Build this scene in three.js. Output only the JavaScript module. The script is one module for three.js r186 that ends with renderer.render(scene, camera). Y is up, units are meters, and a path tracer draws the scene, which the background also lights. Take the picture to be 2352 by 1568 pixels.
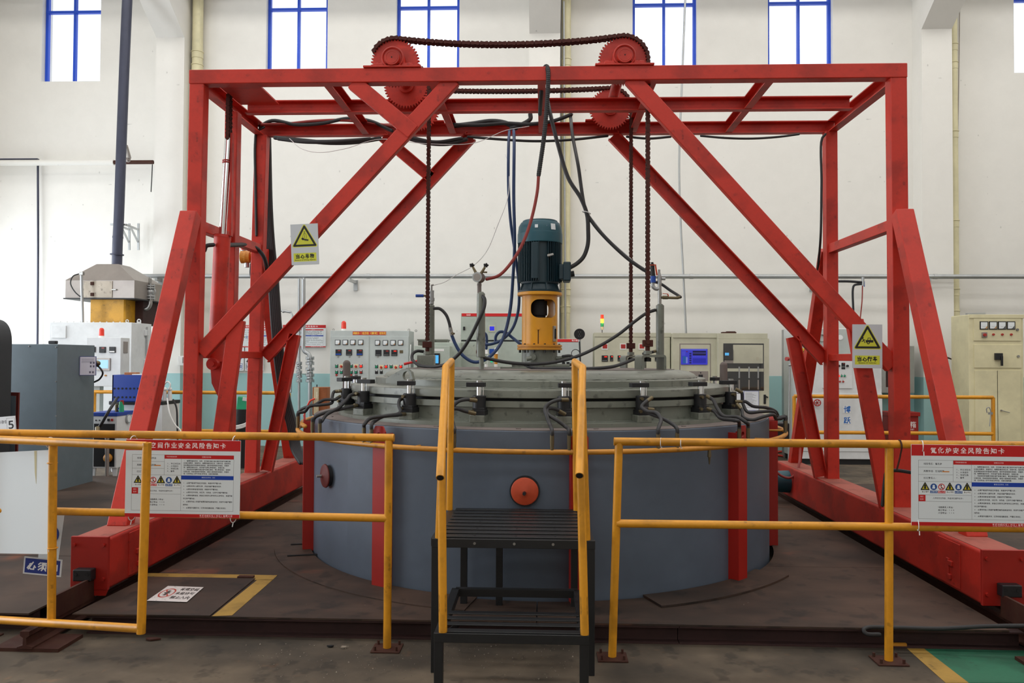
import * as THREE from 'three';
import { mergeGeometries } from 'three/addons/utils/BufferGeometryUtils.js';
import { RoundedBoxGeometry } from 'three/addons/geometries/RoundedBoxGeometry.js';
import { RectAreaLightUniformsLib } from 'three/addons/lights/RectAreaLightUniformsLib.js';
import { Brush, Evaluator, SUBTRACTION } from 'three-bvh-csg';

// ---------- camera ----------
const scene = new THREE.Scene();
const FOCAL = 1850, PX = 2352, PY = 1568;                       // focal length in pixels of the 2352 x 1568 frame
const camera = new THREE.PerspectiveCamera(2 * Math.atan(PY / 2 / FOCAL) * 180 / Math.PI, PX / PY, 0.05, 120);
camera.rotation.order = 'YXZ';
camera.rotation.set(Math.atan(40 / FOCAL), Math.atan(72 / FOCAL), 0.0046);
camera.position.set(0, 1.5, 0);                                 // eye height 1.5 m
camera.updateMatrixWorld(true);

// ---------- sky, daylight, exposure ----------
const renderer = new THREE.WebGLRenderer({ antialias: true });
renderer.toneMapping = THREE.LinearToneMapping;
renderer.toneMappingExposure = 0.5;
renderer.shadowMap.enabled = true;
RectAreaLightUniformsLib.init();
scene.background = new THREE.Color(0.86, 0.93, 1.0);            // hazy white sky
scene.backgroundIntensity = 2.6;
// the hall: wall_back z = -13.6, wall_left x = -10, wall_right x = 13, wall_front z = 7.5, ceiling y = 9.6
const DAY = [];                                                 // translucent daylight panels: [name, centre, width, height, facing, colour, radiance]
DAY.push(['skylight_panel', [1.5, 9.52, -10.4], 21, 1.1, [0, -1, 0], [1.0, 0.975, 0.93], 8.5]);
DAY.push(['skylight_panel', [1.5, 9.52, -7.4], 21, 1.1, [0, -1, 0], [1.0, 0.975, 0.93], 8.5]);
DAY.push(['skylight_panel', [1.5, 9.52, -2.5], 21, 1.1, [0, -1, 0], [1.0, 0.975, 0.94], 9]);
DAY.push(['skylight_panel', [1.5, 9.52, 2.5], 21, 1.1, [0, -1, 0], [1.0, 0.975, 0.94], 6]);
DAY.push(['daylight_glazing', [-9.92, 1.9, -11.3], 3.4, 3.4, [1, 0, 0], [0.86, 0.93, 1.0], 10]);
DAY.push(['daylight_glazing', [-9.92, 2.6, -4.6], 4.6, 4.2, [1, 0, 0], [0.86, 0.93, 1.0], 13]);
DAY.push(['daylight_glazing', [-1.0, 6.6, 7.42], 15, 2.6, [0, 0, -1], [0.97, 0.98, 1.0], 0.8]);

// ---------- helpers ----------
const V = (x, y, z) => new THREE.Vector3(x, y, z);
const camQ = camera.quaternion.clone();
const ray = (px, py) => V((px - PX / 2) / FOCAL, -(py - PY / 2) / FOCAL, -1).applyQuaternion(camQ);
const at = (px, py, d) => { const r = ray(px, py); return camera.position.clone().addScaledVector(r, -d / r.z); };      // where the sight line of a photo pixel meets the plane z = -d
const on = (px, py, y) => { const r = ray(px, py); return camera.position.clone().addScaledVector(r, (y - 1.5) / r.y); }; // ... meets the level y
let seed = 7;
const rnd = () => { seed = (seed * 1664525 + 1013904223) % 4294967296; return seed / 4294967296; };
const taken = {};
const numbered = (n) => { const k = taken[n] = (taken[n] ?? -1) + 1; return k ? n + '_' + String(k).padStart(3, '0') : n; };
const originOf = (o) => { const p = V(0, 0, 0); for (let q = o; q && q !== scene; q = q.parent) p.add(q.position); return p; };

function tag(o, label, category, group) { o.userData.label = label; o.userData.category = category; if (group) o.userData.group = group; return o; }
function thing(name, label, category, base = [0, 0, 0], group) {
  const o = new THREE.Group(); o.name = numbered(name); o.position.set(...(base.isVector3 ? base.toArray() : base)); scene.add(o);
  return tag(o, label, category, group);
}
function metreUV(g) {                                            // box-projected texture coordinates in metres
  const p = g.attributes.position, n = p.count, uv = new Float32Array(n * 2), a = V(), b = V(), c = V();
  for (let i = 0; i < n; i += 3) {
    a.fromBufferAttribute(p, i); b.fromBufferAttribute(p, i + 1); c.fromBufferAttribute(p, i + 2);
    const nx = Math.abs((b.y - a.y) * (c.z - a.z) - (b.z - a.z) * (c.y - a.y)), ny = Math.abs((b.z - a.z) * (c.x - a.x) - (b.x - a.x) * (c.z - a.z)), nz = Math.abs((b.x - a.x) * (c.y - a.y) - (b.y - a.y) * (c.x - a.x));
    [a, b, c].forEach((v, k) => { const [s, t] = nx > ny && nx > nz ? [v.z, v.y] : ny > nz ? [v.x, v.z] : [v.x, v.y]; uv[(i + k) * 2] = s; uv[(i + k) * 2 + 1] = t; });
  }
  g.setAttribute('uv', new THREE.BufferAttribute(uv, 2));
}
const Y1 = V(0, 1, 0), Z1 = V(0, 0, 1);
class MB {                                                       // collects shapes and joins them into one mesh
  constructor() { this.g = []; }
  add(g, m) {
    if (m) g.applyMatrix4(m);
    if (g.index) g = g.toNonIndexed();
    for (const k of Object.keys(g.attributes)) if (!['position', 'normal', 'uv'].includes(k)) g.deleteAttribute(k);
    if (!g.attributes.normal) g.computeVertexNormals();
    if (!g.attributes.uv) g.setAttribute('uv', new THREE.BufferAttribute(new Float32Array(g.attributes.position.count * 2), 2));
    g.morphAttributes = {}; g.groups = []; this.g.push(g); return this;
  }
  box(x, y, z, w, h, d, r = 0, rot) {
    const g = r > 0 ? new RoundedBoxGeometry(w, h, d, 2, Math.min(r, w / 2.01, h / 2.01, d / 2.01)) : new THREE.BoxGeometry(w, h, d);
    const m = new THREE.Matrix4(); if (rot) m.makeRotationFromEuler(new THREE.Euler(...rot)); m.setPosition(x, y, z);
    return this.add(g, m);
  }
  slab(x0, x1, y0, y1, z0, z1, r = 0) { return this.box((x0 + x1) / 2, (y0 + y1) / 2, (z0 + z1) / 2, Math.abs(x1 - x0), Math.abs(y1 - y0), Math.abs(z1 - z0), r); }
  bar(p, q, w, h, r = 0, side) {                                 // rectangular bar from p to q: w across along side, h the other way
    const d = q.clone().sub(p), L = d.length(); d.normalize();
    let s = side ? side.clone() : Math.abs(d.y) > 0.95 ? V(1, 0, 0) : V().crossVectors(d, Y1);
    s.addScaledVector(d, -s.dot(d)).normalize();
    const u = V().crossVectors(s, d), g = r > 0 ? new RoundedBoxGeometry(w, L, h, 2, Math.min(r, w / 2.01, h / 2.01)) : new THREE.BoxGeometry(w, L, h);
    return this.add(g, new THREE.Matrix4().makeBasis(s, d, u.negate().multiplyScalar(-1)).setPosition(p.clone().add(q).multiplyScalar(0.5)));
  }
  channel(p, q, h, f, t, face, web) {                            // C-channel from p to q (web centre line), height h along web, flanges f towards face
    const d = q.clone().sub(p), L = d.length(); d.normalize();
    const s = new THREE.Shape([[0, -h / 2], [f, -h / 2], [f, -h / 2 + t], [t, -h / 2 + t], [t, h / 2 - t], [f, h / 2 - t], [f, h / 2], [0, h / 2]].map((a) => new THREE.Vector2(...a)));
    const g = new THREE.ExtrudeGeometry(s, { depth: L, bevelEnabled: false }), u = web ? web.clone() : V().crossVectors(d, face);
    if (V().crossVectors(face, u).dot(d) < 0) u.negate();
    return this.add(g, new THREE.Matrix4().makeBasis(face, u, d).setPosition(p));
  }
  cyl(p, q, r, r2 = r, n = 20, open = false) {
    const d = q.clone().sub(p), g = new THREE.CylinderGeometry(r2, r, d.length(), n, 1, open);
    const m = new THREE.Matrix4().makeRotationFromQuaternion(new THREE.Quaternion().setFromUnitVectors(Y1, d.clone().normalize())).setPosition(p.clone().add(q).multiplyScalar(0.5));
    return this.add(g, m);
  }
  tube(pts, r, n = 10, seg, curve = true) {
    const c = curve ? new THREE.CatmullRomCurve3(pts, false, 'centripetal') : new THREE.CurvePath();
    if (!curve) for (let i = 1; i < pts.length; i++) c.add(new THREE.LineCurve3(pts[i - 1], pts[i]));
    this.add(new THREE.TubeGeometry(c, seg ?? Math.max(8, (pts.length - 1) * 8), r, n));
    if (curve) this.ball(pts[0], r, 8).ball(pts[pts.length - 1], r, 8);
    return this;
  }
  ball(p, r, n = 14) { return this.add(new THREE.SphereGeometry(r, n, Math.ceil(n / 2)), new THREE.Matrix4().setPosition(p.x, p.y, p.z)); }
  lathe(prof, x, y, z, n = 64) {                                 // turned profile; corners sharper than 40 degrees stay sharp
    const v = prof.map((a) => new THREE.Vector2(...a)), runs = [[v[0]]];
    for (let i = 1; i < v.length; i++) { runs[runs.length - 1].push(v[i]); if (i < v.length - 1) { const a = v[i].clone().sub(v[i - 1]).normalize(), b = v[i + 1].clone().sub(v[i]).normalize(); if (a.dot(b) < 0.77) runs.push([v[i]]); } }
    for (const r of runs) this.add(new THREE.LatheGeometry(r, n), new THREE.Matrix4().setPosition(x, y, z));
    return this;
  }
  ring(p, axis, R, r, n = 40) {                                  // torus
    return this.add(new THREE.TorusGeometry(R, r, 10, n), new THREE.Matrix4().makeRotationFromQuaternion(new THREE.Quaternion().setFromUnitVectors(Z1, axis.clone().normalize())).setPosition(p));
  }
  plate(pts, depth, m, holes = [], bevel = 0) {                  // outline in x, y, extruded along z, then moved by matrix m
    const s = new THREE.Shape(pts.map((a) => new THREE.Vector2(...a)));
    for (const h of holes) { const q = new THREE.Path(); q.absarc(h[0], h[1], h[2], 0, Math.PI * 2, true); s.holes.push(q); }
    return this.add(new THREE.ExtrudeGeometry(s, { depth, bevelEnabled: bevel > 0, bevelSize: bevel, bevelThickness: bevel, bevelSegments: 1, curveSegments: 14 }), m);
  }
  build(name, mat, parent = scene, keepUV = false) {
    const g = this.g.length > 1 ? mergeGeometries(this.g) : this.g[0], o = originOf(parent);
    if (!keepUV) metreUV(g);
    g.translate(-o.x, -o.y, -o.z);
    const m = new THREE.Mesh(g, mat);
    m.name = parent === scene ? numbered(name) : name; m.castShadow = m.receiveShadow = true; parent.add(m);
    return m;
  }
}
const mb = () => new MB();
const mat4 = (pos, rx = 0, ry = 0, rz = 0) => new THREE.Matrix4().makeRotationFromEuler(new THREE.Euler(rx, ry, rz, 'YXZ')).setPosition(pos.x, pos.y, pos.z);
const struct = (m, label) => { m.userData.kind = 'structure'; if (label) m.userData.label = label; return m; };
const copy = (o, label, p, turn) => { const c = o.clone(); c.name = numbered(o.name.replace(/_\d{3}$/, '')); c.userData = { ...o.userData, label }; if (p) c.position.copy(p); if (turn !== undefined) c.rotation.y = turn; scene.add(c); return c; };

// ---------- textures and materials ----------
const perm = new Float32Array(4096); { let s = 99; for (let i = 0; i < 4096; i++) { s = (s * 1103515245 + 12345) % 2147483648; perm[i] = s / 2147483648; } }
const lat = (i, j, f, k) => perm[(((i % f) + f) % f * 57 + ((j % f) + f) % f * 131 + k * 911) & 4095];
function vn(u, v, f, k) {                                        // tileable value noise
  const x = u * f, y = v * f, i = Math.floor(x), j = Math.floor(y); let a = x - i, b = y - j; a = a * a * (3 - 2 * a); b = b * b * (3 - 2 * b);
  return (lat(i, j, f, k) * (1 - a) + lat(i + 1, j, f, k) * a) * (1 - b) + (lat(i, j + 1, f, k) * (1 - a) + lat(i + 1, j + 1, f, k) * a) * b;
}
const fbm = (u, v, f, k, n = 5) => { let s = 0, w = 0, a = 1; for (let o = 0; o < n; o++) { s += a * vn(u, v, f << o, k + o); w += a; a *= 0.55; } return s / w; };
const sm = (a, b, x) => { const t = Math.min(1, Math.max(0, (x - a) / (b - a))); return t * t * (3 - 2 * t); };
function noiseTex(size, metres, fn, srgb = true) {
  const d = new Uint8Array(size * size * 4);
  for (let j = 0; j < size; j++) for (let i = 0; i < size; i++) { const c = fn(i / size, j / size), o = (j * size + i) * 4; d[o] = c[0]; d[o + 1] = c[1]; d[o + 2] = c[2]; d[o + 3] = 255; }
  const t = new THREE.DataTexture(d, size, size); t.wrapS = t.wrapT = THREE.RepeatWrapping; t.magFilter = THREE.LinearFilter; t.minFilter = THREE.LinearMipmapLinearFilter; t.generateMipmaps = true;
  if (srgb) t.colorSpace = THREE.SRGBColorSpace; t.repeat.set(1 / metres, 1 / metres); t.needsUpdate = true; return t;
}
const gray = (v) => { const c = Math.max(0, Math.min(255, v)); return [c, c, c]; };
const TX = {
  soft: noiseTex(256, 1.6, (u, v) => gray(255 - 16 * sm(0.35, 0.8, fbm(u, v, 4, 3)) - 10 * fbm(u, v, 32, 9, 3))),
  worn: noiseTex(512, 0.9, (u, v) => { const a = fbm(u, v, 5, 21), b = fbm(u, v, 24, 40, 4); return gray(255 - 40 * sm(0.42, 0.8, a) - 42 * sm(0.68, 0.8, b) * sm(0.4, 0.6, a) - 12 * fbm(u, v, 64, 5, 2)); }),
  wall: noiseTex(512, 4.2, (u, v) => { const a = fbm(u, v, 3, 60), b = fbm(u, v * 0.999, 24, 71, 4), c = vn(u, v, 60, 12); const k = 251 - 8 * sm(0.4, 0.85, a) - 5 * b - 34 * sm(0.972, 0.99, c) * sm(0.5, 0.6, fbm(u, v, 5, 88)); return [k, k, k - 2]; }),
  concrete: noiseTex(1024, 3.4, (u, v) => { const a = fbm(u, v, 4, 101), b = fbm(u, v, 18, 120, 5), s = sm(0.6, 0.78, fbm(u, v, 36, 140, 4)), o = sm(0.74, 0.86, fbm(u, v, 60, 170, 3)); const k = 146 - 52 * sm(0.35, 0.7, a) - 60 * (b - 0.5); return [k * (1 - 0.22 * s) + 16 * o, k * 0.955 * (1 - 0.22 * s) + 6 * o, k * 0.9 * (1 - 0.22 * s)]; }),
  deck: noiseTex(1024, 2.6, (u, v) => { const a = fbm(u, v, 4, 201), b = fbm(u, v * 2 % 1, 10, 222, 5), c = sm(0.6, 0.75, fbm(u, v, 26, 240, 4)), o = sm(0.7, 0.85, fbm(u, v, 7, 260, 4)); const k = 118 - 34 * sm(0.4, 0.7, a) - 46 * (b - 0.5) - 26 * c; return [k * 1.06 + 50 * o, k * 0.92 + 10 * o, k * 0.84]; }),
  lid: noiseTex(512, 1.3, (u, v) => { const a = fbm(u, v, 4, 301), b = sm(0.6, 0.85, fbm(u, v, 28, 320, 5)), w = sm(0.74, 0.8, fbm(u, v, 50, 340, 3)); const k = 236 - 26 * sm(0.3, 0.8, a) - 60 * b + 14 * w; return gray(k); }),
  deckRust: noiseTex(512, 2.2, (u, v) => { const a = fbm(u, v, 4, 201), b = fbm(u, v, 10, 222, 5), o = sm(0.5, 0.8, fbm(u, v, 3, 262, 5)); const k = 112 - 30 * sm(0.4, 0.7, a) - 46 * (b - 0.5); return [k * 1.04 + 110 * o, k * 0.92 + 32 * o, k * 0.84 - 8 * o]; }),
  rust: noiseTex(256, 0.4, (u, v) => { const a = fbm(u, v, 6, 401), b = fbm(u, v, 24, 420, 3); return [200 + 50 * (a - 0.5), 150 + 90 * (a - 0.5) - 40 * b, 130 + 80 * (a - 0.5) - 50 * b]; }),
  fine: noiseTex(256, 0.25, (u, v) => gray(235 - 60 * (fbm(u, v, 20, 501, 4) - 0.3)), false),
};
const col = (h) => new THREE.Color(h);
function mt(color, rough = 0.6, metal = 0, o = {}) {
  const { tex, ...r } = o, m = new (o.transmission !== undefined || o.clearcoat ? THREE.MeshPhysicalMaterial : THREE.MeshStandardMaterial)({ color: col(color), roughness: rough, metalness: metal, ...r });
  if (tex) m.map = TX[tex]; return m;
}
const M = {
  wall: mt('#f0eeea', 0.9, 0, { tex: 'wall', bumpMap: TX.fine, bumpScale: 0.001 }), dado: mt('#a9d3d6', 0.75, 0, { tex: 'wall' }), ceil: mt('#cfd0cf', 0.9),
  concrete: mt('#b0a290', 0.85, 0, { tex: 'concrete', bumpMap: TX.fine, bumpScale: 0.0015 }), deck: mt('#9a887b', 0.7, 0.1, { tex: 'deck', bumpMap: TX.fine, bumpScale: 0.001 }),
  deckRust: mt('#9a887b', 0.7, 0.1, { tex: 'deckRust' }), red: mt('#cb301e', 0.5, 0, { tex: 'worn' }), redSide: mt('#bf2a1b', 0.5, 0, { tex: 'worn' }), redDusty: mt('#a5594c', 0.8, 0, { tex: 'worn' }), redDeep: mt('#a81c10', 0.45, 0, { tex: 'soft' }),
  yellow: mt('#e59d22', 0.38, 0, { tex: 'worn' }), orange: mt('#cf8c2a', 0.45, 0, { tex: 'worn' }), yellowMotor: mt('#e9a01d', 0.35, 0, { tex: 'soft' }),
  shell: mt('#5b6675', 0.5, 0, { tex: 'soft' }), lid: mt('#898d82', 0.34, 0.05, { tex: 'lid' }), lidDusty: mt('#776c68', 0.75, 0, { tex: 'soft' }), black: mt('#1a1b1f', 0.5, 0, { tex: 'soft' }),
  rubber: mt('#222327', 0.6), hose: mt('#2a2a2c', 0.55), steel: mt('#a9a8a4', 0.38, 0.85, { tex: 'worn' }), chrome: mt('#e6e8ea', 0.14, 1), zinc: mt('#b9bcbd', 0.4, 0.7, { tex: 'soft' }),
  dark: mt('#121214', 0.7), rust: mt('#57493f', 0.75, 0.2, { tex: 'rust' }), chain: mt('#5d3e38', 0.6, 0.35, { tex: 'rust' }), maroon: mt('#3c2220', 0.75, 0, { tex: 'worn' }), brass: mt('#6f644c', 0.45, 0.7),
  stepBlack: mt('#1f2022', 0.42, 0.05, { tex: 'soft' }), blueHose: mt('#1f3a66', 0.5), redHose: mt('#8b2f2a', 0.55), white: mt('#eceff0', 0.5), plastic: mt('#e9e9e6', 0.4),
  teal: mt('#1f5563', 0.4, 0, { tex: 'soft' }), tealDark: mt('#16323c', 0.45, 0, { tex: 'soft' }), cabGrey: mt('#c5cdca', 0.5, 0, { tex: 'soft' }), cabGreen: mt('#b9c4b9', 0.5, 0, { tex: 'soft' }), cabBeige: mt('#cfcdb6', 0.5, 0, { tex: 'soft' }),
  cabCream: mt('#e9e1b9', 0.5, 0, { tex: 'soft' }), cabWhite: mt('#e8ebec', 0.5, 0, { tex: 'soft' }), machine: mt('#68777f', 0.45, 0, { tex: 'soft' }), signWhite: mt('#e7edf0', 0.5), signGrey: mt('#b9bec4', 0.4, 0.1), frame: mt('#1b4fd0', 0.4),  // frame: bright blue carries the window glare, painted into the dark steel colour
  blueBox: mt('#1c3f9c', 0.45), green: mt('#2fa878', 0.45), wood: mt('#a9663a', 0.6, 0, { tex: 'worn' }), yellowHood: mt('#d9a02a', 0.5, 0, { tex: 'worn' }), hood: mt('#a39b95', 0.42, 0.5, { tex: 'soft' }), flue: mt('#474a5c', 0.45, 0.3, { tex: 'soft' }),
  flange: mt('#7c3b33', 0.6, 0.1, { tex: 'rust' }), orangeRed: mt('#d0502c', 0.55, 0, { tex: 'worn' }), paintYellow: mt('#a9853a', 0.7, 0, { tex: 'worn' }), paintGreen: mt('#22684c', 0.6, 0, { tex: 'worn' }), rubbish: mt('#8d8275', 0.9),
  redLamp: mt('#ff3a2a', 0.3, 0, { emissive: col('#ff2010'), emissiveIntensity: 1.6 }), redDull: mt('#a92e28', 0.4), greenLamp: mt('#1f8f6a', 0.35), greenLit: mt('#30e0a0', 0.3, 0, { emissive: col('#20e0a0'), emissiveIntensity: 1.2 }), amberLit: mt('#ffc24a', 0.3, 0, { emissive: col('#ffae30'), emissiveIntensity: 2.2 }),
  redHot: mt('#e8402e', 0.35, 0), screenBlue: mt('#2a2cd8', 0.3, 0, { emissive: col('#3438e8'), emissiveIntensity: 0.7 }), screenCyan: mt('#58b8f0', 0.3, 0, { emissive: col('#50b8ff'), emissiveIntensity: 0.8 }),
  meterFace: mt('#e8eef0', 0.4), tie: mt('#e8e8e8', 0.5), tapeRed: mt('#d01f22', 0.5), handleBlue: mt('#1a4ba8', 0.4), glass: mt('#ffffff', 0.03, 0, { transmission: 1, thickness: 0, ior: 1.45 }),
};

// ---------- the hall ----------
const XL = -10, XR = 13, ZB = -13.6, ZF = 7.5, YC = 9.6, GROUND = 0, DECK = 0.105;
{
  mb().slab(XL - 0.3, XR + 0.3, -0.25, 0, ZB - 0.3, ZF + 0.3).build('floor', M.concrete).userData.kind = 'structure';
  mb().slab(XL - 0.3, XR + 0.3, YC, YC + 0.25, ZB - 0.3, ZF + 0.3).build('ceiling', M.ceil).userData.kind = 'structure';
  mb().slab(XL - 0.3, XL, 0, YC, ZB - 0.3, ZF + 0.3).build('wall_left', M.wall).userData.kind = 'structure';
  mb().slab(XR, XR + 0.3, 0, YC, ZB - 0.3, ZF + 0.3).build('wall_right', M.wall).userData.kind = 'structure';
  mb().slab(XL, XR, 0, YC, ZF, ZF + 0.3).build('wall_front', M.wall).userData.kind = 'structure';
  // back wall with six window openings
  const WIN = [[96.5, 231], [611, 752], [910, 1055], [1453, 1601], [1764, 1913], [2329, 2478]], SILL = 6.29, HEAD = 9.2, RAIL = 7.55;
  const spans = WIN.map(([a, b]) => [at(a, 90, 13.6).x, at(b, 90, 13.6).x]);
  const s = new THREE.Shape([[XL, 0], [XR, 0], [XR, YC], [XL, YC]].map((a) => new THREE.Vector2(...a)));
  for (const [a, b] of spans) s.holes.push(new THREE.Path([[a, SILL], [a, HEAD], [b, HEAD], [b, SILL]].map((p) => new THREE.Vector2(...p))));
  const wall = mb().add(new THREE.ExtrudeGeometry(s, { depth: 0.3, bevelEnabled: false }), mat4(V(0, 0, ZB - 0.3))).build('wall_back', M.wall);
  struct(wall);
  mb().slab(XL, XR, 0, 1.235, ZB, ZB + 0.004).build('dado_paint', M.dado, wall);
  spans.forEach(([a, b], i) => {
    const w = new THREE.Group(); w.name = 'window_' + (i + 1); w.position.set((a + b) / 2, SILL, ZB - 0.12); scene.add(w); w.userData.kind = 'structure';
    const f = mb(), z0 = ZB - 0.16, z1 = ZB - 0.1, t = 0.05;
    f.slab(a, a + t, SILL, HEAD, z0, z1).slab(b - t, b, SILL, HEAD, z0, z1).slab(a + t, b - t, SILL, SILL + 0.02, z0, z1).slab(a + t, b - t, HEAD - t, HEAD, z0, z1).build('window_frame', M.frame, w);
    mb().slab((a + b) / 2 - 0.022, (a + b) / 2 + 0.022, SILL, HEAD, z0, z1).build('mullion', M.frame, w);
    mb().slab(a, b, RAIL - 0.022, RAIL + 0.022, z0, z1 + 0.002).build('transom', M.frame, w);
    for (const [x0, x1] of [[a + t, (a + b) / 2 - 0.022], [(a + b) / 2 + 0.022, b - t]]) for (const [y0, y1] of [[SILL + 0.02, RAIL - 0.022], [RAIL + 0.022, HEAD - t]]) mb().slab(x0, x1, y0, y1, z0 + 0.02, z0 + 0.026).build('pane', M.glass, w);
  });
  // columns with crane corbels
  const COL = [[356, 421], [1215, 1286], [2118, 2188]], CZ = ZB + 0.34, CORB = 6.9;
  COL.forEach(([p, q], i) => {
    const a = at(p, 300, 13.26).x, b = at(q, 300, 13.26).x;
    const c = mb().slab(a, b, 0, YC, ZB, CZ).build('column_' + (i + 1), M.wall); struct(c);
    mb().slab(a - 0.003, b + 0.003, 0, 1.235, ZB, CZ + 0.003).build('dado_paint', M.dado, c);
    mb().plate([[0, CORB], [0.62, CORB + 0.41], [0.62, CORB + 1.0], [0, CORB + 1.0]], b - a, new THREE.Matrix4().makeBasis(V(0, 0, 1), V(0, 1, 0), V(-1, 0, 0)).setPosition(b, 0, CZ)).build('corbel', M.wall, c);
  });
  struct(mb().slab(XL, XR, CORB + 1.0, CORB + 1.62, CZ + 0.12, CZ + 0.47).build('beam_crane', M.wall));
  // daylight panels in roof and walls, each with its light
  DAY.forEach(([name, c, w, h, n, rgb, L]) => {
    const N = V(...n), p = V(...c), color = new THREE.Color().setRGB(...rgb);
    const m = new THREE.MeshStandardMaterial({ color: 0xffffff, roughness: 0.6, emissive: color, emissiveIntensity: 1.2 });
    const q = new THREE.Quaternion().setFromRotationMatrix(new THREE.Matrix4().lookAt(V(0, 0, 0), N.clone().negate(), Math.abs(n[1]) > 0.5 ? V(0, 0, 1) : Y1));
    const o = new THREE.Mesh(new THREE.BoxGeometry(w, h, 0.04), m); o.quaternion.copy(q); o.position.copy(p); o.name = 'window_' + name + '_' + (taken[name] = (taken[name] ?? 0) + 1); scene.add(o); o.userData.kind = 'structure';
    const l = new THREE.RectAreaLight(color, L, w, h); l.position.copy(p).addScaledVector(N, 0.06); l.lookAt(l.position.clone().add(N)); scene.add(l);
  });
}

// ---------- raised steel deck over the pit ----------
const FC = V(-0.03, 0, -6.45), FR = 1.75;                       // furnace axis and radius
{
  const ev = new Evaluator(); ev.attributes = ['position', 'normal', 'uv'];
  const hole = new Brush(new THREE.CylinderGeometry(FR + 0.03, FR + 0.03, 1, 96)); hole.position.set(FC.x, DECK, FC.z); hole.updateMatrixWorld();
  const deck = new THREE.Group(); deck.name = 'floor_deck'; deck.userData.kind = 'structure'; deck.position.set(0, DECK, -6); scene.add(deck);
  const xs = [[-6.5, -2.79], [-2.48, -0.03], [-0.03, 2.425], [2.74, 6.5]], zs = [[-4.305, -5.55], [-5.55, -7.75], [-7.75, -9.3]];
  xs.forEach(([x0, x1], i) => zs.forEach(([z0, z1], j) => {
    const g = 0.003, tilt = (rnd() - 0.5) * 0.003, b = new Brush(new THREE.BoxGeometry(x1 - x0 - 2 * g, 0.01, z0 - z1 - 2 * g)); b.position.set((x0 + x1) / 2, DECK - 0.005 + tilt * 0.4, (z0 + z1) / 2); b.updateMatrixWorld();
    const m = mb();
    if (i === 1 || i === 2) { const r = ev.evaluate(b, hole, SUBTRACTION); r.geometry.applyMatrix4(r.matrixWorld); m.add(r.geometry); } else m.add(b.geometry, b.matrixWorld);
    m.build('deck_plate', i ? M.deck : M.deckRust, deck);
  }));
  // curved cover plates and mats round the furnace
  const arc = (a0, a1, r0, r1, y, t) => { const p = []; for (let k = 0; k <= 24; k++) { const a = a0 + (a1 - a0) * k / 24; p.push([Math.sin(a) * r1, -Math.cos(a) * r1]); } for (let k = 24; k >= 0; k--) { const a = a0 + (a1 - a0) * k / 24; p.push([Math.sin(a) * r0, -Math.cos(a) * r0]); }
    return mb().plate(p, t, new THREE.Matrix4().makeBasis(V(1, 0, 0), V(0, 0, -1), V(0, 1, 0)).setPosition(FC.x, y, FC.z)); };
  arc(-1.32, -0.2, FR + 0.015, 2.02, DECK + 0.001, 0.006).build('cover_plate', M.deck, deck);
  arc(0.36, 0.95, FR + 0.015, 1.99, DECK + 0.001, 0.012).build('cover_plate', M.deck, deck);
  // front edge channel in two lengths
  const e = thing('deck_edge_beam', 'dark rust-red steel channel along the front edge of the raised deck', 'beam', [0, 0, -4.31]);
  for (const [a, b] of [[-2.47, 0.72], [0.724, 2.5]]) mb().channel(V(a, 0.047, -4.37), V(b, 0.047, -4.37), 0.093, 0.06, 0.008, V(0, 0, 1), V(0, 1, 0)).build('beam_length', M.maroon, e);
  mb().box(1.86, 0.014, -4.33, 0.09, 0.014, 0.02).build('packing_block', M.orange, e);
  mb().slab(2.75, 6.5, 0, 0.09, -4.42, -4.36).build('side_beam', M.maroon, e); mb().slab(-6.5, -2.8, 0, 0.09, -4.42, -4.36).build('side_beam', M.maroon, e);
  // hatch with its painted border
  const Lv = (pts, y) => pts.map(([a, b]) => { const p = on(a, b, y); return [p.x, -p.z]; });
  const flat = (pts, y, t) => mb().plate(Lv(pts, y), t, new THREE.Matrix4().makeBasis(V(1, 0, 0), V(0, 0, -1), V(0, 1, 0)).setPosition(0, y, 0));
  const h = thing('floor_hatch', 'rusty square hatch plate in the deck under the pasted warning sheet', 'hatch', on(380, 1370, DECK));
  flat([[340, 1326], [586, 1330], [482, 1416], [166, 1412]], DECK + 0.0005, 0.007).build('hatch_plate', M.deck, h);
  const hp = on(565, 1324, DECK + 0.01); mb().box(hp.x, hp.y, hp.z, 0.1, 0.012, 0.04, 0.003).build('hinge', M.rust, h);
  const pz = flat([[336, 1316], [637, 1321], [625, 1333], [332, 1324]], DECK + 0.0008, 0.0015).build('painted_border', M.paintYellow, deck); pz.userData.label = 'worn yellow painted border beside the hatch';
  flat([[592, 1331], [627, 1331], [533, 1413], [487, 1415]], DECK + 0.0008, 0.0015).build('painted_border', M.paintYellow, deck);
  // painted zone on the shop floor
  const fl = scene.getObjectByName('floor');
  const quad = (pts, y, name, m, label) => { const o = flat(pts, y, 0.0012).build(name, m, fl); if (label) o.userData.label = label; };
  quad([[2120, 1490], [2352, 1492], [2352, 1568], [2222, 1568]], 0.0004, 'painted_zone', M.paintGreen, 'green painted floor zone');
  quad([[2082, 1488], [2122, 1489], [2225, 1568], [2172, 1568]], 0.0006, 'painted_line', M.paintYellow, 'yellow floor line');
}
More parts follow.
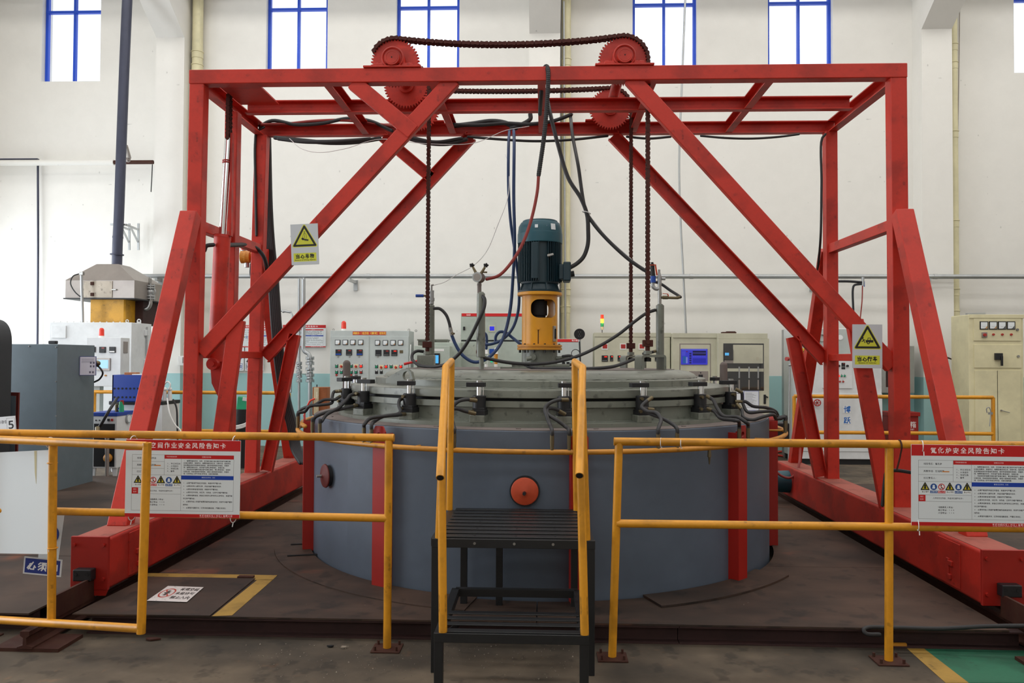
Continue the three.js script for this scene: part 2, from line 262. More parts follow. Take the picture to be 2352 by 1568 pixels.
// crane rails under the gantry
for (const [x, zf, word] of [[-2.625, -4.02, 'left'], [2.545, -3.95, 'right']]) {
  const r = thing('track_rail', word === 'left' ? 'rusty rail end sticking out under the red travelling beam beside the hatch' : 'rusty rail under the red travelling beam beside the green floor', 'rail', [x, 0, zf]);
  const prof = [[-0.04, 0], [0.04, 0], [0.04, 0.008], [0.01, 0.018], [0.008, 0.055], [0.024, 0.066], [0.024, 0.088], [-0.024, 0.088], [-0.024, 0.066], [-0.008, 0.055], [-0.01, 0.018], [-0.04, 0.008]];
  mb().plate(prof, 5.2, mat4(V(x, 0.018, zf - 5.2))).build('rail_bar', M.rust, r);
  mb().box(x, 0.009, zf - 0.12, 0.34, 0.018, 0.22).build('base_plate', M.rust, r);
  mb().box(x + (word === 'left' ? 0.02 : -0.03), 0.165, zf - 0.38, 0.016, 0.12, 0.42).build('stop_plate', M.rust, r);
}

// ---------- red travelling gantry ----------
const GZF = -5.93, GZM = -6.615, GZB = -7.3, GTOP = 3.65, BH = 0.106, GL = -2.6, GR = 2.565;
const SHL = -1.125, SHR = 0.587, SHY = 3.727;                   // sprocket shafts
const sprocketR = 0.179;
function sprocketShape(m, x, y, z, n = 46) {
  const p = []; for (let k = 0; k < n; k++) for (const [f, r] of [[0, sprocketR - 0.012], [0.3, sprocketR - 0.012], [0.52, sprocketR + 0.006], [0.66, sprocketR + 0.006]]) { const a = (k + f) / n * Math.PI * 2; p.push([Math.cos(a) * r, Math.sin(a) * r]); }
  return m.plate(p, 0.022, mat4(V(x, y, z - 0.011)));
}
{
  const g = thing('gantry', 'red welded travelling gantry frame straddling the furnace, with sprockets on its top beams', 'gantry', [0, 0.1, -6.6]);
  const R = M.red, r = 0.007, yb = GTOP - BH / 2, yBase = 0.455;
  // top frame
  mb().slab(-2.655, 2.62, GTOP - BH, GTOP, GZF - 0.045, GZF + 0.055, r).build('top_beam', R, g);
  mb().channel(V(-2.5, yb, GZM - 0.05), V(2.5, yb, GZM - 0.05), BH, 0.07, 0.009, V(0, 0, 1), Y1).build('top_beam', R, g);
  mb().channel(V(-2.65, yb, GZB - 0.05), V(2.62, yb, GZB - 0.05), BH, 0.07, 0.009, V(0, 0, 1), Y1).build('top_beam', R, g);
  mb().channel(V(GL - 0.05, yb, GZB), V(GL - 0.05, yb, GZF - 0.04), BH, 0.075, 0.009, V(1, 0, 0), Y1).build('side_beam', R, g);
  mb().channel(V(GR + 0.05, yb, GZB), V(GR + 0.05, yb, GZF - 0.04), BH, 0.075, 0.009, V(-1, 0, 0), Y1).build('side_beam', R, g);
  for (const x of [-1.63, -0.83, -0.02, 0.8, 1.66]) mb().channel(V(x + (x > 0 ? 0.03 : -0.03), yb, GZB), V(x + (x > 0 ? 0.03 : -0.03), yb, GZF - 0.03), BH * 0.94, 0.06, 0.008, V(x > 0 ? -1 : 1, 0, 0), Y1).build('cross_beam', R, g);
  mb().plate([[-2.52, -5.99], [-2.2, -5.99], [-2.2, -6.56], [-2.52, -6.56]].map(([x, z]) => [x, -z]), 0.012, new THREE.Matrix4().makeBasis(V(1, 0, 0), V(0, 0, -1), Y1).setPosition(0, GTOP - 0.05, 0)).build('corner_plate', R, g);
  const cp = mb().box(-2.32, GTOP - 0.02, -6.02, 0.15, 0.05, 0.03, 0.004).cyl(V(-2.37, GTOP - 0.015, -6.02), V(-2.37, GTOP - 0.015, -5.985), 0.026).build('pulley_bracket', R, g);
  // posts: left ones lean outwards a little
  const post = (x0, x1, z, w = 0.11) => mb().bar(V(x0, yBase - 0.02, z), V(x1, GTOP - BH + 0.004, z), w, 0.1, r, V(1, 0, 0)).build('post', R, g);
  post(-2.625, -2.597, GZF); post(-2.62, -2.6, GZM + 0.01, 0.106); post(-2.66, -2.6, GZB); post(2.573, 2.56, GZF, 0.118); post(2.57, 2.565, GZB, 0.104);
  // side struts between the posts
  for (const x of [-2.612, 2.567]) {
    mb().slab(x - 0.035, x + 0.035, 2.455, 2.535, GZB, GZF, 0.005).build('side_strut', R, g);
    mb().slab(x - 0.035, x + 0.035, 1.495, 1.555, GZB, GZF, 0.005).build('side_strut', R, g);
  }
  // braces of the front and back frames
  const B = (pa, da, pb, db, w, h) => mb().bar(at(...pa, da), at(...pb, db), w, h, r, V().crossVectors(at(...pb, db).sub(at(...pa, da)), Z1)).build('brace', R, g);
  const zf = -GZF, zb = -GZB;
  B([1042, 184], zf - 0.004, [462, 811], zf - 0.004, 0.115, 0.06); B([812, 190], zf - 0.012, [950, 305], zf - 0.012, 0.115, 0.06);
  B([1448, 180], zf - 0.004, [2050, 841], zf - 0.004, 0.115, 0.06);
  B([545, 735], zf + 0.004, [488, 1152], zf + 0.004, 0.12, 0.05); B([1962, 735], zf + 0.004, [2040, 1165], zf + 0.004, 0.12, 0.05);
  const C = (pa, pb, d, w) => { const p = at(...pa, d), q = at(...pb, d), dir = q.clone().sub(p).normalize(), up = V().crossVectors(Z1, dir); if (up.y < 0) up.negate(); return mb().channel(p.addScaledVector(Z1, -0.04), q.addScaledVector(Z1, -0.04), w, 0.06, 0.008, Z1.clone(), up).build('brace', R, g); };
  C([1082, 312], [606, 822], zb, 0.115); C([878, 312], [988, 405], zb, 0.105); C([1408, 310], [1898, 828], zb, 0.115);
  C([676, 768], [612, 1082], zb, 0.105); C([1822, 774], [1886, 1096], zb, 0.11);
  // raking outer legs
  for (const [x, dz] of [[-2.64, -4.96], [2.59, -4.97]]) mb().bar(V(x + (x < 0 ? 0.03 : -0.03), 2.56, GZF + 0.09), V(x, yBase - 0.02, dz), 0.125, 0.1, r, V(1, 0, 0)).build('raking_leg', R, g);
  for (const x of [-2.655, 2.58]) mb().bar(V(x + (x < 0 ? 0.03 : -0.02), 2.5, GZB - 0.09), V(x, yBase - 0.02, -8.4), 0.11, 0.09, r, V(1, 0, 0)).build('raking_leg', R, g);
  // end carriages
  for (const [x0, x1, z0, s] of [[-2.735, -2.52, -4.6, 1], [2.43, 2.66, -4.57, -1]]) {
    const cx = (x0 + x1) / 2, f = mb().slab(x0, x1, 0.148, 0.452, z0 - 3.96, z0 - 0.02, 0.022).build('end_carriage', M.redSide, g);
    mb().slab(x0 + 0.012, x1 - 0.012, 0.445, 0.4535, z0 - 3.95, z0 - 0.04, 0.003).build('dusty_top', M.redDusty, f).userData.label = 'dusty pinkish top face';
    const ep = mb().slab(x0 - 0.004, x1 + 0.004, 0.15, 0.458, z0 - 0.022, z0, 0.004);
    if (s > 0) ep.plate([[x0 - 0.004, 0.152], [x1 + 0.004, 0.152], [x1 - 0.01, 0.118], [x0 - 0.022, 0.118]], 0.008, mat4(V(0, 0, z0 - 0.01)));
    const e = ep.build('end_plate', M.redDeep, f);
    for (const bx of [x0 + 0.02, x1 - 0.022]) for (const by of [0.215, 0.41]) mb().cyl(V(bx, by, z0), V(bx, by, z0 + 0.014), 0.011, 0.011, 6).build('bolt', M.redDeep, f);
    const bf = mb().box(cx + s * -0.01, 0.248, z0 + 0.03, 0.105, 0.066, 0.06, 0.006).build('buffer', M.black, f);
    for (const bx of [-0.036, 0.03]) mb().cyl(V(cx + bx - s * 0.01, 0.255, z0 + 0.058), V(cx + bx - s * 0.01, 0.255, z0 + 0.062), 0.011).build('buffer_socket', M.dark, g);
    const xi = s > 0 ? x1 : x0, ac = mb().slab(xi - 0.006, xi + 0.006, 0.17, 0.43, z0 - 0.5, z0 - 0.24, 0.003).build('access_cover', M.redSide, f);
    mb().box(xi + s * 0.008, 0.27, z0 - 0.37, 0.014, 0.11, 0.03, 0.004).box(xi + s * 0.01, 0.3, z0 - 0.34, 0.016, 0.03, 0.05, 0.004).box(xi + s * 0.01, 0.22, z0 - 0.345, 0.016, 0.03, 0.03, 0.004).build('latch', M.redSide, f);
    for (const wz of [z0 - 0.45, z0 - 3.4]) mb().cyl(V(cx - 0.03, 0.19, wz), V(cx + 0.03, 0.19, wz), 0.084, 0.084, 28).build('track_wheel', M.rust, g);
  }
  // travel drive at the far end of the right carriage
  const dr = mb().cyl(V(2.43, 0.30, -8.1), V(2.25, 0.30, -8.1), 0.11, 0.1, 24).build('drive_motor', M.teal, g);
  mb().cyl(V(2.25, 0.3, -8.1), V(2.17, 0.3, -8.1), 0.1, 0.085, 24).build('fan_cowl', M.redSide, dr);
  // shafts, bearings, sprockets
  for (const [x, zs] of [[SHL, [-6.0, -6.5, -7.15]], [SHR, [-6.0, -7.15]]]) {
    mb().cyl(V(x, SHY, -5.9), V(x, SHY, -7.3), 0.042, 0.042, 24).build('shaft', M.redSide, g);
    for (const z of zs) { const s = sprocketShape(mb(), x, SHY, z).build('sprocket', M.red, g); mb().cyl(V(x, SHY, z - 0.04), V(x, SHY, z + 0.04), 0.066, 0.066, 28).build('hub', M.red, s); }
    for (const z of [GZF + 0.005, GZB]) {
      mb().box(x, GTOP + 0.007, z + 0.005, 0.43, 0.014, 0.12, 0.003).build('bearing_plate', M.red, g);
      const b = mb().slab(x - 0.145, x + 0.145, GTOP + 0.014, GTOP + 0.04, z - 0.035, z + 0.04, 0.006).slab(x - 0.085, x + 0.085, GTOP + 0.014, GTOP + 0.1, z - 0.03, z + 0.035, 0.006).cyl(V(x, SHY, z - 0.035), V(x, SHY, z + 0.04), 0.086, 0.086, 36).ring(V(x, SHY, z + 0.042), Z1, 0.076, 0.008, 40).build('pillow_block', M.red, g);
      mb().cyl(V(x, SHY - 0.008, z + 0.03), V(x, SHY - 0.008, z + 0.075), 0.058, 0.055, 32).ring(V(x, SHY - 0.008, z + 0.074), Z1, 0.043, 0.0025, 36).build('bearing_cap', M.red, b);
      mb().cyl(V(x, SHY - 0.008, z + 0.072), V(x, SHY - 0.008, z + 0.0765), 0.005, 0.005, 10).build('centre_hole', M.dark, b);
      for (const s of [-1, 1]) mb().cyl(V(x + s * 0.115, GTOP + 0.04, z), V(x + s * 0.115, GTOP + 0.054, z), 0.013, 0.013, 6).build('bolt', M.red, b);
    }
  }
}
// ---------- chains ----------
function chainAlong(path, closedEnd, w = 0.036, h = 0.043, pitch = 0.034) {   // links stood along a curve of points lying in a plane of constant z
  const L = path.getLength(), n = Math.round(L / pitch), m = mb(), pr = [], R = h / 2;
  for (const [c, a0] of [[pitch / 2, -1], [-pitch / 2, 1]]) { for (let k = 0; k <= 6; k++) { const a = (c > 0 ? 0 : Math.PI) - 1.15 + 2.3 * k / 6; pr.push([c + Math.cos(a) * R, Math.sin(a) * R]); } pr.push([0, c > 0 ? R * 0.6 : -R * 0.6]); }
  const s = new THREE.Shape(pr.map((p) => new THREE.Vector2(...p))), plate = new THREE.ExtrudeGeometry(s, { depth: 0.006, bevelEnabled: false, curveSegments: 1 });
  const roll = new THREE.CylinderGeometry(h * 0.33, h * 0.33, w, 8); roll.rotateX(Math.PI / 2);
  for (let i = 0; i < n; i++) {
    const p = path.getPointAt((i + 0.5) / n), t = path.getTangentAt((i + 0.5) / n), a = Math.atan2(t.y, t.x);
    for (const z of i % 2 ? [w / 2, -w / 2 - 0.006, -0.003] : [w / 2 - 0.0065, -w / 2 + 0.0005, 0.0035, -0.0095]) m.add(plate.clone(), mat4(V(p.x, p.y, p.z + z), 0, 0, a));
    m.add(roll.clone(), mat4(path.getPointAt(i / n)));
  }
  return m;
}
const arcPts = (cx, cy, z, r, a0, a1, n = 12) => Array.from({ length: n + 1 }, (_, k) => { const a = a0 + (a1 - a0) * k / n; return V(cx + Math.cos(a) * r, cy + Math.sin(a) * r, z); });
const LIDTOP = 1.425;
const CR = sprocketR + 0.006, D2R = Math.PI / 180;
const lc = (pts) => new THREE.CatmullRomCurve3(pts, false, 'centripetal');
{
  const drop = (x, z, y0, y1) => Array.from({ length: 9 }, (_, k) => V(x, y0 + (y1 - y0) * k / 8, z));
  const sag = (a, b, d) => Array.from({ length: 8 }, (_, k) => { const t = (k + 1) / 9; return V(a.x + (b.x - a.x) * t, a.y + (b.y - a.y) * t - d * 4 * t * (1 - t), a.z); });
  const lA = arcPts(SHL, SHY, -6.0, CR, 150 * D2R, 82 * D2R), rA = arcPts(SHR, SHY, -6.0, CR, 98 * D2R, 0);
  tag(chainAlong(lc([...lA, ...sag(lA[lA.length - 1], rA[0], 0.05), ...rA, ...drop(SHR + CR, -6.0, SHY - 0.1, 1.63)]), 0, 0.058, 0.0335).build('lifting_chain', M.chain), 'thick rusty roller chain sagging between the two big upper sprockets and dropping to the lid', 'chain');
  const lB = arcPts(SHL, SHY, -7.15, CR, 95 * D2R, 88 * D2R, 3), rB = arcPts(SHR, SHY, -7.15, CR, 95 * D2R, 0);
  tag(chainAlong(lc([...lB, ...sag(lB[3], rB[0], 0.02), ...rB, ...drop(SHR + CR, -7.15, SHY - 0.1, 1.63)]), 0, 0.055, 0.0335).build('lifting_chain', M.chain), 'thinner rusty roller chain over the far sprockets, hanging behind the thick chain', 'chain');
  const lC = arcPts(SHL, SHY, -6.5, CR, 120 * D2R, 0);
  tag(chainAlong(lc([...lC, ...drop(SHL + CR, -6.5, SHY - 0.1, 1.66)]), 0, 0.044, 0.0335).build('lifting_chain', M.chain), 'rusty roller chain hanging alone above the square block of the lid', 'chain');
  tag(chainAlong(lc(drop(-2.475, -6.2, GTOP - 0.1, 3.22)), 0, 0.06, 0.0335).build('cylinder_chain', M.chain), 'short rusty double chain above the chrome cylinder rod', 'chain');
  // lifting cylinder
  const c = thing('hydraulic_cylinder', 'upright red hydraulic cylinder with long chrome rod inside the gantry side frame', 'cylinder', [-2.5, 1.0, -6.2]);
  const ax = (x, y) => V(x, y, -6.2);
  mb().cyl(ax(-2.555, 1.47), ax(-2.517, 2.44), 0.063, 0.062, 32).build('barrel', M.red, c);
  mb().cyl(ax(-2.517, 2.44), ax(-2.516, 2.462), 0.064, 0.06, 32).build('gland', M.redSide, c);
  mb().cyl(ax(-2.516, 2.46), ax(-2.478, 3.22), 0.028, 0.028, 24).build('rod', M.chrome, c);
  mb().ring(ax(-2.487, 3.03), Y1, 0.031, 0.006, 24).ring(ax(-2.487, 3.045), Y1, 0.031, 0.005, 24).build('rod_collar', M.redSide, c);
  mb().slab(-2.455, -2.44, 2.45, 3.26, -6.22, -6.18).build('guide_strip', M.redSide, c);
  mb().plate([[-2.59, 1.47], [-2.44, 1.47], [-2.44, 1.15], [-2.5, 1.15], [-2.575, 1.3]], 0.03, mat4(V(0, 0, -6.2))).build('clevis_plate', M.redSide, c);
  mb().cyl(V(-2.55, 1.45, -6.16), V(-2.55, 1.45, -6.11), 0.045, 0.045, 24).cyl(V(-2.55, 1.45, -6.11), V(-2.55, 1.45, -6.1), 0.02, 0.02, 16).build('pivot_pin', M.redSide, c);
}

// ---------- pit furnace body ----------
const pol = (deg, r, y) => V(FC.x + Math.sin(deg * D2R) * r, y, FC.z + Math.cos(deg * D2R) * r);    // 0 degrees faces the camera side
const facing = (deg, r, y) => new THREE.Matrix4().makeRotationY(deg * D2R).setPosition(pol(deg, r, y));
const SHELLTOP = 1.08;
const furnace = thing('furnace', 'big round blue-grey pit furnace shell with red ribs in the middle of the deck', 'furnace', [FC.x, 0, FC.z]);
{
  mb().lathe([[FR - 0.3, 0], [FR, 0], [FR, SHELLTOP - 0.008], [FR - 0.006, SHELLTOP], [1.3, SHELLTOP]], FC.x, 0, FC.z, 128).build('shell', M.shell, furnace);
  mb().lathe([[1.2, SHELLTOP + 0.001], [FR - 0.012, SHELLTOP + 0.001], [FR - 0.012, SHELLTOP + 0.004], [1.2, SHELLTOP + 0.004]], FC.x, 0, FC.z, 128).build('top_plate', M.lidDusty, furnace);
  mb().lathe([[1.45, SHELLTOP + 0.004], [1.57, SHELLTOP + 0.004], [1.57, 1.108], [1.45, 1.112]], FC.x, 0, FC.z, 128).build('lip_ring', M.lid, furnace);
  mb().lathe([[1.2, 1.1], [1.452, 1.1], [1.452, 1.2], [1.478, 1.2], [1.478, 1.238], [1.2, 1.238]].map((p) => p), FC.x, 0, FC.z, 128).build('seal_flange', M.lid, furnace);
  const weld = (R, y, n, k) => { const p = []; for (let i = 0; i <= n; i++) { const a = i / n * Math.PI * 2; p.push(V(FC.x + Math.sin(a) * R, y + (vn(i / n, k, 300, 3) - 0.5) * 0.006, FC.z + Math.cos(a) * R)); } return mb().tube(p, 0.0035, 5, 400); };
  weld(1.454, 1.198, 300, 0.2).build('weld_seam', M.lid, furnace); weld(1.46, 1.112, 300, 0.6).build('weld_seam', M.lid, furnace);
  for (const a of [-71, -32.3, 7.6, 45.2, 83]) {                   // ribs with lifting eyes
    const m = facing(a, FR, 0), rib = mb().plate([[-0.05, 0.1], [0.05, 0.1], [0.05, 1.05], [0.03, 1.085], [-0.03, 1.085], [-0.05, 1.05]], 0.012, m.clone().multiply(mat4(V(0, 0, 0.062))), [[0, 1.03, 0.017]]).build('rib', M.redDeep, furnace);
    const fl = mb(); for (const x of [-0.044, 0.044]) fl.add(new THREE.BoxGeometry(0.01, 0.94, 0.066), m.clone().multiply(mat4(V(x, 0.57, 0.03)))); fl.build('rib_flange', M.redDeep, rib);
  }
  for (const [a, y, fresh] of [[-54, 0.705, 0], [-2.4, 0.735, 1]]) {   // blanked thermocouple ports
    const m = facing(a, FR, y), p = mb().add(new THREE.CylinderGeometry(fresh ? 0.088 : 0.07, fresh ? 0.088 : 0.07, 0.03, 36), m.clone().multiply(mat4(V(0, 0, 0.012), Math.PI / 2))).build('port_rim', M.black, furnace);
    mb().add(new THREE.LatheGeometry([[0, 0.028], [0.018, 0.024], [0.05, 0.014], [0.076, 0.01], [0.08, 0.004], [0.08, 0], [0, 0]].map((q) => new THREE.Vector2(...q)), 36), m.clone().multiply(mat4(V(0, 0, 0.026), Math.PI / 2))).build('port_cover', fresh ? M.orangeRed : M.flange, p);
    mb().add(new THREE.CylinderGeometry(0.009, 0.012, 0.05, 12), m.clone().multiply(mat4(V(fresh ? 0 : -0.01, fresh ? -0.006 : 0, 0.06), Math.PI / 2))).build('stud', fresh ? M.black : M.steel, p);
    if (fresh) { const ch = []; for (let i = 0; i < 9; i++) { const t = i / 8 * Math.PI * 2; ch.push([Math.cos(t) * 0.03 * (0.7 + 0.4 * rnd()), 0.034 + Math.sin(t) * 0.016 * (0.7 + 0.5 * rnd())]); } mb().plate(ch, 0.003, m.clone().multiply(mat4(V(0, 0, 0.0365)))).build('chipped_patch', M.rubbish, p); }
  }
  for (const a of [-62, -41, -22, -4, 12, 33, 52]) mb().add(new THREE.BoxGeometry(0.03, 0.006, 0.012), facing(a, 1.66, SHELLTOP + 0.006)).build('clip', M.lidDusty, furnace);
  for (const [x0, y0, x1, y1] of [[668, 1250, 720, 1248], [660, 1276, 730, 1273]]) mb().bar(on(x0, y0, DECK + 0.01), on(x1, y1, DECK + 0.01), 0.02, 0.01).build('floor_strip', M.dark, furnace);
}
// ---------- lid ----------
const lid = thing('pit_furnace_cover', 'heavy round grey stepped furnace lid with domed top and welded seams', 'lid', [FC.x, 1.24, FC.z]);
{
  const L = (prof, name, mat, n = 128) => mb().lathe(prof, FC.x, 0, FC.z, n).build(name, mat, lid);
  L([[1.2, 1.238], [1.43, 1.238], [1.43, 1.258], [1.2, 1.258]], 'gasket', M.dark);
  L([[1.2, 1.256], [1.474, 1.256], [1.478, 1.26], [1.478, 1.3], [1.474, 1.306], [1.25, 1.312]], 'lower_flange', M.lid);
  L([[1.0, 1.3], [1.292, 1.3], [1.292, 1.356], [1.286, 1.362], [1.1, 1.366]], 'upper_ring', M.lid);
  L([[1.226, 1.362], [1.222, 1.376], [1.205, 1.393], [1.17, 1.408], [1.12, 1.418], [1.05, 1.424], [0.9, 1.426], [0, 1.426]], 'dome', M.lid);
  L([[0.5, 1.4262], [1.06, 1.4245], [1.06, 1.4255], [0.5, 1.4275]], 'dusty_crown', M.lidDusty);
  const weld = (R, y, k) => { const p = []; for (let i = 0; i <= 300; i++) { const a = i / 300 * Math.PI * 2; p.push(V(FC.x + Math.sin(a) * R, y + (vn(i / 300, k, 300, 3) - 0.5) * 0.006, FC.z + Math.cos(a) * R)); } mb().tube(p, 0.004, 5, 400).build('weld_seam', M.lid, lid); };
  weld(1.297, 1.312, 0.3); weld(1.228, 1.366, 0.7);
  // lifting lugs on the ring and upright bollards
  mb().plate([[-0.13, 0], [0.1, 0], [0.1, 0.03], [0.085, 0.075], [0.05, 0.1], [0.01, 0.095], [-0.13, 0.03]], 0.024, new THREE.Matrix4().makeRotationY(-30 * D2R).setPosition(at(926, 880, 5.3)), [[0.045, 0.05, 0.03]]).build('lifting_lug', M.lid, lid);
  for (const [px, d] of [[796, 6.35], [1662, 6.5]]) { const p = at(px, 880, d); mb().cyl(V(p.x, 1.2, p.z), V(p.x, 1.455, p.z), 0.03, 0.03, 20).ball(V(p.x, 1.455, p.z), 0.03, 20).build('bollard', M.lidDusty, lid); }
  // square block for the single chain
  const bz = -6.5, bx = SHL + CR;
  mb().slab(bx - 0.075, bx + 0.06, 1.42, 1.527, bz - 0.06, bz + 0.06, 0.006).build('chain_block', M.lid, lid);
  const forks = [[SHR + CR, -6.0], [SHR + CR, -7.15]];
  for (const [x, z] of forks) {                                   // bridge brackets of the other two chains
    const s = new THREE.Shape(); s.moveTo(-0.1, 0); s.lineTo(-0.1, 0.085); s.quadraticCurveTo(-0.1, 0.11, -0.075, 0.11); s.lineTo(0.075, 0.11); s.quadraticCurveTo(0.1, 0.11, 0.1, 0.085); s.lineTo(0.1, 0); s.lineTo(0.082, 0); s.lineTo(0.082, 0.092); s.lineTo(-0.082, 0.092); s.lineTo(-0.082, 0); s.closePath();
    mb().add(new THREE.ExtrudeGeometry(s, { depth: 0.12, bevelEnabled: false }), mat4(V(x, LIDTOP, z - 0.06), 0, 0.35, 0)).build('chain_bracket', M.lid, lid);
  }
  for (const [x, y, z] of [[bx, 1.527, bz], [forks[0][0], LIDTOP + 0.11, -6.0], [forks[1][0], LIDTOP + 0.11, -7.15]]) {
    const p = (h) => V(x, y + h, z);
    mb().cyl(p(-0.04), p(0.075), 0.017).build('screw_rod', M.chain, lid); mb().cyl(p(0.004), p(0.03), 0.033, 0.033, 6).build('hex_nut', M.lid, lid); mb().box(x, y + 0.085, z, 0.075, 0.05, 0.05, 0.004).build('chain_socket', M.chain, lid);
    if (x > 0) mb().cyl(p(-0.05), p(-0.022), 0.028, 0.028, 6).build('hex_nut', M.black, lid);
  }
  // fan seat
  const C = V(FC.x, 0, FC.z - 0.02), R = (pts, name, mat) => mb().lathe(pts, C.x, 0, C.z, 56).build(name, mat, lid);
  mb().slab(C.x - 0.3, C.x + 0.33, 1.424, 1.44, C.z - 0.32, C.z + 0.3, 0.004).build('seat_plate', M.lid, lid);
  mb().slab(C.x - 0.215, C.x + 0.235, 1.44, 1.462, C.z - 0.22, C.z + 0.22, 0.004).build('seat_plate', M.lid, lid);
  for (const x of [0.19, 0.225]) mb().cyl(V(C.x + x, 1.46, C.z + 0.1), V(C.x + x, 1.478, C.z + 0.1), 0.014, 0.014, 6).build('bolt', M.black, lid);
  R([[0, 1.455], [0.143, 1.455], [0.143, 1.572], [0, 1.572]], 'fan_stub', M.lid);
  mb().cyl(V(C.x - 0.05, 1.515, C.z + 0.12), V(C.x - 0.05, 1.515, C.z + 0.2), 0.024).cyl(V(C.x - 0.06, 1.508, C.z + 0.2), V(C.x - 0.1, 1.498, C.z + 0.2), 0.016).build('water_spigot', M.lid, lid);
  mb().cyl(V(C.x + 0.13, 1.508, C.z + 0.05), V(C.x + 0.23, 1.51, C.z + 0.06), 0.015).build('water_spigot', M.lid, lid);
}
// ---------- fan motor on its yellow lantern ----------
{
  const C = V(FC.x, 0, FC.z - 0.02), t = thing('fan_motor', 'dark teal electric motor on a bright yellow lantern stand, centre of the lid', 'motor', [C.x, 1.572, C.z]);
  const R = (pts, name, mat, p = t) => mb().lathe(pts, C.x, 0, C.z, 56).build(name, mat, p);
  R([[0, 1.572], [0.178, 1.572], [0.18, 1.576], [0.18, 1.59], [0.172, 1.592], [0.172, 1.596], [0.18, 1.598], [0.18, 1.611], [0.176, 1.614], [0, 1.614]], 'lower_flange', M.orange);
  for (let k = 0; k < 12; k++) { const a = (k + 0.5) / 12 * Math.PI * 2; mb().cyl(V(C.x + Math.sin(a) * 0.163, 1.55, C.z + Math.cos(a) * 0.163), V(C.x + Math.sin(a) * 0.163, 1.622, C.z + Math.cos(a) * 0.163), 0.009, 0.009, 6).build('bolt', M.black, t); }
  const ev = new Evaluator(); ev.attributes = ['position', 'normal', 'uv'];
  const prof = [[0.136, 1.61], [0.143, 1.61], [0.143, 2.012], [0.136, 2.012], [0.136, 1.61]].map((p) => new THREE.Vector2(...p));
  const b = new Brush(new THREE.LatheGeometry(prof, 72)); b.position.set(C.x, 0, C.z); b.updateMatrixWorld();
  const cut = new Brush(new RoundedBoxGeometry(0.205, 0.145, 0.8, 4, 0.055)); cut.rotation.y = 17 * D2R; cut.position.set(C.x, 1.898, C.z); cut.updateMatrixWorld();
  const res = ev.evaluate(b, cut, SUBTRACTION); res.geometry.applyMatrix4(res.matrixWorld);
  mb().add(res.geometry).build('lantern', M.yellowMotor, t);
  mb().cyl(V(C.x, 1.615, C.z), V(C.x, 2.05, C.z), 0.03).cyl(V(C.x - 0.012, 1.85, C.z), V(C.x - 0.012, 1.965, C.z), 0.072, 0.072, 24).cyl(V(C.x - 0.012, 1.83, C.z), V(C.x - 0.012, 1.848, C.z), 0.06, 0.06, 24).cyl(V(C.x - 0.012, 1.968, C.z), V(C.x - 0.012, 2.0, C.z), 0.05, 0.05, 24).build('shaft_coupling', M.dark, t);
  mb().cyl(V(C.x - 0.01, 1.742, C.z + 0.13), V(C.x - 0.01, 1.742, C.z + 0.155), 0.012, 0.012, 16).build('plug', M.yellowMotor, t);
  mb().slab(C.x - 0.014, C.x - 0.006, 1.62, 1.735, C.z + 0.142, C.z + 0.1435).build('rust_streak', M.rust, t);
  const gl = mb().box(C.x + 0.116, 1.7, C.z + 0.09, 0.03, 0.125, 0.02, 0.005, [0, 52 * D2R, 0]).build('sight_glass', M.steel, t); mb().box(C.x + 0.123, 1.7, C.z + 0.096, 0.012, 0.08, 0.02, 0.004, [0, 52 * D2R, 0]).build('glass_slot', M.dark, gl);
  R([[0, 2.006], [0.176, 2.006], [0.18, 2.01], [0.18, 2.028], [0.176, 2.032], [0, 2.032]], 'upper_flange', M.yellowMotor);
  R([[0, 2.03], [0.172, 2.03], [0.174, 2.046], [0.16, 2.05], [0.14, 2.1], [0.15, 2.11], [0, 2.11]], 'motor_foot_flange', M.tealDark);
  for (let k = 0; k < 8; k++) { const a = (k + 0.5) / 8 * Math.PI * 2; mb().plate([[0.135, 2.045], [0.17, 2.045], [0.15, 2.105], [0.135, 2.105]], 0.012, new THREE.Matrix4().makeRotationY(a).setPosition(C.x, 0, C.z)).build('gusset', M.tealDark, t); }
  R([[0, 2.1], [0.15, 2.1], [0.154, 2.11], [0.154, 2.435], [0, 2.435]], 'motor_body', M.tealDark);
  for (let k = 0; k < 56; k++) { const a = k / 56 * Math.PI * 2, w = ((a * 180 / Math.PI) % 90); if (k % 14 < 3) continue; mb().add(new THREE.BoxGeometry(0.0045, 0.315, 0.03), new THREE.Matrix4().makeRotationY(a + 0.06).multiply(mat4(V(0, 2.272, 0.163))).premultiply(new THREE.Matrix4().makeTranslation(C.x, 0, C.z))).build('cooling_fin', M.tealDark, t); }
  for (let k = 0; k < 4; k++) mb().add(new RoundedBoxGeometry(0.055, 0.29, 0.03, 2, 0.008), new THREE.Matrix4().makeTranslation(C.x, 0, C.z).multiply(new THREE.Matrix4().makeRotationY(k * Math.PI / 2 + 0.18 - 0.4)).multiply(mat4(V(0, 2.275, 0.163)))).build('flat_rib', M.tealDark, t);
  R([[0.165, 2.425], [0.178, 2.425], [0.181, 2.43], [0.181, 2.5], [0.178, 2.506], [0.178, 2.512], [0.176, 2.53], [0.172, 2.56], [0.155, 2.59], [0.14, 2.6], [0.14, 2.607], [0, 2.607]], 'fan_cover', M.teal);
  R([[0, 2.606], [0.135, 2.606], [0.13, 2.612], [0, 2.612]], 'cover_grille', M.steel);
  const tb = mb().slab(C.x + 0.15, C.x + 0.19, 2.13, 2.25, C.z - 0.03, C.z + 0.12, 0.008).slab(C.x + 0.185, C.x + 0.245, 2.115, 2.268, C.z - 0.05, C.z + 0.14, 0.012).build('terminal_box', M.tealDark, t);
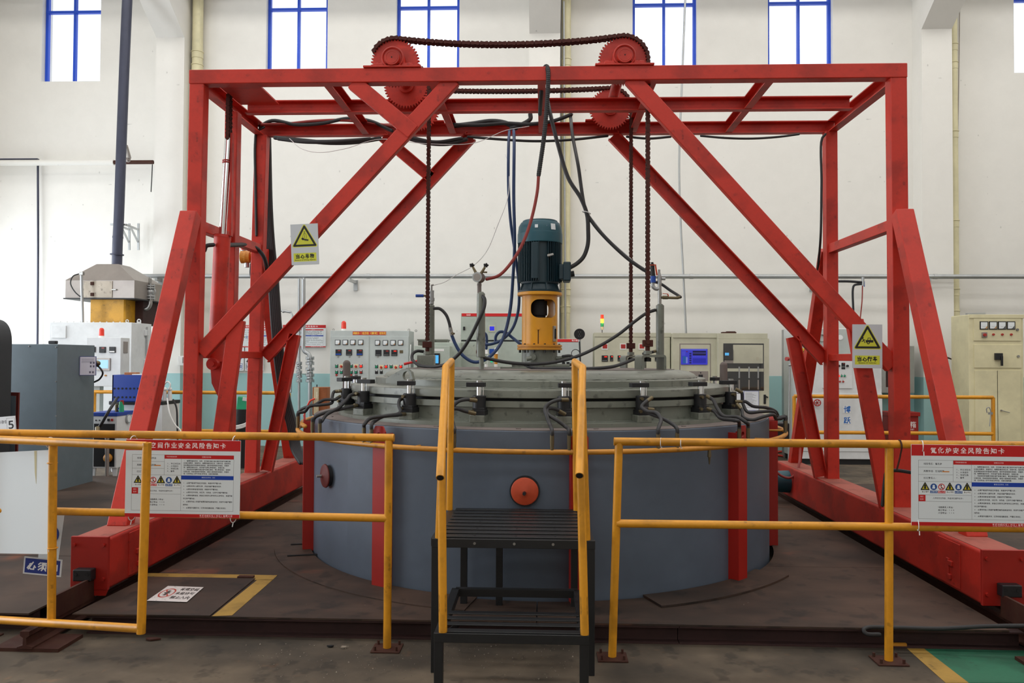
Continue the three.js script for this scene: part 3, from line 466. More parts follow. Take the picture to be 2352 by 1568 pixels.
  mb().cyl(V(C.x + 0.245, 2.18, C.z + 0.02), V(C.x + 0.275, 2.185, C.z + 0.02), 0.024).build('cable_gland', M.black, tb);
  mb().cyl(V(C.x + 0.07, 2.31, C.z + 0.155), V(C.x + 0.07, 2.31, C.z + 0.2), 0.012).build('lifting_eye', M.brass, t); mb().box(C.x + 0.083, 2.312, C.z + 0.2, 0.05, 0.018, 0.012, 0.004, [0, 0, 0.25]).build('eye_tab', M.steel, t);
  for (const [a, w, h, m] of [[-9, 0.024, 0.026, 'white'], [14, 0.046, 0.026, 'oval'], [36, 0.042, 0.048, 'white']]) {
    const mx = new THREE.Matrix4().makeTranslation(C.x, 0, C.z).multiply(new THREE.Matrix4().makeRotationY(a * D2R)).multiply(mat4(V(0, 2.543, 0.1765), -0.14));
    if (m === 'oval') { const s = new THREE.Shape(); s.absellipse(0, 0, w / 2, h / 2, 0, 7); const s2 = new THREE.Shape(); s2.absellipse(0, 0, w / 3.2, h / 3.2, 0, 7); const k = mb().add(new THREE.ExtrudeGeometry(s, { depth: 0.002, bevelEnabled: false }), mx).build('round_label', M.handleBlue, t); mb().add(new THREE.ExtrudeGeometry(s2, { depth: 0.003, bevelEnabled: false }), mx).build('label_centre', M.signWhite, k); }
    else mb().add(new THREE.BoxGeometry(w, h, 0.003), mx).build('paper_label', M.signWhite, t);
  }
}
// ---------- hydraulic clamps round the rim ----------
const CLAMPS = [];
{
  const t0 = new THREE.Group(); t0.name = numbered('lid_clamp'); scene.add(t0); tag(t0, '', 'clamp', 'hydraulic clamps round the furnace rim');
  const p = (y) => V(0, y, 0);
  mb().slab(-0.05, 0.045, 0, 0.045, -0.06, 0.05, 0.004).build('base_block', M.lid, t0);
  mb().slab(-0.042, 0.046, 0.045, 0.075, -0.05, 0.045, 0.003).slab(-0.036, 0.042, 0.07, 0.09, -0.04, 0.04, 0.003).build('foot', M.black, t0);
  mb().cyl(p(0.075), p(0.162), 0.041, 0.041, 28).cyl(p(0.162), p(0.166), 0.041, 0.037, 28).build('cylinder', M.black, t0);
  mb().cyl(p(0.16), p(0.222), 0.0165, 0.0165, 20).build('rod', M.chrome, t0); mb().cyl(V(0.026, 0.16, 0), V(0.026, 0.222, 0), 0.004, 0.004, 8).build('guide_pin', M.chrome, t0);
  const head = mb().slab(-0.078, 0.037, 0.218, 0.246, -0.028, 0.028, 0.003).build('clamp_head', M.black, t0);
  mb().cyl(p(0.246), p(0.257), 0.02, 0.02, 6).build('hex_nut', M.steel, t0);
  const nub = mb().cyl(V(-0.02, 0.148, 0.03), V(-0.02, 0.148, 0.058), 0.01).cyl(V(-0.03, 0.07, 0.035), V(-0.03, 0.07, 0.06), 0.01).build('hose_port', M.brass, t0);
  const where = { '-74': 'beside the upright bollard next to the meter cabinet', '-54': 'second from the bollard next to the meter cabinet', '-34': 'in front of the lifting lug with the round eye', '-14': 'right of the handrail nearer the chain block', 6: 'between the two yellow handrails by the far handrail', 26: 'below the twin chain brackets', 46: 'second from the bollard next to the glass-door cabinet', 66: 'beside the bollard next to the glass-door cabinet', '-94': 'half hidden behind the bollard by the meter cabinet', '-120': 'at the back before the meter cabinet doors', 100: 'at the back before the computer cabinet' };
  let first = true;
  for (const [a, turn] of [[-120, 0], [-94, 40], [-73.5, 100], [-53.5, 185], [-33.5, 20], [-14, 0], [6, 180], [25.5, 0], [45, 0], [64.5, -20], [104, 170]]) {
    const k = Object.keys(where).sort((x, y) => Math.abs(x - a) - Math.abs(y - a))[0], label = 'black hydraulic clamp with chrome rod ' + where[k];
    const pos = pol(a, 1.512, 1.108), c = first ? t0 : copy(t0, label);
    if (first) { t0.userData.label = label; first = false; }
    c.position.copy(pos); c.rotation.y = (a * 0.55) * D2R;
    const hd = c.children.find((q) => q.name.startsWith('clamp_head')); hd.rotation.y = turn * D2R;
    CLAMPS.push([a, pos, c]);
  }
}

// ---------- lettering: brush strokes of each character on a 17 x 17 grid, a..q ----------
const GLYPH = {};
`当 iaig ccef ocmf chohop dlol cpop|心 djbn fgfnhpnpol hdjg mhpl|吊 ebeg ebmbmg egmg djdo djnjnolo ihiq|物 dbbf cegd eaeq alhj jagf idpdonmplo ldhj odjn|行 fabe feaj dhdq hcpc hgqg mgmpko|车 dcnc iaeini blpl jfjq
必 djbn fffnhpnpnl heje oiql lbdp|须 ebbe fgbj glbp hbpb lbkd ieim iepepm lfkmhq mmpq|加 aehegpeo dadiaq jdjo jdpdpo jnpn|博 aggg dadq hcqc ieik iepepk ihph ikpk mamk oaqb gmqm nknqlp jnko|跃 bbbf bbgbgf bfgf dfdp ejgj bjbp apho pajc ihqh mcmhiq mhqq
氮 ebbf ecpc efnf dimi mimmoqqqqn hjfm hlkm fjgk kjjk hmdq hnlq enfo lnko|化 fabh dfdq odii iainkpopql|炉 bfci geeh eaejaq ekho kbmd jepepjjj jejkgq|安 iaic bfbdpdpf hfdlnq mfjmbq ajqj|全 iabh iaph ehmh dlnl bppp ihip|风 cbcjaq cbnbnmpqqn felo ledo
险 bbbq bbgbdfgjfldl lahg laqg igog hjil ljlm pimn gppp|告 ebcf ddod iaih ahqh dkdq dkokoq dpop|知 cabe cdhd aihi edeiaq eihn jdjo jdpdpo jnpn|卡 iaih idnd ahqh ihiq jkom|空 iaib bebcpcpe gdcg kdog dini iiip bppp|间 cbed cfcq gbpbpqnp fgfo fgmgmo fkmk fomo
作 fabh dfdq jahg hepe kekq kipi kmpm|业 gagp kakp bedk penk apqp|有 adqd haffal eheq ehnhnqlp eknk ennn|限 bbbq bbgbdfgjfldl iaip iapapg idpd igpg ipmn lgqq pimk|未 ddnd bhph iaiq ihbo ihpo|经 eabf bfgf gfbl blhk aphn ibobhi lepi ikpk mkmp hpqp|许 bbde ahdh dhdp dpgm kahf jepe gjqj mdmq
可 acqc ncnplp cgck cgigik ckik|禁 achc dadh dcag dcgf jcqc mamh mcig mcqg cjoj amqm imiqhq enbq mnpq|止 ibip ihph ehep apqp|入 gbjeqq jeaq|内 iaih ihdn ihmn bebq bepepqnp|注 bbdd agci bpej kamc hepe hkpk gpqp lelp|意 iaib cdod edfg mdlg bgqg eiem eimimm ekmk emmm bnaq fofqnqno hnio onqp
箱 dabd dbhb ebfd kaid kbqb lbmd aggg dedq dgal dhgl jgjq jgpgpq jjpj jmpm jppp|火 cfdi nfli iaihaq ihpq|器 bbbf bbgbgf bfgf jbjf jbpbpf jfpf ahqh ihbl ihol bmbq bmgmgq bpgp jmjq jmpmpq jppp|动 bchc agig egbm bmim gjin jfpfoqmp lamhhq|力 ceoenqlp ibihbq|柜 aggg dadq dgal dhgl iaip ibpb ifofok ikok ippp|一 aiqi|主 iacc cepe ekmk bppp ieip|为 cbed aeoenqlp hahhaq ikjn
公 gabg kapg ihdo dono monq|司 bbpbpqnp cfkf cjco cjkjko cnkn|江 bbdd agci bpej hcpc lclp gpqp|机 aggg dadq dgal dhgl jbjkhq jbobopqpqn|宇 iaic bfbdpdpf ehmh ckok ihiphp|龙 bepe hafjbq idinkppp oblc|工 ccoc icip bppp|人 iaihaq ihqq|中 iaiq cdck cdodok ckok|生 dabf ceoe iaip dknk apqp|不 acpc icai icip jhpm|产 iaib cdod edfg mdlg chph chcmaq|护 aehe eaepdp ajhh kbmd jepepj jjpj jejkhq|急 faci fclc lckf bfofok bioi bkok bnaq fofqnqno onqp|电 iaipppop cdck cdodok cgog ckok|话 bbde ahdh dhdp dpgm ob jc jgqg mbmj jkjq jkpkpq jppp|严 bcpc gcgg kckg cheg bhph chcmaq|格 aggg dadq dgal dhgl kahf ibobhj jemj jkjq jkpkpq jppp|专 cdod afqf ibfkokjp gmlq|进 bbdd agdgdnap dnqq hdpd gipi jajphm nanp|易 dbdg dbmbmg demd dgmg fgbk fhohnplp ihdp lhho|名 haci ebnbdk hihq hioioq hpop ehgi|位 fabh dfdq kald hepe jgkl ogmn gppp|责 cboc dend afqf iaif eiep eimimp hkcq ionq|任 fabh dfdq pahc hipi kbkp hppp|联 abhb bbbp gbgp bfgf bjgj apho kajd oand ifqf hkqk mfmkhq mkqq|系 cbnakecg gfnn biki iiiq ilbp kmpp|触 cabe cbgb bebqaq bfgfgp bjgj bmgm ifin ifpfpn inpn mamq hqqo|坠 babh aegdc baha nbnh jiqi mgmn apqp|落 bcpc fafe kake bgch ajbk aqem iekg jhphgn kiqn lmlq lmqmqq`
  .split(/[|\n]/).forEach((s) => { const [k, ...st] = s.trim().split(' '); GLYPH[k] = st; });
function glyph(c, ch, x, y, size, w, fill) {                     // one character with its top left corner at x, y
  if (/[\x20-\x7e]/.test(ch)) { c.font = 'bold ' + size * 0.95 + 'px sans-serif'; c.fillStyle = fill; c.fillText(ch, x + size * 0.15, y + size * 0.86); return; }
  const q = (k) => (k.charCodeAt(0) - 97) / 16 * size;
  c.strokeStyle = fill; c.lineWidth = w; c.lineCap = 'square'; c.lineJoin = 'miter';
  if ('、。,:;'.includes(ch)) { c.fillStyle = fill; c.fillRect(x + size * 0.1, y + size * 0.8, size * 0.2, size * 0.2); return; }
  let st = GLYPH[ch];
  if (!st) { const k = ch.charCodeAt(0); st = [['bbbq', 'ahgh'], ['dadq', 'aggg'], ['bbdd', 'agci', 'bpej']][k % 3].concat([['hcpc', 'lcl' + 'p', 'gpqp'], ['jbjq', 'jbpbpq', 'jgpg', 'jlpl', 'jqpq'], ['hdpd', 'kakq', 'kipi', 'kmpm'], ['hcqc', 'mcmhiq', 'mhqq', 'iiqi']][(k >> 2) % 4]); }
  for (const s of st) { c.beginPath(); for (let i = 0; i + 1 < s.length; i += 2) { const X = x + q(s[i]), Y = y + q(s[i + 1]); i ? c.lineTo(X, Y) : c.moveTo(X, Y); } c.stroke(); }
}
const text = (c, s, x, y, size, pitch, w, fill) => [...s].forEach((ch, i) => ch !== ' ' && glyph(c, ch, x + i * pitch, y, size, w, fill));
function canvas(w, h, bg, draw) {
  const cv = document.createElement('canvas'); cv.width = w; cv.height = h; const c = cv.getContext('2d'); c.fillStyle = bg; c.fillRect(0, 0, w, h); draw(c, w, h);
  const t = new THREE.CanvasTexture(cv); t.colorSpace = THREE.SRGBColorSpace; t.anisotropy = 8; return t;
}
const printMat = (t, rough = 0.45, glow = 0) => glow ? new THREE.MeshStandardMaterial({ color: 0x555555, map: t, roughness: 0.3, emissive: 0xffffff, emissiveMap: t, emissiveIntensity: glow }) : new THREE.MeshStandardMaterial({ map: t, roughness: rough });
// a printed panel: thin sheet with print on its front; centre p, turned by yaw and roll
function panel(name, label, category, p, w, h, tex, o = {}) {
  let g; if (o.parent) { g = new THREE.Group(); g.name = name; g.position.copy(p).sub(originOf(o.parent)); o.parent.add(g); g.userData.label = label; } else g = thing(name, label, category, p, o.group);
  g.rotation.set(o.pitch ?? 0, o.yaw ?? 0, o.roll ?? 0, 'YXZ');
  const b = new THREE.Mesh(new RoundedBoxGeometry(w, h, o.t ?? 0.004, 1, 0.001), o.back ?? M.signWhite); b.name = 'sheet'; b.castShadow = b.receiveShadow = true; g.add(b);
  const f = new THREE.Mesh(new THREE.PlaneGeometry(w - 0.001, h - 0.001), printMat(tex, o.rough, o.glow)); f.position.z = (o.t ?? 0.004) / 2 + 0.0006; f.name = 'print'; f.receiveShadow = true; g.add(f);
  return g;
}
const tri = (c, x, y, s, lw, out, fill) => { c.beginPath(); c.moveTo(x, y - s * 0.58); c.lineTo(x + s * 0.56, y + s * 0.42); c.lineTo(x - s * 0.56, y + s * 0.42); c.closePath(); c.fillStyle = fill; c.lineJoin = 'round'; c.lineWidth = lw; c.strokeStyle = out; c.fill(); c.stroke(); };
const dot = (c, x, y, r, f) => { c.beginPath(); c.arc(x, y, r, 0, 7); c.fillStyle = f; c.fill(); };
function riskCard(title, first, small) {
  return canvas(1200, 800, '#e3e9ec', (c) => {
    const k = 2, R = '#c51a1c', ink = '#1c2024', box = (x, y, w, h) => { c.strokeStyle = '#555'; c.lineWidth = 2; c.strokeRect(x * k, y * k, w * k, h * k); }, fill = (x, y, w, h, f) => { c.fillStyle = f; c.fillRect(x * k, y * k, w * k, h * k); };
    const t = (s, x, y, z = 10, f = ink, p = z * 1.12, w = z / 9) => text(c, s, x * k, y * k, z * k * 0.9, p * k, w * k, f);
    fill(0, 0, 600, 55, R); fill(0, 382, 600, 18, R);
    t(title, first, 14, 30, '#fff', 36.6, 3);
    box(34, 77, 532, 289); fill(203, 77, 363, 20, R); fill(292, 183, 274, 21, '#1440a8');
    t('可能导致的后果', 214, 83, 7, '#fff'); t('危险因素辨识', 400, 83, 7, '#fff'); t('安全防范措施、要求', 400, 189, 7, '#fff');
    for (const y of [112, 148, 182]) box(34, y, 169, 0.01); box(203, 77, 0.01, 105); box(292, 77, 0.01, 289); box(34, 182, 258, 66); box(34, 248, 258, 32); box(34, 280, 258, 86);
    t('岗位名称:' + (small ? '空间作业' : '氮化炉'), 60, 90, 10); t('风险等级:较大风险', 60, 126, 10); fill(150, 130, 34, 5, '#d9812e'); t('监管责任人:', 60, 160, 10);
    ['1、中毒和窒息', '2、火灾爆炸', '3、高处坠落', '4、触电'].forEach((s, i) => t(s, 217, 118 + i * 13, 9));
    ['1、有限空间内储存、使用、残留有毒有害气体以及可能产生有毒有', '害气体的物质,导致中毒;有限空间长期封闭、通风不良,或内部发', '生生物有氧呼吸等耗氧化学反应,或存在单纯性窒息气体,导致缺', '氧;有限空间内储存、残留或产生易燃易爆气体,导致燃爆。', '2、作业时使用的物料挥发或产生有毒有害、易燃易爆气体,导致中', '毒或燃爆;作业时大量消耗氧气,或引入单纯性窒息气体,导致缺', '氧;金属作业人员不佩戴防护用具,增加危险风险。'].forEach((s, i) => t(s, 304, 104 + i * 11, 7.4, ink, 8.2, 1));
    ['1.必须严格执行作业审批制度,未经许可严禁入内;', '2.必须设置专人进行监护,作业期间严禁擅离职守;', '3.必须设置安全警示标识,未经许可严禁作业;', '4.必须做到先通风、再检测、后作业,检测不合格严禁作业;', '5.必须配备安全带、安全绳和呼吸防护等个体防护用品,未进行有', '效防护严禁作业;', '6.必须对作业人员进行有限空间作业安全培训,培训不合格严禁上', '岗作业;', '7.必须制定应急措施,现场配备应急装备,严禁盲目施救。'].forEach((s, i) => t(s, 304, 218 + i * 16, 8, ink, 8.6, 1));
    const y = 208; for (const [x, sort, s] of [[66, 0, '当心爆炸'], [108, 1, '必须通风'], [146, 2, '禁止入内'], [186, 0, '当心缺氧'], [228, 1, '必须防护'], [270, 0, '当心中毒']]) {
      if (sort === 0) { tri(c, x * k, y * k, 34 * k, 5 * k, '#222', '#d8c832'); c.fillStyle = '#222'; c.fillRect((x - 5) * k, (y - 2) * k, 10 * k, 12 * k); dot(c, x * k, (y - 6) * k, 5 * k, '#222'); }
      if (sort === 1) { dot(c, x * k, y * k, 16 * k, '#1a4b96'); dot(c, x * k, (y - 4) * k, 6 * k, '#e8eef4'); c.fillStyle = '#e8eef4'; c.fillRect((x - 7) * k, (y + 1) * k, 14 * k, 8 * k); }
      if (sort === 2) { dot(c, x * k, y * k, 16 * k, '#c8242a'); dot(c, x * k, y * k, 12 * k, '#f0f2f2'); c.strokeStyle = '#222'; c.lineWidth = 5; c.beginPath(); c.moveTo((x - 1) * k, (y - 6) * k); c.lineTo((x - 1) * k, (y + 2) * k); c.lineTo((x - 5) * k, (y + 10) * k); c.moveTo((x - 1) * k, (y + 2) * k); c.lineTo((x + 5) * k, (y + 9) * k); c.stroke(); dot(c, (x - 1) * k, (y - 8) * k, 3 * k, '#222'); c.strokeStyle = '#c8242a'; c.beginPath(); c.moveTo((x - 10) * k, (y - 10) * k); c.lineTo((x + 10) * k, (y + 10) * k); c.stroke(); }
      fill(x - 18, 227, 37, 12, sort === 0 ? '#f4f5f4' : sort === 1 ? '#1a4b96' : '#c8242a'); t(s, x - 16, 229, 8, sort === 0 ? ink : '#fff', 8.6);
    }
    fill(34, 248, 34, 32, R); t('重要', 42, 253, 8, '#fff'); t('提示', 42, 266, 8, '#fff'); t('人员需持证作业,作业前需进行审批!', 104, 260, 8);
    t('紧急联系人电话:', 130, 304, 9); t('急救电话:120', 130, 318, 9); t('火警电话:119', 130, 332, 9);
    t('宇龙精机科技(浙江)有限公司', 392, 385, 10, '#fff', 12.4); t('Yulong machine technology (Zhejiang) Co.,Ltd', 392, 394.5, 5, '#fff', 3.8);
  });
}
function warnSign(words, english, draw) {
  return canvas(420, 620, '#c9ced3', (c) => {
    tri(c, 212, 205, 300, 44, '#d2d23a', '#d2d23a'); tri(c, 212, 205, 290, 30, '#16181a', '#cfd03c'); draw(c);
    c.fillStyle = '#d3d63c'; c.fillRect(34, 442, 350, 128); text(c, words, 66, 460, 62, 73, 11, '#16181a'); c.fillStyle = '#16181a'; c.font = 'bold 27px sans-serif'; c.textAlign = 'center'; c.fillText(english, 210, 556); c.textAlign = 'left';
  });
}
{
  const lifting = warnSign('当心吊物', 'Beware of lifting objects', (c) => { c.strokeStyle = '#16181a'; c.lineWidth = 5; c.beginPath(); c.moveTo(212, 105); c.lineTo(212, 215); c.moveTo(212, 135); c.bezierCurveTo(190, 150, 185, 190, 188, 220); c.moveTo(212, 135); c.bezierCurveTo(240, 150, 245, 190, 240, 220); c.moveTo(196, 120); c.lineTo(228, 120); c.stroke(); c.fillStyle = '#16181a'; c.beginPath(); c.ellipse(186, 228, 24, 17, 0.5, 0, 7); c.fill(); for (let i = 0; i < 3; i++) { c.beginPath(); c.moveTo(205 + i * 22, 232 + i * 5); c.lineTo(222 + i * 22, 220 + i * 5); c.lineTo(232 + i * 20, 244 + i * 4); c.lineTo(214 + i * 20, 262 + i * 2); c.closePath(); c.fill(); } });
  const vehicle = warnSign('当心行车', 'Beware Of Vehicles', (c) => { c.fillStyle = '#16181a'; c.fillRect(186, 222, 108, 34); c.beginPath(); c.moveTo(206, 224); c.lineTo(218, 188); c.lineTo(252, 188); c.lineTo(258, 224); c.fill(); c.fillStyle = '#cfd03c'; c.beginPath(); c.moveTo(216, 220); c.lineTo(224, 196); c.lineTo(246, 196); c.lineTo(248, 220); c.fill(); dot(c, 222, 260, 21, '#16181a'); dot(c, 222, 260, 9, '#cfd03c'); c.strokeStyle = '#16181a'; c.lineWidth = 11; c.beginPath(); c.moveTo(140, 200); c.lineTo(158, 228); c.lineTo(128, 246); c.moveTo(158, 228); c.lineTo(176, 262); c.moveTo(146, 214); c.lineTo(180, 222); c.stroke(); dot(c, 146, 190, 11, '#16181a'); });
  const p = at(700, 561, 5.86), q = at(1992, 795, 5.84);
  panel('warning_sign', 'pale warning sign with lifting-load triangle, tilted on the sloping brace', 'sign', p, 0.205, 0.302, lifting, { roll: 0.045, back: M.signGrey });
  panel('warning_sign', 'grey warning sign with vehicle triangle, hanging straight on the sloping brace', 'sign', q, 0.21, 0.312, vehicle, { roll: -0.004, back: M.signGrey });
}
// ---------- yellow tube railings in front ----------
const TR = 0.0205;
{
  const Y = M.yellow, tubeBar = (m, p, q, r = TR) => m.cyl(p, q, r, r, 20);
  const e = -4.165, L = thing('guard_railing', 'long yellow tube railing with the hung red-and-white card, before the hatch', 'railing', [-0.8, 0, e]);
  const zl = (x) => e + (x + 0.8) * 0.02, a = V(-3.05, 1.092, zl(-3.05)), b = V(-0.772, 1.088, e);
  tubeBar(mb(), a, b).build('top_rail', Y, L); tubeBar(mb(), V(-3.05, 0.682, zl(-3.05)), V(-0.8, 0.672, e)).build('middle_rail', Y, L);
  tubeBar(mb(), V(-0.8, 0.005, e), V(-0.8, 1.075, e)).build('post', Y, L); tubeBar(mb(), V(-2.98, 0.005, zl(-2.98)), V(-2.98, 1.08, zl(-2.98))).build('post', Y, L);
  const foot = (x, z, par) => { const f = mb().box(x, 0.004, z, 0.15, 0.008, 0.13, 0.002).build('foot_plate', M.rust, par); for (const [i, j] of [[-1, 1], [1, 1], [-1, -1], [1, -1]]) mb().cyl(V(x + i * 0.055, 0.006, z + j * 0.045), V(x + i * 0.055, 0.028, z + j * 0.045), 0.007, 0.007, 6).build('anchor_bolt', M.rust, f); };
  foot(-0.8, e, L); foot(-2.98, zl(-2.98), L);
  const R = thing('guard_railing', 'yellow tube railing with leaning end post beside the black steps', 'railing', [0.36, 0, -4.11]);
  const z1 = -4.09, z2 = -4.12, pA = at(1410, 1017, -z1), pEnd = V(2.75, 1.081, -4.12);
  tubeBar(mb(), V(pA.x, 1.086, z1), pEnd).build('top_rail', Y, R);
  tubeBar(mb(), V(0.37, 0.675, z1), V(2.75, 0.67, -4.12)).build('middle_rail', Y, R);
  tubeBar(mb(), V(0.352, 0.005, z1 - 0.01), V(0.383, 1.08, z1)).build('post', Y, R); tubeBar(mb(), V(1.727, 0.005, z2), V(1.735, 1.07, z2)).build('post', Y, R); tubeBar(mb(), V(2.7, 0.005, z2), V(2.7, 1.07, z2)).build('post', Y, R);
  foot(0.352, z1 - 0.01, R); foot(1.727, z2, R); foot(2.7, z2, R);
  // swing gate standing open towards the viewer
  const G = thing('swing_gate', 'yellow tube gate panel swung open, hanging clear of the floor with blank white board', 'gate', at(332, 1450, 3.76));
  const gp = (px, py) => { const t = px / 332, d = 4.16 - 0.4 * t; return at(px, py, d); };
  tubeBar(mb(), gp(-120, 1004), gp(338, 1024)).build('top_rail', Y, G); tubeBar(mb(), gp(-120, 1416), gp(322, 1443)).build('bottom_rail', Y, G);
  tubeBar(mb(), gp(122, 1019), gp(118, 1428)).build('post', Y, G); tubeBar(mb(), gp(338, 1016), gp(324, 1454)).build('post', Y, G); tubeBar(mb(), gp(-118, 1000), gp(-118, 1420)).build('post', Y, G);
  for (const [x, y] of [[120, 1063], [121, 1258]]) mb().ring(gp(x, y), Y1, TR + 0.002, 0.003, 20).build('weld_collar', Y, G);
  // boards hung on the railings
  const cards = [riskCard('有限空间作业安全风险告知卡', 55, true), riskCard('氮化炉安全风险告知卡', 93, false)];
  const c1 = at(420, 1099, 4.125), c2 = at(2235, 1115, 4.075);
  panel('risk_card', 'red-and-white safety card tied to the long railing behind the open gate', 'board', c1, 0.6, 0.4, cards[0], { yaw: 0.02, roll: -0.006, rough: 0.35 });
  panel('risk_card', 'red-and-white safety card on the short railing, cut by the picture edge', 'board', c2, 0.6, 0.4, cards[1], { roll: -0.004, rough: 0.35 });
  const wb = thing('white_board', 'blank white board with yellow glue stain tied on the open gate', 'board', gp(-20, 1150));
  const q0 = gp(-80, 1272), q1 = gp(122, 1275), dir = q1.clone().sub(q0); const wl = dir.length(); dir.normalize();
  const wm = new THREE.Matrix4().makeBasis(dir, Y1.clone().addScaledVector(dir, -dir.y).normalize(), V().crossVectors(dir, Y1)).setPosition(q0.x, q0.y, q0.z - 0.028);
  mb().plate([[0, 0], [wl, 0], [wl + 0.008, 0.53], [0, 0.535]], 0.004, wm).build('sheet', M.signWhite, wb);
  mb().plate([[wl - 0.125, 0.53], [wl - 0.107, 0.53], [wl - 0.115, 0.43], [wl - 0.122, 0.36], [wl - 0.128, 0.42]], 0.0008, wm.clone().multiply(mat4(V(0, 0, 0.0042)))).build('glue_stain', mt('#cfc49a', 0.7), wb);
  // blue lettered plate behind the gate
  const plate = canvas(420, 200, '#dfe4ea', (c) => { c.fillStyle = '#26398c'; c.fillRect(16, 14, 388, 170); text(c, '必须加', 40, 52, 92, 122, 15, '#f2f4f8'); });
  panel('instruction_plate', 'blue plate with white characters tilted behind the open gate, above the floor', 'sign', at(98, 1301, 4.25), 0.21, 0.092, plate, { roll: -0.075, t: 0.003, back: M.signWhite });
  const rd = thing('round_sign', 'round blue sign board mostly hidden behind the open gate post', 'sign', at(118, 1230, 4.3)); mb().plate([[-0.06, -0.16], [0.05, -0.15], [0.085, 0.14], [-0.04, 0.13]], 0.003, mat4(at(112, 1240, 4.3))).build('sheet', M.signWhite, rd); mb().add(new THREE.CylinderGeometry(0.052, 0.052, 0.002, 32), mat4(at(114, 1226, 4.294), Math.PI / 2)).build('blue_disc', M.blueBox, rd);
  // cable ties and wire hooks
  const tieAt = (px, py, d, label, m = M.tie, r = 0.026, tail = 0.02) => { const p = at(px, py, d), o = thing('cable_tie', label, 'cable tie', p, 'white ties on the yellow railings'); mb().ring(p, V(1, 0, 0.25), r, 0.0022, 24).build('loop', m, o); mb().bar(V(p.x + 0.003, p.y - r, p.z + 0.01), V(p.x + 0.001, p.y - r - tail, p.z + 0.016), 0.004, 0.002).build('tail', m, o); };
  tieAt(307, 1012, 4.16, 'white tie at the top left corner of the card behind the gate'); tieAt(541, 1012, 4.165, 'white tie at the top right corner of the card behind the gate'); tieAt(303, 1183, 4.16, 'white tie at the lower left corner of the card behind the gate'); tieAt(536, 1188, 4.16, 'white tie at the lower right corner of the card behind the gate');
  tieAt(115, 1016, 4.02, 'white tie above the blank board on the gate top rail'); tieAt(121, 1262, 4.02, 'white tie round the gate post low beside the blank board', M.tie, 0.0235, 0.004);
  tieAt(2118, 1024, 4.08, 'white tie at the top of the nitriding furnace card'); tieAt(2108, 1206, 4.08, 'white tie at the bottom of the nitriding furnace card');
  tieAt(1518, 1016, 4.095, 'white tie on the short railing, nearer the leaning post', M.tie, 0.0225, 0.004); tieAt(1564, 1017, 4.095, 'white tie on the short railing, farther from the leaning post', M.tie, 0.0225, 0.004);
  const wh = thing('wire_hook', 'grey bent wire looped over the railing, holding the black bent bar', 'hook', at(2062, 1040, 4.1)); mb().tube([at(2060, 1018, 4.12), at(2066, 1010, 4.1), at(2071, 1022, 4.08), at(2068, 1045, 4.09), at(2060, 1078, 4.1)], 0.0042, 8).build('wire', M.rust, wh);
  const bb = thing('bent_bar', 'dark bent steel bar hanging from the wire hook by the railing post', 'bar', at(2050, 1110, 4.15)); mb().tube([at(2095, 1085, 4.12), at(2056, 1080, 4.13), at(2037, 1084, 4.14), at(2033, 1100, 4.15), at(2027, 1160, 4.16)], 0.009, 10).build('bar', M.black, bb);
}
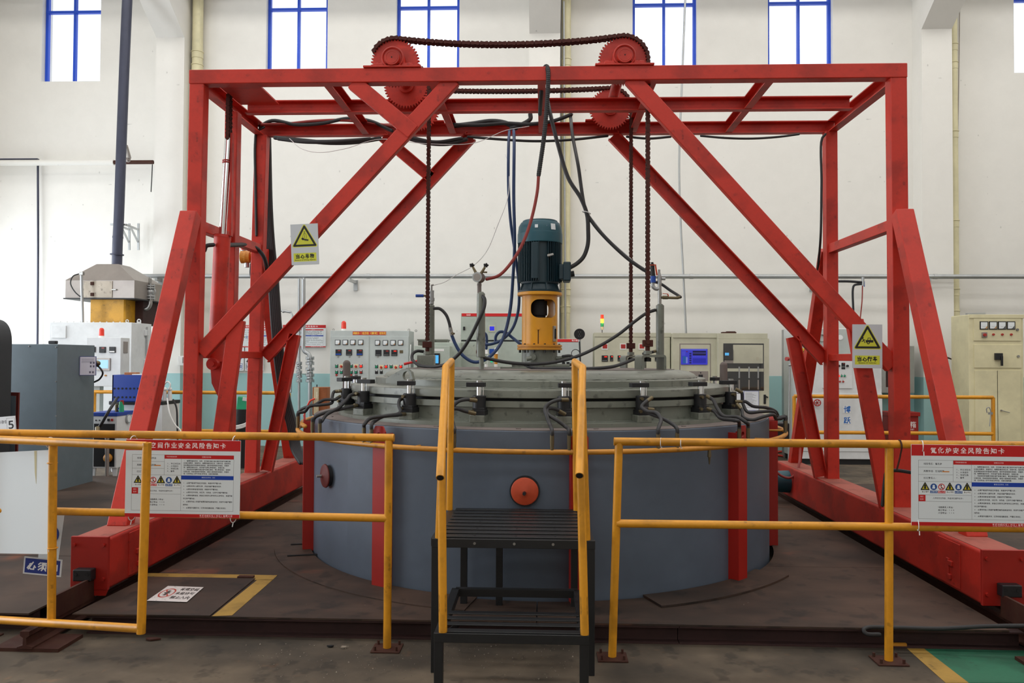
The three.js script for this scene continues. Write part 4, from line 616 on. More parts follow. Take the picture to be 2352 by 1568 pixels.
// ---------- black access steps with yellow handrails ----------
{
  const s = thing('access_steps', 'black slatted two-tread steel steps with yellow tube handrails before the furnace', 'steps', [-0.15, 0, -4.05]);
  const x0 = -0.447, x1 = 0.18, K = M.stepBlack, w = 0.038, yU = 0.638, yL = 0.318, zA = -3.5, zB = -3.88, zC = -4.17, zD = -4.6;
  const leg = (x, z, h, name = 'leg') => mb().slab(x - w / 2, x + w / 2, 0, h, z - w / 2, z + w / 2, 0.003).build(name, K, s);
  for (const x of [x0, x1]) { leg(x, zA, yL - 0.002); leg(x + (x < 0 ? -0.066 : 0.05), zB, yU - 0.002); leg(x, zD, yU - 0.002); }
  leg(-0.245, zD, yU - 0.04, 'centre_leg');
  const bar = (p, q, h, t, name) => mb().slab(p[0], q[0], p[1], p[1] + h, p[2], q[2], 0.002).build(name, K, s);
  const xo0 = x0 - 0.085, xo1 = x1 + 0.07;
  // upper platform
  bar([xo0, yU - 0.042, zB - 0.0], [xo1, 0, zB + 0.02], 0.042, 0, 'front_apron'); bar([x0, yU - 0.04, zD - 0.02], [x1, 0, zD + 0.012], 0.04, 0, 'back_bar');
  for (const x of [x0 - 0.06, x1 + 0.045]) bar([x - 0.03, yU - 0.04, zD], [x + 0.02, 0, zB], 0.04, 0, 'side_bar');
  for (let k = 0; k < 9; k++) { const z = zB - 0.012 - k * 0.086; bar([x0 - 0.05, yU - 0.012, z - 0.054], [x1 + 0.03, 0, z], 0.017, 0, 'slat'); for (const bx of [-0.33, -0.13, 0.06]) if (k % 2 === 0) mb().cyl(V(bx, yU + 0.004, z - 0.026), V(bx, yU + 0.0065, z - 0.026), 0.006).build('slat_screw', K, s); }
  for (const bx of [-0.325, -0.135, 0.05]) mb().cyl(V(bx, yU - 0.02, zB + 0.02), V(bx, yU - 0.02, zB + 0.0225), 0.0065, 0.0065, 14).build('apron_rivet', M.steel, s);
  // lower tread
  bar([x0 - 0.02, yL - 0.04, zA - 0.02], [x1 + 0.02, 0, zA + 0.02], 0.04, 0, 'front_apron'); bar([x0, yL - 0.04, zC - 0.02], [x1, 0, zC + 0.015], 0.04, 0, 'back_bar');
  for (const x of [x0, x1]) bar([x - 0.02, yL - 0.04, zC], [x + 0.02, 0, zA], 0.04, 0, 'side_bar');
  for (let k = 0; k < 4; k++) { const z = zA + 0.008 - k * 0.078 - (k ? 0.012 : 0); const q = bar([x0 + 0.01, yL, z - 0.042], [x1 - 0.01, 0, z], 0.005, 0, 'slat'); }
  for (const x of [x0, x1]) mb().bar(V(x, 0.02, zD + 0.02), V(x, 0.28, zA - 0.02), 0.03, 0.004, 0, V(0, 1, 0)).build('bottom_tie', K, s);
  // handrails
  const T = 0.0185, H = (side) => {
    const sg = side < 0 ? -1 : 1, X = (px, py, d) => at(px, py, d), P = side < 0
      ? { A: X(1011, 1097, 3.44), t: X(1024, 843, 4.0), b: X(1037, 829, 4.58), base: V(x0 - 0.085, yU, zD), c: V(x0 + 0.018, yL, zA + 0.005), d: V(x0 - 0.052, yU, zB) }
      : { A: X(1331, 1092, 3.44), t: X(1338, 844, 4.0), b: X(1320, 830, 4.58), base: V(x1 + 0.012, yU, zD), c: V(x1 + 0.002, yL, zA + 0.005), d: V(x1 + 0.03, yU, zB) };
    const h = mb().cyl(P.A, P.t, T, T, 20).ball(P.t, T, 16).cyl(P.t, P.b, T, T, 20).ball(P.b, T, 16).cyl(P.b, P.base, T, T, 20).build('handrail', M.yellow, s);
    const up = P.t.clone().sub(P.A), onRail = (z) => P.A.clone().addScaledVector(up, (z - P.A.z) / up.z);
    mb().cyl(P.c, onRail(P.c.z - 0.06), T, T, 20).build('rail_post', M.yellow, h); mb().cyl(P.d, onRail(P.d.z + 0.02), T, T, 20).build('rail_post', M.yellow, h);
    const ax = up.clone().normalize(); mb().cyl(P.A.clone().addScaledVector(ax, -0.0012), P.A.clone().addScaledVector(ax, 0.002), T * 0.8, T * 0.8, 20).build('open_end', M.dark, h);
  };
  H(-1); H(1);
}
// pasted sheet on the hatch
{
  const t = canvas(400, 256, '#cfc8c6', (c) => { c.strokeStyle = '#b0463c'; c.lineWidth = 14; c.beginPath(); c.arc(96, 120, 70, 0, 7); c.moveTo(50, 70); c.lineTo(142, 172); c.stroke(); c.fillStyle = '#4a4240'; c.fillRect(80, 78, 30, 84); c.fillRect(62, 110, 64, 16); ['有限空间', '未经许可', '禁止入内'].forEach((s, i) => text(c, s, 190, 28 + i * 70, 40, 49, 7, '#3c3534')); for (let i = 0; i < 60; i++) { c.fillStyle = 'rgba(70,60,56,0.35)'; c.fillRect(rnd() * 400, rnd() * 256, 4 + rnd() * 18, 2 + rnd() * 6); } });
  const y = DECK + 0.012, P = [[337, 1379], [429, 1382], [468, 1348], [386, 1345]].map((a) => on(...a, y)), g = new THREE.BufferGeometry(), base = P[0];
  const pos = []; P.forEach((p) => pos.push(p.x - base.x, 0, p.z - base.z)); g.setAttribute('position', new THREE.Float32BufferAttribute(pos, 3)); g.setAttribute('uv', new THREE.Float32BufferAttribute([0, 0, 1, 0, 1, 1, 0, 1], 2)); g.setIndex([0, 1, 2, 0, 2, 3]); g.computeVertexNormals();
  const o = thing('pasted_sheet', 'scuffed white no-entry sheet pasted on the rusty floor hatch', 'sheet', base), m = new THREE.Mesh(g, printMat(t, 0.8)); m.name = 'print'; m.receiveShadow = true; o.add(m);
}

// ---------- services on the back wall ----------
{
  const wz = -13.15, pipeY = at(1330, 634.5, 13.15).y;
  const p = thing('wall_pipe', 'long galvanized pipe running level along the whole back wall', 'pipe', [-6.6, pipeY, wz]);
  mb().cyl(V(at(312, 634, 13.15).x, pipeY, wz), V(9.6, pipeY, wz), 0.037, 0.037, 20).build('pipe_run', M.zinc, p);
  for (const px of [846, 1588, 2148]) mb().cyl(V(at(px, 634, 13.15).x - 0.03, pipeY, wz), V(at(px, 634, 13.15).x + 0.03, pipeY, wz), 0.042, 0.042, 20).build('pipe_socket', M.zinc, p);
  for (const px of [362, 803, 1885, 2132]) { const x = at(px, 640, 13.15).x, zw = px > 2100 || px < 400 ? -13.27 : -13.6; mb().slab(x - 0.02, x + 0.02, pipeY - 0.085, pipeY - 0.037, zw, wz + 0.06).slab(x - 0.035, x + 0.035, pipeY - 0.2, pipeY - 0.02, zw, zw + 0.03).build('wall_bracket', M.zinc, p); }
  const drops = [['thin galvanized drop pipe with small flanged valves beside the wider one', 687, 642, 687, 0.022], ['wide galvanized drop pipe with an offset bend and stacked flanged valves', 697, 642, 712, 0.034]];
  drops.forEach(([label, x0, y0, x1, r], i) => {
    const t = thing('drop_pipe', label, 'pipe', at(x0, 900, 13.05)), q = (x, y) => at(x, y, 13.12);
    if (i) mb().tube([q(x0, 642), q(x0, 700), q(x0, 785)], r, 12).tube([q(x0, 784), q(x0, 800), q(x0 + 4, 808), q(x1 - 4, 812), q(x1, 820), q(x1, 828)], r, 12).build('pipe_run', M.zinc, t);
    else mb().cyl(q(x0, 640), q(x0, 836), r, r, 14).build('pipe_run', M.zinc, t);
    mb().cyl(q(x1, 820), at(x1, 1000, 13.12).setY(0.02), r, r, 14).build('lower_pipe', M.zinc, t);
    for (const [y, R] of i ? [[822, 1], [834, 1], [847, 1], [861, 1], [874, 1]] : [[834, 1], [844, 1], [854, 1], [864, 1], [874, 1]]) { const c = q(x1, y), f = mb().cyl(c.clone().add(V(0, 0.012, 0)), c.clone().add(V(0, -0.012, 0)), r * 2, r * 2, 18).build('flange', M.zinc, t); for (let k = 0; k < 6; k++) { const a = k / 6 * 6.283; mb().cyl(c.clone().add(V(Math.cos(a) * r * 1.9, 0.026, Math.sin(a) * r * 1.9)), c.clone().add(V(Math.cos(a) * r * 1.9, -0.026, Math.sin(a) * r * 1.9)), 0.007, 0.007, 6).build('flange_bolt', M.zinc, f); } }
    for (const y of i ? [828, 854, 867] : [839, 859]) mb().ball(q(x1, y), r * 1.55, 14).build('valve_body', M.zinc, t);
    if (i) mb().bar(q(x1 - 4, 860), q(x1 - 26, 858), 0.02, 0.008).build('valve_lever', M.brass, t);
  });
  const st = thing('stub_pipe', 'small cranked pipe stepping down beside the black cable bundle', 'pipe', at(655, 760, 13.1)), q = (x, y) => at(x, y, 13.1);
  mb().tube([q(640, 642), q(640, 712)], 0.014, 10).tube([q(640, 712), q(668, 717)], 0.02, 10).tube([q(668, 717), q(671, 722), q(670, 790), q(668, 900)], 0.016, 10).ball(q(640, 713), 0.024).ball(q(651, 715), 0.026).build('pipe_run', M.zinc, st);
  // downpipes and conduits
  const down = (label, px, r, z, y0, y1, cuts, m = M.wall) => { const t = thing('downpipe', label, 'pipe', [at(px, 400, -z).x, y0, z]); mb().cyl(V(at(px, 400, -z).x, y0, z), V(at(px, 400, -z).x, y1, z), r, r, 24).build('pipe_run', m, t); for (const y of cuts) { const Y = at(px, y, -z).y, x = at(px, 400, -z).x; mb().cyl(V(x, Y - 0.05, z), V(x, Y + 0.06, z), r * 1.08, r * 1.08, 24).ring(V(x, Y + 0.06, z), Y1, r * 1.08, 0.01, 28).build('pipe_socket', m, t); } };
  down('pale plastic downpipe beside the column behind the front gantry corner', 450, 0.088, -13.48, 0, 9.4, [128, 158], M.cabCream);
  down('pale plastic downpipe at the middle column behind the motor', 1300, 0.075, -13.5, 0, 9.4, [145, 672, 712], M.cabCream);
  down('pale plastic downpipe tucked behind the column beside the cream cabinet', 2192, 0.06, -13.52, 0, 9.4, [110, 152, 310, 515, 672, 722], M.cabCream);
  const cond = (label, pts, d, r, m = M.zinc) => { const t = thing('conduit', label, 'conduit', at(...pts[pts.length - 1], d)); mb().tube(pts.map((a) => at(...a, d)), r, 8).build('tube', m, t); };
  cond('thin steel conduit on the middle downpipe', [[1295, 4], [1296, 300], [1298, 600], [1299, 860]], 13.38, 0.016);
  cond('slack pale cable conduit dropping to the computer cabinet', [[1575, -30], [1566, 200], [1560, 370], [1563, 500], [1570, 640], [1576, 768]], 13.3, 0.017);
  cond('thin seam conduit on the wall by the last window', [[2205, -20], [2202, 195], [2198, 420], [2195, 700]], 13.56, 0.008, M.hood);
  const sh = thing('duct_pipe', 'white horizontal duct on the wall below the first window, grey rusty end', 'pipe', at(200, 373, 13.4)), dz = 13.45, dy = at(200, 373, dz).y;
  mb().cyl(V(XL, dy, -dz), V(at(262, 373, dz).x, dy, -dz), 0.05, 0.05, 20).build('white_length', M.wall, sh); mb().cyl(V(at(262, 373, dz).x, dy, -dz), V(at(352, 373, dz).x, dy, -dz), 0.034, 0.034, 20).build('grey_length', M.rust, sh);
  mb().slab(XL, at(88, 367, dz).x, dy + 0.052, dy + 0.07, -dz - 0.03, -dz + 0.03).build('cable_tray', M.flue, sh);
  mb().tube([at(350, 378, dz), at(349, 400, dz), at(347, 440, dz)], 0.008, 6).build('pull_chain', M.black, sh);
  cond('thin dark conduit running down the wall at the far left', [[87, 368], [87.5, 560], [86, 800]], 13.52, 0.018, M.flue);
  // black air line with valve, by the boxed machine
  const a = thing('air_line', 'black air line with blue cock and thin red hose below the wall pipe', 'pipe', at(1960, 650, 13.1)), r = (x, y) => at(x, y, 13.05);
  mb().tube([r(1900, 646), r(1950, 646), r(1978, 648)], 0.02, 8).tube([r(1978, 652), r(1962, 655), r(1959, 664), r(1960, 715), r(1961, 760)], 0.018, 8).build('black_pipe', M.black, a);
  mb().cyl(r(1982, 636), r(1982, 656), 0.022).build('cock', M.zinc, a); mb().bar(r(1985, 646), r(1985, 658), 0.015, 0.01).build('cock_handle', M.handleBlue, a); mb().tube([r(1981, 656), r(1980, 690), r(1976, 730), r(1972, 780)], 0.01, 8).build('red_hose', M.redHose, a);
}
// ---------- cabinets along the back wall ----------
function cabinet(name, label, x0, x1, top, d, depth, mat, cat = 'cabinet') {
  const a = at(x0, 830, d).x, b = at(x1, 830, d).x, y = at((x0 + x1) / 2, top, d).y, t = thing(name, label, cat, [(a + b) / 2, 0, -d]);
  mb().slab(a, b, 0.08, y, -d - depth, -d, 0.006).build('body', mat, t); mb().slab(a + 0.02, b - 0.02, 0, 0.085, -d - depth + 0.02, -d - 0.03).build('plinth', M.black, t);
  const f = (x, y2, o = 0) => at(x, y2, d).add(V(0, 0, o)), k = d / FOCAL;
  const box = (nm, m, X0, Y0, X1, Y1b, t0 = 0.006, par = t, z = 0, r = 0.002) => { const p = f((X0 + X1) / 2, (Y0 + Y1b) / 2), w = (X1 - X0) * k, h = (Y1b - Y0) * k; return mb().box(p.x, p.y, p.z + t0 / 2 + z, w, h, t0, Math.min(r, t0 / 2.1)).build(nm, m, par); };
  const disc = (nm, m, x, y2, rp, t0 = 0.012, par = t, z = 0) => { const p = f(x, y2, z); return mb().cyl(p, p.clone().add(V(0, 0, t0)), rp * k, rp * k * 0.92, 18).build(nm, m, par); };
  const api = { t, f, k, box, disc, y, a, b,
    meter(x, y2, w, h, corner = M.orange) { const m = box('panel_meter', M.black, x, y2, x + w, y2 + h, 0.02), e = w * 0.11; box('dial', M.meterFace, x + e, y2 + e, x + w - e, y2 + h - e, 0.003, m, 0.02); const p = f(x + w - e * 1.2, y2 + h - e * 1.2, 0.0235), s = w * 0.34 * k; mb().plate([[0, 0], [-s, 0], [-s * 0.4, s * 0.25], [0, s]], 0.002, mat4(p)).build('corner', corner, m); const q = f(x + w * 0.3, y2 + h * 0.62, 0.0235); mb().bar(q, q.clone().add(V(w * 0.42 * k, -h * 0.06 * k, 0)), 0.003, 0.001).build('pointer', M.black, m); },
    display(x, y2, w, h, digits = M.redLamp, band) { const m = box('controller', M.black, x, y2, x + w, y2 + h, 0.02); if (digits) box('digits', digits, x + w * 0.42, y2 + h * 0.14, x + w * 0.86, y2 + h * 0.3, 0.002, m, 0.02); if (band) box('lower_band', band, x + w * 0.06, y2 + h * 0.7, x + w * 0.94, y2 + h * 0.92, 0.003, m, 0.02); else for (let i = 0; i < 4; i++) box('key', M.cabGrey, x + w * (0.14 + i * 0.2), y2 + h * 0.8, x + w * (0.22 + i * 0.2), y2 + h * 0.88, 0.002, m, 0.02); },
    lamp(x, y2, m, rp = 3) { const c = box('push_button', M.black, x - rp * 1.15, y2 - rp * 1.6, x + rp * 1.15, y2 + rp * 1.1, 0.012); box('name_tag', M.plastic, x - rp * 0.7, y2 - rp * 1.5, x + rp * 0.7, y2 - rp * 1.02, 0.002, c, 0.012); disc('cap', m, x, y2, rp * 0.85, 0.02, c, 0.012); },
    rotary(x, y2, rp = 5) { const c = box('rotary_switch', M.cabCream, x - rp, y2 - rp, x + rp, y2 + rp, 0.012); disc('knob', M.redDull, x, y2 + 0.6, rp * 0.55, 0.025, c, 0.012); const p = f(x, y2, 0.045); mb().box(p.x, p.y, p.z, rp * 0.3 * k, rp * 1.25 * k, 0.02, 0.003).build('knob_grip', M.redHot, c); },
  };
  return api;
}
const beacon = (label, x, y0, y1, d, off = 0.15, lit = M.redHot) => { const k = d / FOCAL, p = at(x, y1, d), t = thing('warning_beacon', label, 'beacon', p), h = (y1 - y0) * k, r = h * 0.29, z = -d - off; mb().cyl(V(p.x, p.y - 0.006, z), V(p.x, p.y + h * 0.22, z), r * 1.05, r * 0.95, 22).build('base', M.plastic, t); mb().cyl(V(p.x, p.y + h * 0.22, z), V(p.x, p.y + h * 0.94, z), r * 0.98, r * 0.92, 22).ball(V(p.x, p.y + h * 0.86, z), r * 0.92, 18).build('lens', lit, t); };
{
  // meter cabinet
  let c = cabinet('meter_cabinet', 'pale grey two-door control cabinet with eight square meters and a red slogan strip', 758, 939.5, 759, 12.2, 0.45, M.cabGrey, 'cabinet');
  c.box('door', M.cabGrey, 760, 771.5, 847.5, 1030, 0.008); c.box('door', M.cabGrey, 850, 771.5, 938, 1030, 0.008);
  [770, 787.5, 805, 823].forEach((x) => c.meter(x, 780, 12, 12)); [861.5, 879.3, 897, 914.7].forEach((x) => c.meter(x, 781, 12, 12));
  [[771, 1], [795, 0], [819.5, 1]].forEach(([x, b]) => c.display(x, 802, 14, 14, M.redDull, b ? M.handleBlue : null)); c.display(862.5, 803, 14, 14, null); c.display(881, 803, 14, 14, M.redDull); c.display(899, 803, 14, 14, M.redLamp); c.box('hour_counter', M.brass, 918, 804, 926, 811, 0.012);
  c.lamp(773.5, 841, M.greenLamp); c.rotary(784.5, 841); c.lamp(807, 841, M.greenLamp); c.rotary(818, 841); c.lamp(829.5, 841, M.redLamp); c.lamp(865, 842, M.greenLamp); c.rotary(876, 843); c.lamp(887, 842, M.redLamp); c.lamp(898.5, 842, M.greenLamp); c.rotary(909.5, 843); c.lamp(921, 842, M.redLamp);
  for (const [x, m] of [[773.5, M.greenLamp], [784.5, M.greenLamp], [807, M.greenLamp], [818, M.greenLamp], [829.5, M.redDull], [865, M.black], [876, M.black]]) c.lamp(x, 855, m);
  for (const x of [773.5, 807]) c.disc('stop_button', M.redDull, x, 861, 2.6, 0.02);
  for (const x of [777, 803, 825, 868]) c.disc('cam_lock', M.steel, x, 819, 1.8, 0.016);
  const ip = c.box('instruction_label', M.plastic, 913, 811, 934, 825, 0.002); c.disc('blue_disc', M.handleBlue, 918.5, 819, 5, 0.002, ip, 0.002);
  const e = c.f(946, 757); for (const [x, dz] of [[764, -0.05], [938, -0.05], [946, -0.4]]) { const p = at(x, 757, 12.2); mb().ring(V(p.x, c.y + 0.014, -12.2 + dz), V(0, 0, 1), 0.014, 0.004, 18).build('lifting_eye', M.steel, c.t); }
  panel('slogan_strip', 'small red strip with gold characters on the meter cabinet top', 'sign', c.f(848.5, 765, 0.003), 78 * c.k, 8 * c.k, canvas(1024, 106, '#c22a1c', (q) => text(q, '安全第一 预防为主 居安思危 警钟长鸣', 12, 16, 70, 53, 9, '#f0cf52')), { parent: c.t, t: 0.002, back: M.tapeRed });
  panel('document_holder', 'blue-framed paper low on the meter cabinet behind the bollard', 'document', c.f(818, 874, 0.006), 16 * c.k, 20 * c.k, canvas(128, 160, '#e8edf2', (q) => { q.strokeStyle = '#2a3c9c'; q.lineWidth = 14; q.strokeRect(0, 0, 128, 160); }), { t: 0.004, back: M.blueBox });
  beacon('red beacon on top of the grey meter cabinet', 784, 738, 758.5, 12.2);
  const cw = thing('cable_duct', 'thin white cable duct on the side of the meter cabinet', 'duct', at(942.5, 860, 12.2)); mb().tube([at(943.5, 792, 12.19), at(942, 830, 12.18), at(942, 860, 12.19)], 0.008, 8).build('tube', M.plastic, cw);
  // small terminal cabinet and its neighbour
  c = cabinet('terminal_cabinet', 'small pale green cabinet with narrow cyan screen beside the chain block', 951, 1033, 794, 11.9, 0.35, M.cabGreen);
  c.box('name_strip', M.plastic, 996, 801, 1020, 806.5, 0.003); const sc = c.box('screen_bezel', M.black, 994, 811, 1010.5, 837, 0.012); c.box('screen', M.screenCyan, 999, 815.5, 1007.5, 834, 0.002, sc, 0.012);
  c = cabinet('green_cabinet', 'plain grey-green cabinet standing close behind the narrow cyan screen cabinet', 972, 1058, 786, 12.35, 0.4, M.cabGreen); c.box('door', M.cabGreen, 975, 789, 1055, 1030, 0.006);
  const bx = thing('cable_box', 'dark green open box on top of the grey-green cabinet', 'box', at(993, 793, 12.4)); { const p = at(960, 793, 12.4), q = at(1027, 779, 12.4); mb().slab(p.x, q.x, p.y, q.y - 0.02, -12.7, -12.4, 0.003).slab(p.x - 0.01, q.x + 0.01, q.y - 0.02, q.y, -12.72, -12.38).build('shell', M.lid, bx); }
  // switchgear
  c = cabinet('switchgear_cabinet', 'grey-green switchgear cabinet with bright red header and small blue display', 1058, 1222, 719, 12.6, 0.6, M.cabGreen);
  c.box('red_header', M.tapeRed, 1060, 719.5, 1221, 726.5, 0.006); c.box('upper_door', M.cabGreen, 1059.5, 729, 1221, 780.5, 0.01); c.box('lower_door', M.cabGreen, 1059.5, 785, 1221, 1020, 0.01); c.box('door_gap', M.dark, 1059, 781, 1221, 784, 0.003);
  c.box('handle', M.black, 1064, 750, 1068.5, 758, 0.03); const s2 = c.box('screen_bezel', M.cabBeige, 1122.5, 747, 1138, 762, 0.018); c.box('screen', M.screenBlue, 1125, 749.5, 1135.5, 759, 0.002, s2, 0.018);
  panel('header_lettering', 'white letters on the red header of the switchgear cabinet', 'lettering', c.f(1077, 723, 0.008), 12 * c.k, 5.4 * c.k, canvas(240, 110, '#d01f22', (q) => { q.fillStyle = '#f4f4f4'; q.font = 'bold 92px sans-serif'; q.fillText('GGD', 8, 90); }), { parent: c.t, t: 0.001, back: M.tapeRed });
  panel('chalk_mark', 'faint pencil circle with cross and letters JP on the switchgear door', 'marking', c.f(1078, 803, 0.0112), 34 * c.k, 26 * c.k, canvas(272, 208, '#b4beb3', (q) => { q.strokeStyle = '#9aa39a'; q.lineWidth = 3; q.beginPath(); q.arc(110, 120, 80, 0, 7); q.moveTo(60, 130); q.lineTo(160, 110); q.moveTo(112, 80); q.lineTo(106, 170); q.stroke(); q.fillStyle = '#555c58'; q.font = '40px sans-serif'; q.fillText('JP', 205, 40); }), { parent: c.t, t: 0.0006, back: M.cabGreen });
  for (const [x, m, label] of [[1117, M.plastic, 'clear empty flow meter tube before the switchgear'], [1139, M.orange, 'clear flow meter tube with orange float before the switchgear']]) {
    const t = thing('flow_meter', label, 'flow meter', at(x, 846, 11.6)), p = (y) => at(x, y, 11.6);
    mb().cyl(p(849).setY(0), p(846), 0.016, 0.016, 12).build('stand_pipe', M.zinc, t); mb().cyl(p(849), p(836), 0.022, 0.026, 18).build('lower_fitting', M.plastic, t); mb().cyl(p(836), p(812), 0.024, 0.03, 18).build('tube', m === M.orange ? M.orange : M.glass, t); mb().cyl(p(812), p(798), 0.03, 0.016, 18).build('upper_fitting', M.plastic, t); mb().ring(p(812), Y1, 0.028, 0.006, 20).build('collar', M.plastic, t);
  }
  c.box('blue_switch', M.handleBlue, 1124, 801, 1135, 812, 0.02); c.disc('green_lamp', M.greenLit, 1129.5, 829, 3, 0.02); c.box('label_plate', M.plastic, 1125, 837, 1134, 841, 0.004);
  // power cabinet
  c = cabinet('power_cabinet', 'pale grey power cabinet with red header beside the yellow motor lantern', 1228, 1334, 778, 12.3, 0.5, M.cabGrey);
  c.box('red_header', M.tapeRed, 1230, 778.5, 1328, 785, 0.006); c.box('door', M.cabGrey, 1230, 787.5, 1330, 1020, 0.008);
  panel('header_lettering', 'white characters on the red header of the power cabinet', 'lettering', c.f(1320.5, 781.8, 0.008), 15 * c.k, 5.4 * c.k, canvas(300, 108, '#c81f22', (q) => text(q, '动力柜', 8, 12, 80, 97, 11, '#f4f0f0')), { parent: c.t, t: 0.001, back: M.tapeRed });
  const dk = thing('round_disc', 'black round disc with five white dots on a thin stem', 'disc', at(1331, 842, 9.2).setY(0)), dp = at(1331, 767, 9.2), dk2 = 9.2 / FOCAL;
  mb().cyl(dp.clone().add(V(0, 0, -0.03)), dp, 12.5 * dk2, 12.5 * dk2, 40).build('disc', M.black, dk); for (const [x, y] of [[0, 0], [-2, -4.5], [2.5, -4.5], [-2.5, 5], [2.5, 5]]) mb().cyl(dp.clone().add(V(x * dk2, y * dk2, 0)), dp.clone().add(V(x * dk2, y * dk2, 0.002)), 0.0022, 0.0022, 8).build('dot', M.white, dk);
  mb().cyl(at(1331, 779, 9.22), at(1331, 784, 9.22), 0.014, 0.014, 12).build('clamp', M.zinc, dk); mb().tube([at(1331, 784, 9.22), at(1332, 810, 9.22), at(1333, 846, 9.22), at(1333, 900, 9.22), at(1333, 900, 9.22).setY(DECK - 0.1)], 0.009, 8).build('stem', M.black, dk); mb().ring(at(1322, 812, 9.22), V(0.2, 0, 1), 0.048, 0.004, 36).build('cable_loop', M.black, dk);
  // long instrument cabinet
  c = cabinet('instrument_cabinet', 'beige instrument cabinet with small red-lit controllers behind the twin chains', 1366, 1539, 764, 12.3, 0.5, M.cabBeige);
  c.box('top_band', M.cabBeige, 1365, 764, 1540, 773.5, 0.012); c.box('door', M.cabBeige, 1367, 775.5, 1451, 1020, 0.008); c.box('door', M.cabBeige, 1452, 775.5, 1538, 1020, 0.008);
  for (const x of [1382, 1424, 1467]) { const b = c.box('alarm_unit', M.plastic, x, 789, x + 14, 803, 0.012); c.box('red_face', M.redDull, x + 2, 790.5, x + 12.5, 800, 0.003, b, 0.012); }
  c.display(1382, 816, 14, 14, M.redLamp); c.display(1401, 816, 7, 13, M.redLamp); c.display(1418.5, 816, 7, 13, M.redLamp); c.display(1504, 816, 8, 13, M.redLamp);
  c.box('name_strip', M.black, 1397, 836.5, 1418, 839, 0.001);
  const tl = thing('signal_tower', 'slim red, amber and green signal tower lit amber on the beige cabinet', 'signal light', at(1383, 764, 12.4)), T = (y) => at(1383, y, 12.45), kk = 12.45 / FOCAL;
  mb().cyl(T(764), T(756), 0.006, 0.006, 8).build('pole', M.black, tl); mb().cyl(T(757), T(750.5), 0.024, 0.026, 18).build('base', M.cabBeige, tl); mb().cyl(T(750), T(742), 0.026, 0.026, 18).build('green_segment', M.greenLamp, tl); mb().cyl(T(741.5), T(732), 0.027, 0.027, 18).build('amber_segment', M.amberLit, tl); mb().cyl(T(731.5), T(722.5), 0.026, 0.024, 18).build('red_segment', M.redHot, tl);
  { const l = new THREE.PointLight(0xffb040, 0.15); l.position.copy(T(737)).add(V(0, 0, 0.06)); l.castShadow = true; scene.add(l); }
  // computer cabinet
  c = cabinet('computer_cabinet', 'beige cabinet with glowing violet-blue computer screen behind a recessed door', 1546, 1646, 765, 12.1, 0.55, M.cabBeige);
  c.box('top_band', M.cabBeige, 1545.5, 765, 1646.5, 775.5, 0.014); const fr = c.box('recess', M.hood, 1561, 789, 1632, 900, 0.003); c.box('inner_panel', M.cabBeige, 1563.5, 792, 1630, 899, 0.004, fr, 0.001);
  panel('computer_screen', 'violet-blue computer screen showing a furnace diagram', 'screen', c.f(1594, 819, 0.012), 60 * c.k, 36 * c.k, canvas(600, 360, '#4a4cf4', (q) => { q.fillStyle = '#1b1b50'; q.fillRect(266, 45, 300, 105); q.fillStyle = '#3236d0'; q.fillRect(266, 215, 300, 110); q.fillStyle = '#7d86ff'; q.fillRect(12, 10, 570, 18); q.fillStyle = '#2b6fc8'; q.fillRect(40, 170, 80, 160); q.fillStyle = '#8fa0ff'; q.fillRect(112, 190, 40, 140); for (let i = 0; i < 5; i++) { q.fillStyle = '#22246a'; q.fillRect(190, 92 + i * 52, 46, 36); } q.fillStyle = '#6a6ef0'; q.fillRect(270, 88, 290, 12); q.fillStyle = '#8a2020'; q.fillRect(120, 54, 28, 20); for (let i = 0; i < 7; i++) { q.fillStyle = '#6f78ff'; q.fillRect(20, 60 + i * 14, 80, 5); q.fillRect(275 + i * 40, 170, 26, 8); } }), { parent: c.t, t: 0.012, back: M.black, glow: 0.9 });
  const kb = c.box('drive_panel', M.hood, 1583, 852, 1626, 874, 0.01); c.box('drive_slot', M.black, 1604, 860, 1614, 866, 0.003, kb, 0.01); c.disc('power_key', M.black, 1609, 856, 1.4, 0.003, kb, 0.01);
  // glass door cabinet
  c = cabinet('glass_door_cabinet', 'beige cabinet with big dark glass door window and hanging fittings inside', 1649, 1766, 777, 12.0, 0.55, M.cabBeige);
  { const a = c.f(1649, 765), b = c.f(1763, 777); mb().slab(a.x, b.x, b.y - 0.004, a.y, -12.55, -11.995, 0.004).build('top_band', M.cabBeige, c.t); }
  c.box('door', M.cabBeige, 1651, 779, 1765, 1020, 0.01); const w = c.box('window_recess', M.black, 1662, 789, 1753, 896, 0.004, c.t, 0.009, 0.03);
  c.box('inner_panel', M.cabBeige, 1684, 792, 1751, 834, 0.004, w, 0.0135); c.box('inner_panel', M.hood, 1664, 827, 1684, 834, 0.004, w, 0.0135); const ct = c.box('controller', M.black, 1663, 803, 1683, 826, 0.02, w, 0.0135); c.box('lit_display', M.screenCyan, 1664, 810, 1673, 816, 0.002, ct, 0.034);
  c.box('manifold_bar', M.cabBeige, 1670, 846, 1752, 853, 0.012, w, 0.0135); for (const x of [1697, 1719.5, 1740.5]) { c.box('hanging_fitting', M.zinc, x - 1.5, 842, x + 1.5, 868, 0.016, w, 0.0135); c.box('glass_tube', M.hood, x - 1.5, 872, x + 1.5, 894, 0.012, w, 0.0135); }
  const gl = c.box('glass', M.glass, 1662, 789, 1753, 896, 0.003, w, 0.045); const hd = c.box('door_handle', M.black, 1753.5, 906, 1758.5, 927, 0.02); { const p = c.f(1760, 911, 0.03); mb().box(p.x, p.y, p.z, 0.04, 0.02, 0.015, 0.004, [0, 0, -0.5]).build('lever', M.black, hd); }
